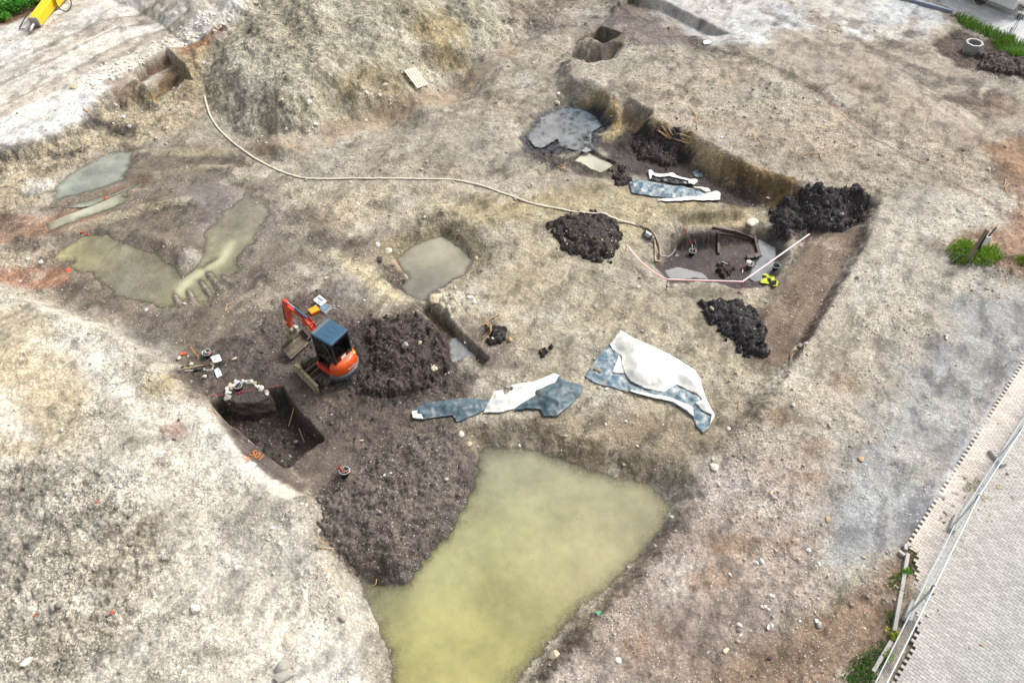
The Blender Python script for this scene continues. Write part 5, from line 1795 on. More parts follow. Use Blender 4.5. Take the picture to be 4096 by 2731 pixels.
# ------------------------------------------------------------------ hoses and pump
hp = [(470, 222), (485, 270), (520, 315), (580, 362), (640, 393), (705, 411), (800, 412), (900, 411), (1030, 414), (1090, 424), (1160, 447), (1230, 470), (1300, 484), (1370, 492), (1440, 512), (1468, 520)]
P = on_ground(smooth_line([hitv(*p) for p in hp], 16), 0.0)
zz = np.array([p.z for p in P])
zz = np.convolve(np.pad(zz, 5, mode='edge'), np.ones(11) / 11, 'valid')
P = [Vector((p.x, p.y, max(z_, p.z) + 0.035)) for p, z_ in zip(P, zz)]
mh = MB()
mh.tube(P, 0.05, 10, flat=0.7)
tagged(mh.build('hose', M_HOSE), 'long pale flat hose winding across the whole muddy floor', 'hose')
c7 = lambda x, y: (2480 + x / 3.734, 860 + y / 3.734)
hp2 = [(235, 150), (330, 185), (430, 220), (500, 300), (550, 390), (585, 500), (592, 600), (592, 690), (580, 706), (540, 706), (528, 690), (522, 560), (515, 430), (500, 390)]
P = on_ground(smooth_line([hit(*c7(*p)) for p in hp2], 8), 0.07)
mh = MB()
mh.tube(P, 0.045, 10)
tagged(mh.build('hose', solid('dusty_pump_hose', (178, 156, 130), 0.8, var=0.15, dirt=(214, 200, 176), dirtamt=0.3)), 'thick dusty hose bent in a narrow loop at the pump', 'hose')
a, b = hit(*c7(362, 300)), hit(*c7(500, 388))
up = Vector((0, 0, 0.14))
pu = thing('water_pump', 'silver cylindrical drainage pump lying tilted beside the looped hose', 'pump', a)
ax = (b - a)
m = MB()
m.tube([up, up + ax * 0.55], 0.135, 20)
m.build('motor_body', M_STEEL, pu)
m = MB()
m.tube([up + ax * 0.55, up + ax * 0.72], 0.14, 20)
m.tube([up - ax * 0.06, up], 0.14, 20)
m.build('dark_band', M_DARK, pu)
m = MB()
m.tube([up + ax * 0.72, up + ax * 0.95], [0.12, 0.07], 16)
m.build('outlet', M_CHISEL, pu)
P = on_ground(smooth_line([hit(*c7(*p)) for p in [(605, 605), (660, 615), (720, 625), (780, 580), (825, 510)]], 6), 0.02)
mc = MB()
mc.tube(P, 0.014, 6)
tagged(mc.build('cable', M_WHITE), 'thin white cable curving from the hose loop to the spade', 'cable')

# ------------------------------------------------------------------ pallet
A, B, C_, D = [hit(*p) for p in ((1611, 298), (1655, 272), (1709, 342), (1663, 368))]
ctr_ = (A + B + C_ + D) / 4
xd = ((C_ - B) + (D - A)).normalized()
yd = ((A - B) + (D - C_)).normalized()
nz = xd.cross(yd).normalized()
if nz.z < 0:
    yd = -yd
    nz = -nz
yd = nz.cross(xd).normalized()
pal = thing('pallet', 'sun-bleached wooden pallet leaning on the foot of the gravel heap', 'pallet', ctr_ + nz * 0.12)
pal.rotation_euler = Matrix((xd, yd, nz)).transposed().to_euler()
for y in np.linspace(-0.34, 0.34, 5):
    m = MB()
    m.box((0, y, 0.06), (1.24, 0.135, 0.022))
    m.build('deck_board', M_PALLET, pal, bevel=0.004)
for x in (-0.55, 0, 0.55):
    m = MB()
    m.box((x, 0, 0.037), (0.13, 0.80, 0.022))
    for y in (-0.34, 0, 0.34):
        m.box((x, y, -0.02), (0.13, 0.12, 0.09))
    m.box((x, 0, -0.077), (0.12, 0.80, 0.022))
    m.build('bearer', M_PALLET, pal)

# ------------------------------------------------------------------ buckets and their contents
def bucket(px, py, r, h, mat, label, tilt=(0, 0), name='bucket', handle=True, soil=None):
    p = hit(px, py)
    o = thing(name, label, 'bucket', p, 0, rot=(tilt[0], tilt[1], _rs.uniform(0, 6)))
    m = MB()
    m.lathe((0, 0, 0), [(0.001, 0.0), (r * 0.78, 0.0), (r * 0.98, h * 0.97), (r * 1.04, h * 0.97), (r * 1.04, h), (r * 0.93, h), (r * 0.74, 0.02), (0.001, 0.02)], 28)
    m.build('pail', mat, o)
    m = MB()
    m.tube([(r * 1.02 * math.cos(a), r * 1.02 * math.sin(a), h) for a in np.linspace(0, 2 * math.pi, 29)], 0.010, 6, cap=False)
    m.build('rim', M_WHITE if mat is not M_BLACKB else M_GALV, o)
    if handle:
        m = MB()
        m.tube([(r * 1.05 * math.cos(a), r * 1.05 * math.sin(a) * 0.9, h + 0.02 - 0.0 * a + 0.10 * math.sin(a)) for a in np.linspace(0, math.pi, 14)], 0.006, 6)
        m.build('handle', M_GALV, o)
    if soil:
        m = MB()
        m.lathe((0, 0, 0), [(r * 0.86, h * 0.55), (r * 0.5, h * 0.62), (0.001, h * 0.66)], 20)
        m.build('soil_fill', soil, o)
    return o


M_DSOIL = solid('dark_soil_fill', (70, 60, 56), 0.9, var=0.4, bump=0.03)
b1 = bucket(1381, 1903, 0.175, 0.28, M_GREENB, 'dark green bucket full of hand tools on the mound by the pond', tilt=(R(8), R(-6)))
b2 = bucket(833, 1424, 0.155, 0.22, M_BLACKB, 'black bucket holding red tools next to the white pad', soil=M_DSOIL)
b3 = bucket(957, 1556, 0.155, 0.24, M_CLEAR, 'see-through bucket standing on top of the stone-lined well', soil=M_DSOIL)
b4 = bucket(2767, 1019, 0.15, 0.24, M_GREENB, 'dark bucket with red-handled tools beside the leaning red shovel', soil=M_DSOIL)
b5 = bucket(2995, 1071, 0.16, 0.26, M_GREYB, 'pale bucket with a white bag stuffed in its rim on the box floor')
b6 = bucket(3100, 1079, 0.165, 0.26, M_GREENB, 'empty dark bucket beneath the barrier tape near the yellow jacket')


def tool_in(bkt, name, label, cat, tip, top, r, mat, hm=None):
    """hand tool standing in a bucket: handle and head"""
    o = thing(name, label, cat, bkt.location)
    m = MB()
    m.tube([tip, top], r, 8)
    m.build('handle', mat, o)
    if hm:
        t_, tp = Vector(tip), Vector(top)
        m = MB()
        m.bar(t_ + (tp - t_) * 0.0, t_ + (tp - t_) * 0.30, 0.09, 0.02, up=(0.2, 0.9, 0.1))
        m.build('head', hm, o)
    return o


tool_in(b1, 'hand_shovel', 'red hand shovel stuck in the dark green bucket', 'hand shovel', (-0.02, 0.0, 0.08), (-0.16, 0.05, 0.50), 0.035, M_REDP, M_STEEL)
tool_in(b1, 'hand_brush', 'pale wooden brush handle sticking high out of the green bucket', 'brush', (0.03, 0.02, 0.08), (-0.06, 0.12, 0.72), 0.016, M_WOOD, M_SEAT)
tool_in(b1, 'trowel', 'short wooden trowel handle leaning in the green bucket', 'trowel', (0.04, -0.04, 0.06), (-0.08, 0.02, 0.50), 0.016, M_WOOD, M_STEEL)
tool_in(b1, 'hand_brush', 'red brush lying across the green bucket rim', 'brush', (0.0, 0.08, 0.22), (0.13, -0.06, 0.32), 0.03, M_REDP, M_WOOD)
tool_in(b1, 'scoop', 'turquoise scoop inside the green bucket', 'scoop', (-0.06, -0.08, 0.2), (0.06, -0.10, 0.27), 0.03, M_TEAL, M_TEAL)
tool_in(b2, 'tape_reel', 'red tape reel inside the black bucket', 'reel', (0.03, -0.02, 0.12), (0.09, -0.02, 0.24), 0.05, M_REDP, M_WHITE)
tool_in(b2, 'tin', 'small pale tin inside the black bucket', 'tin', (-0.06, 0.04, 0.12), (-0.06, 0.05, 0.22), 0.03, M_PAPER)
tool_in(b4, 'hand_shovel', 'red hand tool standing in the dark bucket of the timber pit', 'hand shovel', (0.0, 0, 0.1), (0.14, 0.04, 0.34), 0.02, M_REDP, M_WHITE)
tool_in(b4, 'trowel', 'white-handled trowel in the dark bucket of the timber pit', 'trowel', (0.02, 0.02, 0.1), (-0.05, 0.12, 0.50), 0.02, M_PAPER, M_STEEL)
pb = thing('plastic_bag', 'white bag hanging over the pale bucket rim', 'bag', b5.location + Vector((-0.06, 0.03, 0.1)))
m = MB()
m.lathe((0, 0, 0), [(0.06, 0.0), (0.10, 0.12), (0.08, 0.2), (0.11, 0.26), (0.02, 0.30)], 9, smooth=False)
m.build('bag_body', M_PAPER, pb)


def spade(top, foot, label, mat=M_WOOD, headmat=M_DARK, name='shovel', cat='shovel', head=0.24, z0=0.10, z1=0.06, grip=None, lift=None):
    """top and foot are survey points of the handle's two ends on the ground"""
    a, b = hit(*top), hit(*foot)
    if lift is not None:
        a = Vector(lift)
    a = a + Vector((0, 0, z0))
    b = b + Vector((0, 0, z1))
    o = thing(name, label, cat, b)
    d = (b - a).normalized()
    m = MB()
    m.tube([a - b, Vector((0, 0, 0))], 0.021, 8)
    m.build('handle', mat, o)
    if headmat:
        m = MB()
        m.bar(Vector((0, 0, 0)), d * head * 0.35, 0.05, 0.03, w2=0.17, h2=0.018)
        m.bar(d * head * 0.35, d * head, 0.19, 0.016, w2=0.12, h2=0.01)
        m.build('blade', headmat, o)
    if grip:
        m = MB()
        s = d.cross(Vector((0, 0, 1))).normalized()
        m.tube([a - b - s * 0.07, a - b + s * 0.07], 0.02, 8)
        m.build('grip', grip, o)
    return o


def leaning(top, foot, dz):
    """world point for a handle top held dz above the foot"""
    b = hit(*foot)
    x, y = W(top[0], top[1], b.z + dz)
    return (x, y, b.z + dz)


spade((1177, 1626), (1156, 1709), 'wooden-handled shovel leaning in the pit nearer the well', lift=leaning((1177, 1626), (1156, 1709), 0.75), z0=0)
spade((1196, 1712), (1219, 1774), 'short wooden-handled shovel stuck in the pit corner by the dark stones', lift=leaning((1196, 1712), (1219, 1774), 0.45), z0=0)
spade((762, 1387), (794, 1431), 'orange-handled hoe lying by the brick', mat=solid('orange_wood', (216, 150, 66), 0.6, var=0.1), headmat=M_MUD, name='hoe', cat='hoe', lift=leaning((762, 1387), (794, 1431), 0.35), z0=0)
spade((718, 1484), (841, 1459), 'long pale-handled shovel with a muddy blade lying below the white pad', headmat=M_MUDL)
spade((2693, 941), (2706, 1019), 'muddy dark spade lying between the hose loop and the red shovel', mat=M_MUD, headmat=M_STEEL, grip=M_DARK)
spade((2740, 918), (2765, 985), 'red and white shovel leaning on the pit side', mat=M_REDP, headmat=None, grip=M_REDP, lift=leaning((2740, 918), (2765, 985), 0.6), z0=0)
m = MB()
a = Vector(leaning((2743, 928), (2765, 985), 0.52)); b = Vector(leaning((2757, 960), (2765, 985), 0.24))
spade((2770, 906), (2781, 977), 'plain grey-handled shovel leaning right of the red one', mat=M_OLDWOOD, headmat=M_DARK, lift=leaning((2770, 906), (2781, 977), 0.6), z0=0)
spade((843, 1626), (872, 1666), 'thin wooden stake leaning at the left rim of the pit', headmat=None, name='stake', cat='stake', lift=leaning((843, 1626), (872, 1666), 0.5), z0=0)

c3 = lambda x, y: (680 + x / 5.27, 1370 + y / 5.27)
a, b, c = hit(*c3(690, 520)), hit(*c3(1075, 452)), hit(*c3(1120, 447))
md = thing('metal_detector', 'black metal detector with a round search coil beside the white pad', 'metal detector', c + Vector((0, 0, 0.06)))
m = MB()
m.tube([a - c + Vector((0, 0, 0.12)), b - c + Vector((0, 0, 0.04))], 0.018, 8)
m.build('shaft', M_DARK, md)
m = MB()
m.tube([(0.11 * math.cos(t_), 0.11 * math.sin(t_), 0) for t_ in np.linspace(0, 2 * math.pi, 25)], 0.018, 8, cap=False)
m.bar((-0.1, 0, 0), (0.1, 0, 0), 0.03, 0.02)
m.build('search_coil', M_DARK, md)
a, b, c = hit(*c3(320, 615)), hit(*c3(920, 585)), hit(*c3(550, 598))
lr = thing('measuring_rod', 'white telescopic rod with a black clamp parallel to the long shovel', 'measuring rod', c)
m = MB()
m.tube([a - c + Vector((0, 0, 0.06)), b - c + Vector((0, 0, 0.06))], 0.016, 8)
m.build('rod', M_WHITE, lr)
m = MB()
m.box((0, 0, 0.07), (0.16, 0.12, 0.10), Matrix.Rotation(0.4, 3, 'Z'))
m.box((0.17, 0.02, 0.06), (0.20, 0.05, 0.05), Matrix.Rotation(0.2, 3, 'Z'))
m.build('clamp', M_SEAT, lr, bevel=0.01)


def flat_sheet(name, label, cat, pts, mat, th=0.02, dz=0.02, bend=0.0):
    P = [hit(*p) for p in pts]
    c = sum(P, Vector()) / len(P)
    o_ = MB()
    z = max(p.z for p in P) * 0.5 + c.z * 0.5
    n = len(P)
    vs = [Vector((p.x - c.x, p.y - c.y, (p.z - c.z) * 0.6 + dz + bend * (i % 2))) for i, p in enumerate(P)]
    vs += [v + Vector((0, 0, th)) for v in vs]
    a_ = sum((vs[i].x * vs[(i + 1) % n].y - vs[(i + 1) % n].x * vs[i].y) for i in range(n))
    fs = [tuple(range(n))[::-1], tuple(range(n, 2 * n))] + [(i, (i + 1) % n, n + (i + 1) % n, n + i) for i in range(n)]
    if a_ < 0:
        fs = [f[::-1] for f in fs]
    o_.add(vs, fs)
    ob = o_.build(name, mat)
    ob.location = c
    return tagged(ob, label, cat)


flat_sheet('drawing_pad', 'white drawing pad lying beside the black bucket', 'pad', [c3(855, 320), c3(935, 452), c3(1105, 392), c3(1040, 255)], M_PAPER, 0.03)
flat_sheet('plastic_bag', 'crumpled white bag at the end of the measuring rod', 'bag', [c3(935, 590), c3(1000, 770), c3(1110, 702), c3(1065, 600), c3(1020, 540)], M_PAPERB, 0.03, bend=0.03)
flat_sheet('paper_sheet', 'pale sheet of paper below the orange spray marks', 'paper', conv([(560, 660), (660, 740), (835, 662), (735, 580)], 900, 1760, 6.4), M_PAPERB, 0.012)
flat_sheet('plastic_bag', 'small clear bag hooked on the side of the black bucket', 'bag', [c3(682, 250), c3(730, 305), c3(790, 285), c3(740, 220)], M_PAPERB, 0.03, dz=0.12)
flat_sheet('white_slab', 'flat white slab at the end of the dark upper ditch', 'slab', [(2812, 170), (2815, 182), (2836, 180), (2846, 172), (2830, 165)], M_PAPER, 0.06)
m = MB()
m.box((0, 0, 0.04), (0.25, 0.13, 0.075))
o = m.build('brick', M_BRICK, bevel=0.006)
o.location = hit(*c3(280, 250))
o.rotation_euler = (0.05, 0.1, yaw(c3(210, 250), c3(345, 210)))
tagged(o, 'red brick lying between two white stones near the hoe', 'brick')

# cases by the digger's boom
c4 = lambda x, y: (1220 + x / 8.14, 1170 + y / 8.14)
ob = thing('tool_case', 'closed orange plastic tool case near the digger arm', 'case', hit(*c4(310, 640)), yaw(c4(300, 745), c4(510, 630)))
m = MB()
m.box((0, 0, 0.07), (0.36, 0.29, 0.14))
m.build('case_body', M_OBOX, ob, bevel=0.03)
m = MB()
m.box((0, 0, 0.155), (0.38, 0.31, 0.035))
m.build('lid', M_OBOXL, ob, bevel=0.014)
m = MB()
m.box((0.05, -0.155, 0.12), (0.05, 0.02, 0.05))
m.build('latch', M_OBOX, ob)
m = MB()
m.box((-0.08, -0.155, 0.12), (0.05, 0.02, 0.05))
m.build('latch', M_OBOX, ob)
oc = thing('sample_case', 'open white instrument case with a raised lid beside the orange case', 'case', hit(*c4(590, 520)), yaw(c4(310, 430), c4(660, 640)))
m = MB()
m.box((0, 0, 0.015), (0.60, 0.40, 0.03))
for x, y, sx_, sy_ in ((0.29, 0, 0.02, 0.40), (-0.29, 0, 0.02, 0.40), (0, 0.19, 0.56, 0.02), (0, -0.19, 0.56, 0.02)):
    m.box((x, y, 0.085), (sx_, sy_, 0.11))
m.build('tray', M_BOXCL, oc, bevel=0.006)
m = MB()
m.box((0.08, 0.01, 0.115), (0.30, 0.30, 0.02))
m.build('insert', M_PANEL, oc)
m = MB()
m.box((-0.24, 0.13, 0.22), (0.42, 0.36, 0.03), Matrix.Rotation(R(18), 3, 'Y'))
lid = m.build('lid', M_WHITE, oc, bevel=0.008)
m = MB()
m.box((-0.27, 0.17, 0.252), (0.26, 0.10, 0.008), Matrix.Rotation(R(18), 3, 'Y'))
m.box((-0.20, 0.03, 0.232), (0.08, 0.06, 0.008), Matrix.Rotation(R(18), 3, 'Y'))
m.build('label_window', M_PANEL, lid)
for i, (x, y) in enumerate(((950, 442), (1095, 460), (960, 525))):
    p = hit(*c4(x, y))
    m = MB()
    m.tube([(-0.05, 0, 0.02), (0.05, 0, 0.02)], 0.017, 8)
    o = m.build('marker_pen', M_WHITE)
    o.location = p
    o.rotation_euler = (0, 0, R(-8))
    tagged(o, ('white marker just right of the open case', 'white marker farthest from the open case', 'white marker below the other two at the case corner')[i], 'marker', 'white markers by the instrument case')

# orange spray marks on the cleaned strip
for k, (tx, sz, a, b, lab) in enumerate((('501', 0.36, (1012, 1813), (1046, 1832), 'orange sprayed number on the smooth strip, nearer the pit edge'), ('50', 0.34, (966, 1828), (990, 1846), 'smeared orange sprayed number on the smooth strip, nearer the gravel'))):
    c = (hit(*a) + hit(*b)) / 2
    M = Matrix.Rotation(yaw(a, b), 4, 'Z')
    o = lettering('painted_number', tx, sz, Matrix.Identity(4), M_SPRAY, None, ext=0.004)
    o.location = (c.x, c.y, c.z + 0.02)
    o.rotation_euler = (0, 0, yaw(a, b))
    tagged(o, lab, 'marking')

# ------------------------------------------------------------------ stone-lined well left standing in the pit
c5 = lambda x, y: (840 + x / 2.92, 1500 + y / 2.92)
wc = Vector((*W(987, 1584, -0.72), -0.72))
sw = thing('stone_well', 'half-dug round well of pale stones filled with dark soil in the pit', 'well', wc)
ga, lay = 48, 26
m = MB()
vs, fs = [], []
for i in range(lay):
    t_ = i / (lay - 1)
    # the top disc first, then down the cut face
    rr_, z = ((t_ / 0.35) * 0.80, 0.03) if t_ < 0.35 else (0.80 + 0.30 * (t_ - 0.35) ** 1.5, 0.03 - 1.25 * (t_ - 0.35) / 0.65)
    for k in range(ga):
        a = 2 * math.pi * k / ga
        x_, y_ = rr_ * math.cos(a), rr_ * math.sin(a)
        if y_ < 0:
            y_ *= 0.42 + 0.35 * max(0, t_ - 0.4)
        nn_ = float(fbm(np.array([x_ * 4 + 3 * z]), np.array([y_ * 4 + 4 * z]), 3, 500, 0.6)[0])
        j = 0.12 * nn_ if t_ > 0.33 else 0
        s_ = 1 + j / max(rr_, 0.3)
        vs.append((x_ * s_, y_ * s_ - (0.10 * nn_ if t_ > 0.4 and y_ < 0 else 0), z + (0.03 * nn_ if t_ > 0.1 else 0)))
for i in range(lay - 1):
    for k in range(ga):
        fs.append((i * ga + k, (i + 1) * ga + k, (i + 1) * ga + (k + 1) % ga, i * ga + (k + 1) % ga))
m.add(vs, fs, smooth=True)
M_FILL = soil_material('well_fill_soil', attr=False, base=S(84, 76, 71), peb=0.1, wet=0.2)
m.build('soil_core', M_FILL, sw)
ring = [(190, 215), (215, 258), (200, 160), (232, 118), (262, 128), (330, 78), (382, 70), (455, 82), (490, 74), (520, 100), (536, 122), (565, 130), (598, 152), (658, 190), (664, 222), (245, 160), (215, 200), (300, 78), (420, 78), (585, 175)]
for i, (x, y) in enumerate(ring):
    px, py = c5(x, y)
    X_, Y_ = W(px, py, -0.68)
    o = bpy.data.objects.new('stone', stone_data((0, 1, 0, 2, 0, 4)[i % 6], i % 6))
    COLL.objects.link(o)
    o.parent = sw
    o.location = (X_ - wc.x, Y_ - wc.y, 0.04)
    r = _rs.uniform(0.09, 0.16)
    o.scale = (r * 1.1, r, r)
    o.rotation_euler = (0, 0, _rs.uniform(0, 6))
for i, (x, y, dz) in enumerate([(215, 300, -0.15), (245, 310, -0.2), (225, 340, -0.4), (250, 350, -0.45), (240, 400, -0.75), (270, 430, -0.9), (625, 250, -0.15), (650, 280, -0.3), (640, 330, -0.55), (670, 300, -0.4), (640, 400, -0.9), (200, 265, -0.05)]):
    px, py = c5(x, y)
    X_, Y_ = W(px, py, -0.7 + dz)
    o = bpy.data.objects.new('lining_stone', stone_data((3, 1, 3)[i % 3], i % 6))
    COLL.objects.link(o)
    o.parent = sw
    o.location = (X_ - wc.x, Y_ - wc.y, dz)
    r = _rs.uniform(0.11, 0.17)
    o.scale = (r * 1.1, r, r)
    o.rotation_euler = (0, 0, _rs.uniform(0, 6))
b3.location = (*W(957, 1556, -0.70), -0.70)
for pts, lab in (([(0, 252), (150, 235)], 'red twine end left of the stone well'), ([(300, 212), (420, 190), (515, 172)], 'red twine stretched over the top of the stone well'), ([(640, 165), (700, 150), (830, 126)], 'red twine right of the stone well')):
    P = [hit(*c5(*p)) for p in pts]
    if 'over' in lab:
        P = [Vector((*W(*c5(*p), -0.64), -0.64)) for p in pts]
    m = MB()
    m.tube([p + Vector((0, 0, 0.03)) for p in P], 0.011, 6)
    tagged(m.build('twine', M_TAPER), lab, 'twine')
m = MB()
q = Vector((*W(*c5(335, 218), -0.66), -0.66))
m.tube([q, q + Vector((0.12, 0.10, 0.02))], 0.025, 8)
tagged(m.build('hand_tool', M_REDP), 'small red tool handle below the see-through bucket', 'hand tool')

# ------------------------------------------------------------------ timber box on the pit floor
c6 = lambda x, y: (2700 + x / 2.688, 860 + y / 2.688)
tf = thing('timber_frame', 'square frame of dark waterlogged timbers on the pit floor', 'timber frame', hit(*c6(650, 310)))
for pts, wd, ht in (([(465, 195), (462, 310), (468, 425)], 0.12, 0.16), ([(400, 142), (520, 165), (640, 185), (770, 230), (835, 262)], 0.12, 0.16), ([(480, 200), (640, 225), (830, 275)], 0.07, 0.08), ([(850, 235), (868, 320), (905, 440)], 0.14, 0.18),
                    ([(765, 470), (840, 462), (915, 440)], 0.24, 0.20), ([(350, 300), (352, 240), (368, 180)], 0.06, 0.08)):
    P = [hit(*c6(*p)) - tf.location for p in pts]
    m = MB()
    for i in range(len(P) - 1):
        m.bar(P[i] + Vector((0, 0, ht * 0.25)), P[i + 1] + Vector((0, 0, ht * 0.25)), wd, ht)
    m.build('beam', M_BOG, tf, bevel=0.015)
stone(*c6(815, 105), 0.42, 0, 'tall pale boulder standing at the far corner of the timber box', stretch=1.25, sink=0.2, rz=1.3)
for i, (x, y) in enumerate([(530, 520), (715, 580), (722, 612)]):
    p = hit(*c6(x, y))
    m = MB()
    m.tube([p + Vector((-0.12, 0.08, 0.05)), p + Vector((0.12, -0.10, 0.05))] if i == 0 else [p + Vector((-0.03, -0.10, 0.05)), p + Vector((0.05, 0.10, 0.05))], 0.02, 6)
    tagged(m.build('survey_peg', (M_WHITE, M_REDP, M_WHITE)[i]), ('thin white peg lying across the crumb pile', 'red peg lying below the bagged bucket', 'white peg lying below the red peg')[i], 'peg')

# ------------------------------------------------------------------ barrier tape on stakes
cb = lambda x, y: (2480 + x / 1.68, 860 + y / 1.68)
tops, feet = [(45, 200), (318, 432), (825, 447), (1275, 128)], [(34, 248), (313, 500), (793, 522), (1236, 205)]
TP = []
for i, (a, b) in enumerate(zip(tops, feet)):
    f = hit(*cb(*b))
    h_ = min(1.1, max(0.3, vert_height(f, cb(*a))))
    X_, Y_ = W(*cb(*a), f.z + h_)
    top = Vector((X_, Y_, f.z + h_))
    m = MB()
    m.tube([f - Vector((0, 0, 0.1)), top], 0.013, 6)
    tagged(m.build('stake', (M_OLDWOOD, M_DARK, M_REDP, M_REDP)[i]), ('thin stake at the left end of the barrier tape', 'dark iron stake where the barrier tape turns over the grey puddle', 'red iron stake at the low corner of the barrier tape', 'red stake at the high right end of the barrier tape')[i], 'stake')
    TP.append(top)
seg = ['sagging red and white barrier tape from the hose loop to the dark stake', 'red and white barrier tape stretched level along the pit edge', 'white barrier tape rising to the far right stake']
for i in range(3):
    a, b = TP[i], TP[i + 1]
    o = thing('barrier_tape', seg[i], 'barrier tape', a)
    n = max(6, int((b - a).length / 0.25))
    for par, mat in ((0, M_TAPE), (1, M_TAPER)):
        m = MB()
        for k in range(n):
            t0, t1 = k / n, (k + 1) / n
            p0 = (b - a) * t0 - Vector((0, 0, 0.25 * (i == 0) * 4 * t0 * (1 - t0)))
            p1 = (b - a) * t1 - Vector((0, 0, 0.25 * (i == 0) * 4 * t1 * (1 - t1)))
            if i == 0:
                g0 = float(height((a + p0).x, (a + p0).y)) + 0.05
                g1 = float(height((a + p1).x, (a + p1).y)) + 0.05
                p0.z = max(p0.z, g0 - a.z)
                p1.z = max(p1.z, g1 - a.z)
            if par == 0:
                m.bar(p0, p1, 0.07, 0.008)
            else:
                sd = (b - a).cross(Vector((0, 0, 1))).normalized() * 0.028
                m.bar(p0 + sd + Vector((0, 0, 0.006)), p1 + sd + Vector((0, 0, 0.006)), (0.03, 0.03, 0.012)[i], 0.008)
        m.build(('tape', 'red_stripe')[par], mat, o)

# ------------------------------------------------------------------ hi-vis jacket
jk = thing('safety_jacket', 'crumpled yellow and black high-visibility jacket dropped at the pit edge', 'jacket', hit(*c6(1010, 710)))
sheet('yellow_panel', [c6(*p) for p in [(930, 650), (990, 640), (1058, 674), (1064, 716), (1030, 724), (975, 668)]], M_HIVIS, jk, dz=0.06, puff=0.12, wr=0.08, seed=21, h=0.035, wl=0.25)
sheet('yellow_sleeve', [c6(*p) for p in [(932, 690), (985, 698), (1012, 757), (912, 736)]], M_HIVIS, jk, dz=0.06, puff=0.10, wr=0.08, seed=22, h=0.035, wl=0.25)
sheet('black_lining', [c6(*p) for p in [(940, 652), (978, 668), (1022, 724), (1090, 714), (1102, 745), (1080, 782), (1020, 776), (985, 695)]], M_HIBLK, jk, dz=0.05, puff=0.10, wr=0.10, seed=23, h=0.035, wl=0.25)
sheet('yellow_hem', [c6(*p) for p in [(1085, 716), (1106, 742), (1090, 784), (1040, 784), (1080, 770)]], M_HIVIS, jk, dz=0.09, puff=0.05, wr=0.04, seed=24, h=0.03, wl=0.25)

# ------------------------------------------------------------------ roots and twigs
def roots(name, label, lines, r=0.03, mat=M_ROOT, lift=0.06, cat='root', x0=0, y0=0, s=1.0):
    first = hit(x0 + lines[0][0][0] / s, y0 + lines[0][0][1] / s)
    m = MB()
    for ln in lines:
        P = smooth_line([hit(x0 + a / s, y0 + b / s) for a, b in ln], 5)
        n = len(P)
        P = [p + Vector((0, 0, lift * (0.4 + 0.6 * math.sin(3.1 * i / max(1, n - 1))))) for i, p in enumerate(P)]
        m.tube(P, [r * (1 - 0.6 * i / n) for i in range(n)], 6)
    return tagged(m.build(name, mat), label, cat)


K2 = dict(x0=1000, y0=1200, s=2.138)
roots('root', 'bundle of orange-brown tree roots lying on the small dark pile', [[(2135, 125), (2060, 165), (2010, 200)], [(1985, 215), (2050, 210), (2060, 250), (2030, 290), (1990, 328)], [(2055, 230), (2045, 300), (2000, 350), (1975, 410)], [(2020, 205), (2062, 260), (2035, 320)]], 0.035, **K2)
K3 = dict(x0=2000, y0=0, s=2.138)
roots('root', 'large tangle of pale roots hanging on the ochre trench side', [[(1340, 1115), (1420, 1165), (1500, 1200), (1625, 1232)], [(1385, 1085), (1440, 1160), (1530, 1215)], [(1440, 1095), (1480, 1165), (1600, 1205)], [(1515, 1150), (1570, 1165), (1630, 1185)], [(1590, 1140), (1640, 1130), (1665, 1160)], [(1360, 1130), (1450, 1195), (1590, 1228)]], 0.035, **K3)
roots('root', 'thin brown root on the slope above the ochre cut', [[(1610, 910), (1670, 990), (1685, 1095)], [(1650, 970), (1700, 1020), (1680, 1060)]], 0.025, **K3)
roots('root', 'two thin straw-coloured roots right of the blue scrap on the upper slope', [[(2165, 1145), (2180, 1215)], [(2205, 1185), (2245, 1258)]], 0.022, **K3)
roots('root', 'small root tuft at the left edge of the square pool', [[(495, 1430), (545, 1450), (555, 1400)], [(520, 1420), (560, 1440)]], 0.03, **K3)
roots('root', 'dark twig poking out of the square pool', [[(905, 1415), (920, 1375), (935, 1360)]], 0.03, M_BOG, **K3)
K4 = dict(x0=1000, y0=1998, s=2.138)
roots('root', 'two pale curved roots on the dark mound beside the pond', [[(580, 295), (600, 355), (640, 378), (690, 380)], [(585, 412), (640, 418), (705, 424)]], 0.022, **K4)
roots('twig', 'broken pale twig floating at the pond edge', [[(1035, 752), (1080, 730), (1082, 680)]], 0.022, lift=0.12, cat='twig', **K4)
K5 = dict(x0=3000, y0=1200, s=2.138)
roots('root', 'hanging bunch of thin roots at the lower end of the brown lane', [[(440, 375), (370, 430), (340, 550)], [(470, 380), (455, 440), (450, 510)], [(400, 390), (350, 450), (345, 520)], [(430, 400), (360, 480), (360, 560)], [(320, 575), (310, 605), (280, 625)]], 0.016, solid('thin_root', (206, 176, 150), 0.8, var=0.2), **K5)
K6 = dict(x0=3000, y0=600, s=2.138)
roots('root', 'forked pale root near the brown earth at the right edge', [[(2185, 255), (2170, 310), (2140, 330)], [(2220, 290), (2180, 330), (2200, 380), (2250, 420)]], 0.03, **K6)
roots('cable', 'grey cable lying from the grassy bank to the right edge', [[(2090, 915), (2200, 920), (2345, 890)]], 0.02, M_DARK, cat='cable', **K6)
roots('root', 'red-tipped dry stalk on the upper right slope', [[(470, 45), (560, 30)], [(590, 25), (600, 70), (620, 100)]], 0.025, **K6)
roots('root', 'thin curved wire-like root beside the big white tarp', [[(2045, 865), (2040, 940), (2085, 975)]], 0.018, x0=2000, y0=1200, s=2.138)
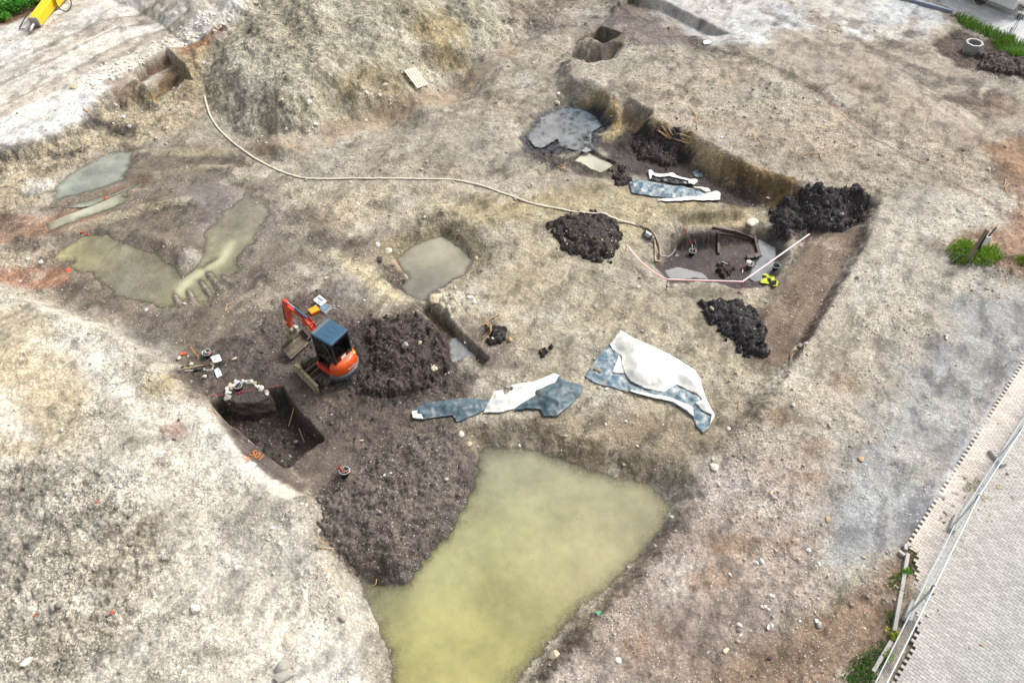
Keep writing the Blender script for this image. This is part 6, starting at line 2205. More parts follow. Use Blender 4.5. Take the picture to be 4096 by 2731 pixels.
roots('root', 'thin pale stalk in the left mud near the puddle fingers', [[(1925, 1385), (1950, 1335), (1995, 1310)]], 0.022, x0=0, y0=600, s=2.138)
for pts, lab in (([(560, 740), (700, 900), (850, 1050), (1050, 1190), (1330, 1340), (1480, 1400)], 'long red survey string lying across the upper right slope'),):
    P = [hit(3000 + a / 2.138, b / 2.138) for a, b in pts]
    P = on_ground(smooth_line(P, 16), 0.05)
    m = MB()
    m.tube(P, 0.014, 5)
    tagged(m.build('survey_string', solid('faded_red_string', (190, 120, 116), 0.8)), lab, 'string')
P = on_ground(smooth_line([hit(3000 + a / 2.138, 600 + b / 2.138) for a, b in [(1640, 240), (1860, 350), (2100, 490), (2345, 600)]], 16), 0.05)
m = MB()
m.tube(P, 0.014, 5)
tagged(m.build('survey_string', solid('pale_red_string', (196, 140, 130), 0.8)), 'shorter red survey string running to the brown earth at the right edge', 'string')

# ------------------------------------------------------------------ concrete shaft ring
p = hit(3882, 208)
cr = thing('manhole_ring', 'grey octagonal concrete shaft ring standing on dark topsoil', 'concrete ring', (p.x, p.y, p.z - 0.08), 0.2)
m = MB()
m.lathe((0, 0, 0), [(0.47, 0), (0.47, 0.62), (0.36, 0.62), (0.36, 0.02), (0.001, 0.02)], 8, smooth=False)
m.build('ring_wall', M_CONCD, cr, bevel=0.01)
m = MB()
m.lathe((0, 0, 0), [(0.475, 0.60), (0.475, 0.645), (0.355, 0.645), (0.355, 0.60)], 8, smooth=False)
m.build('rim', M_CONC, cr, bevel=0.006)

# ------------------------------------------------------------------ paving
E1 = Vector((*W(4096, 1429), 0))
E2 = Vector((*W(3622, 2176), 0))
ed = (E1 - E2).normalized()
en = Vector((ed.y, -ed.x, 0))          # to the right of the edge
bound = [W(*p) for p in ((3622, 2176), (3655, 2215), (3668, 2290), (3650, 2370), (3662, 2450), (3668, 2540), (3640, 2620), (3575, 2720), (3540, 2800), (3500, 3000))]
fb, ff, fm, fcol = [], [], [], []
rnp = random.Random(12)
top_z = 0.075
vsn = []


def bdist(x, y):
    d, s_, L_ = pdist(bound, np.array([x]), np.array([y]))
    return float(d[0])


bpoly = bound + [(bound[-1][0] + 40, bound[-1][1]), (E2.x + ed.x * 5 + 40, E2.y)]
cells = []
for j in range(-110, 160):
    for i in range(0, 60):
        u0 = 0.2 * i + (0.1 if j % 2 else 0.0)
        v0 = 0.1 * j
        c = E2 + ed * (v0 + 0.05) + en * (u0 + 0.1)
        if v0 < -14:
            continue
        t_ = CP * c.y + SP * H
        if abs(c.x) > 0.643 * t_ * 1.14 + 0.5 or c.y < 3.2:
            continue
        cells.append((c.x, c.y, u0, v0))
ca = np.array(cells)
side = np.ones(len(ca), bool)
low = ca[:, 3] < 0
# below the teeth the paving ends along an irregular dirt margin
P = np.array(bound)
bx = np.interp(-ca[:, 1], -P[:, 1], P[:, 0])
side[low] = ca[low, 0] > bx[low] + RNG.uniform(-0.06, 0.06, low.sum())
ca = ca[side]
tooth = np.array([True] * len(ca))
dn = np.exp(-np.maximum(ca[:, 2] - 0.1, 0) / 0.8)
V_, F_, C_ = [], [], []
for (x, y, u0, v0), cream in zip(ca, dn):
    g = 0.0045
    z = top_z + rnp.uniform(-0.003, 0.003)
    hu, hv = 0.1 - g, 0.05 - g
    b = len(V_)
    for zz_ in (0.0, z):
        for su, sv in ((-1, -1), (1, -1), (1, 1), (-1, 1)):
            q = Vector((x, y, 0)) + en * hu * su + ed * hv * sv
            V_.append((q.x, q.y, zz_))
    F_ += [(b + 7, b + 6, b + 5, b + 4), (b, b + 4, b + 5, b + 1), (b + 1, b + 5, b + 6, b + 2), (b + 2, b + 6, b + 7, b + 3), (b + 3, b + 7, b + 4, b)]
    k = rnp.uniform(0.82, 1.1)
    wgt = min(1, cream * 1.15)
    base = np.array(S(190, 188, 184)) * (1 - wgt) + np.array(S(232, 220, 208)) * wgt
    C_ += [base * k] * 8
me = bpy.data.meshes.new('pavement')
me.from_pydata(V_, [], F_)
me.update()
set_attr(me, 'tone', np.array(C_))
mp_, nt, pr = new_mat('paving_stone')
a_ = N(nt, 'ShaderNodeAttribute', attribute_name='tone')
gg = N(nt, 'ShaderNodeNewGeometry')
n_ = N(nt, 'ShaderNodeTexNoise', Scale=1.3, Detail=8.0, Roughness=0.7)
n2_ = N(nt, 'ShaderNodeTexNoise', Scale=40.0, Detail=3.0)
L(nt, gg.outputs['Position'], n_.inputs['Vector'])
L(nt, gg.outputs['Position'], n2_.inputs['Vector'])
cc = mixc(nt, 0.75, a_.outputs['Color'], ramp(nt, n_.outputs['Fac'], [(0.3, 0.78), (0.5, 0.98), (0.7, 1.12)]), 'MULTIPLY')
cc = mixc(nt, 0.5, cc, ramp(nt, n2_.outputs['Fac'], [(0.3, 0.8), (0.7, 1.15)]), 'MULTIPLY')
L(nt, cc, pr.inputs['Base Color'])
pr.inputs['Roughness'].default_value = 0.85
me.materials.append(mp_)
pv_ = bpy.data.objects.new('pavement', me)
COLL.objects.link(pv_)
tagged(pv_, 'grey block paving with a toothed broken edge', 'pavement', kind='structure')
# bedding under the blocks
bed = MB()
bp0 = [Vector((x, y, 0)) for x, y in bound]
q = [E2 + en * 0.13, E1 + ed * 14 + en * 0.13, E1 + ed * 14 + en * 14, bp0[-1] + Vector((30, 0, 0))] + [p + Vector((0.08, 0, 0)) for p in bp0[::-1][:-1]]
bed.add([(p.x, p.y, 0.062) for p in q], [tuple(range(len(q)))[::-1]])
M_BED = soil_material('bedding_sand', attr=False, base=S(96, 90, 84), peb=0.05, wet=0.0)
bo = bed.build('paving_bed', M_BED)
tagged(bo, 'dark sand bed showing in the joints of the paving', 'ground', kind='structure')

# kerb stones
for a, b, lab in (((3633, 2212), (3578, 2524), 'long pale kerb stone with a plant growing over it'), ((3566, 2562), (3492, 2685), 'pale kerb stone beside the grass at the fence foot')):
    A, B = Vector((*W(*a, 0.12), 0.06)), Vector((*W(*b, 0.12), 0.06))
    m = MB()
    n = max(2, int((B - A).length / 0.98))
    for i in range(n):
        p0, p1 = (B - A) * (i / n), (B - A) * ((i + 0.99) / n)
        m.bar(p0, p1, 0.11, 0.16)
    o = m.build('kerb_stone', M_CONC, bevel=0.012)
    o.location = A
    tagged(o, lab, 'kerb')
for i, (x, y) in enumerate([(3620, 2190), (3605, 2215), (3632, 2183)]):
    m = MB()
    m.box((0, 0, 0.06), (0.2, 0.1, 0.08))
    o = m.build('paving_block', M_CONC, bevel=0.006)
    o.location = (*W(x, y, 0.05), 0.03)
    o.rotation_euler = (0.1, 0.1, 1.2 + i)
    tagged(o, ('loose paving block at the end of the toothed edge', 'loose block standing upright at the kerb head', 'tilted loose block touching the last tooth')[i], 'paving block')

# ------------------------------------------------------------------ temporary fences
def fence_foot(p, rz, label, group='concrete fence feet'):
    o = thing('concrete_block', label, 'fence foot', p, rz, group)
    m = MB()
    m.box((0, 0, 0.075), (0.70, 0.24, 0.15), taper=0.86)
    m.build('block', M_CONC, o, bevel=0.02)
    m = MB()
    for x in (-0.22, -0.10, 0.10, 0.22):
        m.tube([(x, 0.03, 0.148), (x, 0.03, 0.156)], 0.025, 12)
    m.build('socket_holes', M_DARK, o)
    return o


def fence_panel(A, B, hgt, label, wires=True):
    A, B = Vector(A), Vector(B)
    d = (B - A)
    Lp = d.length
    o = thing('site_fence', label, 'fence', A, math.atan2(d.y, d.x), 'temporary site fence panels')
    x0, x1 = 0.05, Lp - 0.05
    m = MB()
    m.tube([(x0, 0, 0.05), (x0, 0, hgt)], 0.022, 8)
    m.tube([(x1, 0, 0.05), (x1, 0, hgt)], 0.022, 8)
    m.tube([(x0, 0, hgt - 0.02), (x1, 0, hgt - 0.02)], 0.022, 8)
    m.tube([(x0, 0, 0.2), (x1, 0, 0.2)], 0.018, 8)
    m.build('frame', M_GALV, o)
    m = MB()
    n = int(Lp / 0.11)
    for i in range(1, n):
        x = x0 + (x1 - x0) * i / n
        m.tube([(x, 0, 0.2), (x, 0, hgt - 0.02)], 0.0022, 3, cap=False)
    for z in np.arange(0.45, hgt - 0.1, 0.28):
        m.tube([(x0, 0, z), (x1, 0, z)], 0.003, 3, cap=False)
    m.build('wire_mesh', M_GALV, o)
    m = MB()
    m.box((x1, 0, hgt - 0.2), (0.16, 0.07, 0.07))
    m.build('clamp', M_DARK, o)
    return o


G3 = [Vector((*W(3986, 1835, 0.08), 0.08)), Vector((*W(3815, 2098, 0.08), 0.08)), Vector((*W(3638, 2449, 0.08), 0.08))]
G3.append(G3[2] + (G3[2] - G3[1]))
G3.insert(0, G3[0] + (G3[0] - G3[1]))
names = ['concrete fence foot beyond the right edge', 'pale broad fence foot high on the paving at the right', 'concrete fence foot midway along the paving', 'concrete fence foot nearest the plants and dark soil', 'concrete fence foot below the lower frame']
for i, p in enumerate(G3):
    if i in (0, 4):
        continue
    dd = G3[min(i + 1, 4)] - G3[max(i - 1, 0)]
    rz = math.atan2(dd.y, dd.x) + (R(60) if i == 1 else R(4))
    fence_foot(p, rz, names[i])
labs = ['fence panel leaving the picture at the right edge', 'upper fence panel beside the toothed paving edge', 'middle fence panel crossing the paving', 'lowest fence panel running out over the grass']
for i in range(4):
    fence_panel(G3[i], G3[i + 1], 1.85, labs[i])
T = [Vector((*W(3825, 55, 0.05), 0.02)), Vector((*W(4040, 150, 0.05), 0.02))]
T = [T[0] + (T[0] - T[1])] + T + [T[1] + (T[1] - T[0])]
labs = ['far fence panel above the grey gravel at the top', 'far fence panel standing in the green grass strip', 'far fence panel leaving at the upper right edge']
for i in range(3):
    fence_panel(T[i], T[i + 1], 1.95, labs[i])
for i, lab in ((1, 'small grey fence foot at the left end of the grass strip'), (2, 'white fence foot in the grass near the upper right edge')):
    fence_foot(T[i], math.atan2((T[2] - T[1]).y, (T[2] - T[1]).x) + R(80), lab)
m = MB()
m.tube([(0, 0, 0), (0, 0, 0.55)], 0.05, 8)
o = m.build('marker_post', M_GALV)
o.location = Vector((*W(4032, 145, 0), 0))
tagged(o, 'short pale marker post beside the far white fence foot', 'post')

# far kerb or rail along the car park
A, B = Vector((*W(3555, -25, 0.1), 0.06)), Vector((*W(3818, 48, 0.1), 0.06))
m = MB()
m.bar(Vector(), B - A, 0.18, 0.22)
o = m.build('kerb_rail', solid('grey_rail', (150, 160, 178), 0.6, var=0.1), bevel=0.02)
o.location = A
tagged(o, 'long grey-blue rail along the edge of the car park', 'rail')

# white trailer on the car park
A, B = Vector((*W(3945, 0, 0.45), 0)), Vector((*W(4051, 43, 0.45), 0))
d = (A - B).normalized()
tl = thing('box_trailer', 'white box trailer parked on the pale car park', 'trailer', B, math.atan2(d.y, d.x))
m = MB()
sgn = -1 if d.cross(Vector((0, 1, 0))).z < 0 else 1
m.box((2.6, -1.05, 1.45), (5.2, 2.1, 2.0))
m.build('body', M_TRUCK, tl, bevel=0.05)
m = MB()
m.box((-0.35, -1.05, 0.5), (0.7, 0.5, 0.12))
m.bar((-0.05, -0.5, 0.48), (-1.2, -1.05, 0.48), 0.1, 0.1)
m.box((-0.25, -0.45, 0.62), (0.35, 0.30, 0.35))
m.build('drawbar', solid('brown_grey_frame', (150, 138, 120), 0.7, var=0.2), tl)
for x in (2.0, 2.9):
    m = MB()
    m.tube([(x, -0.02, 0.33), (x, -0.26, 0.33)], 0.33, 20)
    m.build('wheel', M_SEAT, tl)
m = MB()
m.tube([(-0.55, -0.35, 0.15), (-0.30, -0.35, 0.15)], 0.15, 14)
m.build('jockey_wheel', M_SEAT, tl)
m = MB()
P0, P1 = Vector((*W(4000, 122, 0.03), 0.03)), Vector((*W(4052, 95, 0.03), 0.03))
m.bar(P0, P1, 0.08, 0.006)
tagged(m.build('road_marking', M_WHITE), 'thin white painted line on the car park', 'marking', kind='structure')

# ------------------------------------------------------------------ wooden post with a sign
p = hit(3867, 1043)
hp_ = vert_height(p, (3952, 922))
po = thing('sign_post', 'weathered leaning post with a white board in the grass patch', 'post', p)
m = MB()
lean = Vector((0.05, 0.02, 0))
m.bar(Vector((0, 0, -0.2)), Vector((0.10, 0.0, hp_)), 0.13, 0.13, up=(0, 1, 0))
m.build('wooden_post', M_OLDWOOD, po, bevel=0.012)
m = MB()
m.box((0.26, -0.07, hp_ * 0.68), (0.24, 0.03, 0.42), Matrix.Rotation(R(8), 3, 'Y'))
m.build('sign_board', M_WHITE, po)
m = MB()
m.box((0.12, -0.085, hp_ * 0.62), (0.05, 0.03, 0.7))
m.tube([(0.10, -0.09, hp_ * 0.9), (0.16, -0.12, hp_ * 0.4), (0.05, -0.25, 0.05)], 0.016, 6)
m.build('bracket', M_DARK, po)
a = hit(3905, 1000)
m = MB()
m.tube([Vector((0, 0, 0.0)), Vector((0.55, 0.35, 0.95))], 0.035, 8)
o = m.build('steel_rod', M_BUMP)
o.location = a
tagged(o, 'grey steel rod leaning behind the wooden post', 'rod')
P = [hit(3803, 1056), hit(3830, 1033), hit(3862, 1026)]
m = MB()
m.tube([q + Vector((0, 0, 0.10)) for q in P], 0.03, 8)
tagged(m.build('pipe', M_BUMP), 'short grey pipe sticking out of the grassy bank', 'pipe')

# ------------------------------------------------------------------ grass and shrubs
def blades(name, label, regions, mat, kind='stuff', cat='grass'):
    V_, F_, Cc = [], [], []
    rg_ = random.Random(len(label))
    for pts, n, hb_, col, jit in regions:
        P = [hit(a, b) for a, b in pts]
        A = np.array([[p.x, p.y] for p in P])
        lo, hi = A.min(0), A.max(0)
        k = 0
        tries = 0
        while k < n and tries < n * 12:
            tries += 1
            x, y = rg_.uniform(lo[0], hi[0]), rg_.uniform(lo[1], hi[1])
            if sdf(A, np.array([x]), np.array([y]))[0] > rg_.uniform(-0.3, 0.2):
                continue
            if vnoise(np.array([x * 1.8]), np.array([y * 1.8]), 77)[0] < rg_.uniform(-1.2, 0.4) - jit:
                continue
            k += 1
            z = float(height(x, y))
            hh = hb_ * rg_.uniform(0.4, 1.2)
            a = rg_.uniform(0, 6.28)
            wd = 0.012 + 0.02 * hb_
            dx, dy = math.cos(a), math.sin(a)
            bx_, by_ = -dy * wd, dx * wd
            ln = rg_.uniform(0.2, 0.8) * hh
            b = len(V_)
            V_ += [(x - bx_, y - by_, z - 0.02), (x + bx_, y + by_, z - 0.02), (x + bx_ * 0.7 + dx * ln * 0.4, y + by_ * 0.7 + dy * ln * 0.4, z + hh * 0.65), (x - bx_ * 0.7 + dx * ln * 0.4, y - by_ * 0.7 + dy * ln * 0.4, z + hh * 0.65),
                   (x + dx * ln, y + dy * ln, z + hh)]
            F_ += [(b, b + 1, b + 2, b + 3), (b + 3, b + 2, b + 4)]
            c = np.array(S(*col)) * rg_.uniform(0.6, 1.35) * np.array([rg_.uniform(0.8, 1.3), 1, rg_.uniform(0.7, 1.1)])
            Cc += [c] * 5
    me = bpy.data.meshes.new(name)
    me.from_pydata(V_, [], F_)
    me.update()
    set_attr(me, 'tone', np.array(Cc))
    me.materials.append(mat)
    o = bpy.data.objects.new(name, me)
    COLL.objects.link(o)
    return tagged(o, label, cat, kind=kind)


def leaf_material(name):
    m, nt, p = new_mat(name)
    a = N(nt, 'ShaderNodeAttribute', attribute_name='tone')
    L(nt, a.outputs['Color'], p.inputs['Base Color'])
    p.inputs['Roughness'].default_value = 0.6
    tl_ = N(nt, 'ShaderNodeBsdfTranslucent')
    L(nt, a.outputs['Color'], tl_.inputs[0])
    mx = N(nt, 'ShaderNodeMixShader')
    mx.inputs[0].default_value = 0.3
    L(nt, p.outputs[0], mx.inputs[1])
    L(nt, tl_.outputs[0], mx.inputs[2])
    L(nt, mx.outputs[0], nt.nodes.get('Material Output').inputs['Surface'])
    return m


M_LEAF = leaf_material('leaf')
blades('grass', 'fresh green grass strip along the far fence', [([(3820, 58), (3900, 92), (4000, 138), (4120, 190), (4120, 240), (4040, 215), (3960, 150), (3850, 110)], 2600, 0.35, (112, 158, 58), 0.4),
                                                             ([(3990, 190), (4060, 190), (4120, 220), (4120, 250), (4040, 215)], 500, 0.25, (140, 196, 50), 0.3)], M_LEAF)
blades('grass', 'bright green grass patch around the leaning sign post', [([(3790, 1000), (3850, 960), (3900, 985), (3990, 990), (4000, 1040), (3950, 1065), (3860, 1060), (3800, 1040)], 1500, 0.22, (128, 176, 44), 0.6), ([(4050, 1030), (4110, 1030), (4110, 1060), (4060, 1050)], 120, 0.2, (128, 170, 44), 0.8)], M_LEAF)
blades('grass', 'patchy green grass beside the lowest kerb stone', [([(3400, 2680), (3480, 2600), (3540, 2560), (3545, 2600), (3500, 2680), (3480, 2740), (3370, 2760)], 1100, 0.13, (96, 140, 62), 0.2), ([(3540, 2450), (3580, 2440), (3575, 2500), (3550, 2500)], 90, 0.12, (104, 150, 60), 0.5),
                                                                 ([(3580, 2290), (3600, 2300), (3600, 2370), (3560, 2370)], 110, 0.12, (110, 150, 50), 0.4), ([(3640, 2190), (3670, 2200), (3660, 2270), (3635, 2270)], 120, 0.10, (130, 140, 70), 0.3)], M_LEAF)


def shrub(name, label, p, r, hgt, n, col, group=None, leaf=0.06, cat='shrub'):
    o = thing(name, label, cat, p, 0, group)
    rg_ = random.Random(int(p[0] * 100))
    m = MB()
    for _ in range(7):
        a = rg_.uniform(0, 6.28)
        q = Vector((math.cos(a) * r * 0.6, math.sin(a) * r * 0.6, hgt * 0.75))
        m.tube([(0, 0, -0.05), q * 0.5 + Vector((0, 0, 0.05)), q], [0.018, 0.012, 0.006], 5)
    m.build('stem', M_OLDWOOD, o)
    V_, F_, Cc = [], [], []
    cl_ = [(rg_.gauss(0, 0.45) * r, rg_.gauss(0, 0.45) * r, rg_.uniform(0.3, 0.95) * hgt, rg_.uniform(0.7, 1.3)) for _ in range(16)]
    for _ in range(n):
        cx, cy, cz, k = rg_.choice(cl_)
        c = Vector((cx + rg_.gauss(0, 0.2) * r, cy + rg_.gauss(0, 0.2) * r, max(0.03, cz + rg_.gauss(0, 0.14) * hgt)))
        nn = Vector((rg_.gauss(0, 1), rg_.gauss(0, 1), abs(rg_.gauss(0.8, 0.8)))).normalized()
        t1 = nn.orthogonal().normalized()
        t1.rotate(Matrix.Rotation(rg_.uniform(0, 6.28), 3, nn))
        t2 = nn.cross(t1)
        s_ = leaf * rg_.uniform(0.6, 1.4)
        b = len(V_)
        V_ += [c - t1 * s_, c + t2 * s_ * 0.5, c + t1 * s_, c - t2 * s_ * 0.5]
        F_.append((b, b + 1, b + 2, b + 3))
        cc_ = np.array(S(*col)) * k * rg_.uniform(0.7, 1.3) * np.array([rg_.uniform(0.85, 1.25), 1, rg_.uniform(0.7, 1.1)])
        Cc += [cc_] * 4
    me = bpy.data.meshes.new('foliage')
    me.from_pydata(V_, [], F_)
    me.update()
    set_attr(me, 'tone', np.array(Cc))
    me.materials.append(M_LEAF)
    f = bpy.data.objects.new('foliage', me)
    COLL.objects.link(f)
    f.parent = o
    return o


for i, (x, y, r, h_, lab) in enumerate([(10, 62, 0.9, 0.8, 'bright green shrub at the far left edge of the road'), (70, 38, 1.0, 0.9, 'round green shrub second from the left road corner'), (120, 20, 1.0, 0.8, 'green shrub nearest the yellow breaker'), (0, 90, 0.5, 0.5, 'small low shrub at the left picture edge'), (160, 6, 0.8, 0.6, 'sparse dull green shrub at the top beside the breaker')]):
    shrub('shrub', lab, hit(x, y), r, h_, 900, ((96, 176, 50), (84, 170, 48), (88, 160, 50), (90, 150, 50), (120, 136, 76))[i], 'shrubs by the road', 0.08)
for i, (x, y, lab) in enumerate([(3616, 2292, 'leafy green weed growing over the long kerb stone'), (3570, 2548, 'yellow-green weed at the gap between the kerb stones'), (3545, 2630, 'thin yellow-green weed under the fence rail')]):
    shrub('weed', lab, hit(x, y), 0.17, 0.22, 220, ((110, 186, 36), (178, 200, 40), (170, 190, 50))[i], leaf=0.035, cat='weed')
shrub('weed', 'small light green weed at the foot of the concrete ring', hit(3872, 216), 0.22, 0.2, 160, (120, 160, 60), leaf=0.05, cat='weed')

# ------------------------------------------------------------------ stones one can point at
def zz(x, y, i, j):      # survey detail sheets, 1100 units wide
    return i + x / 2.138, j + y / 2.138


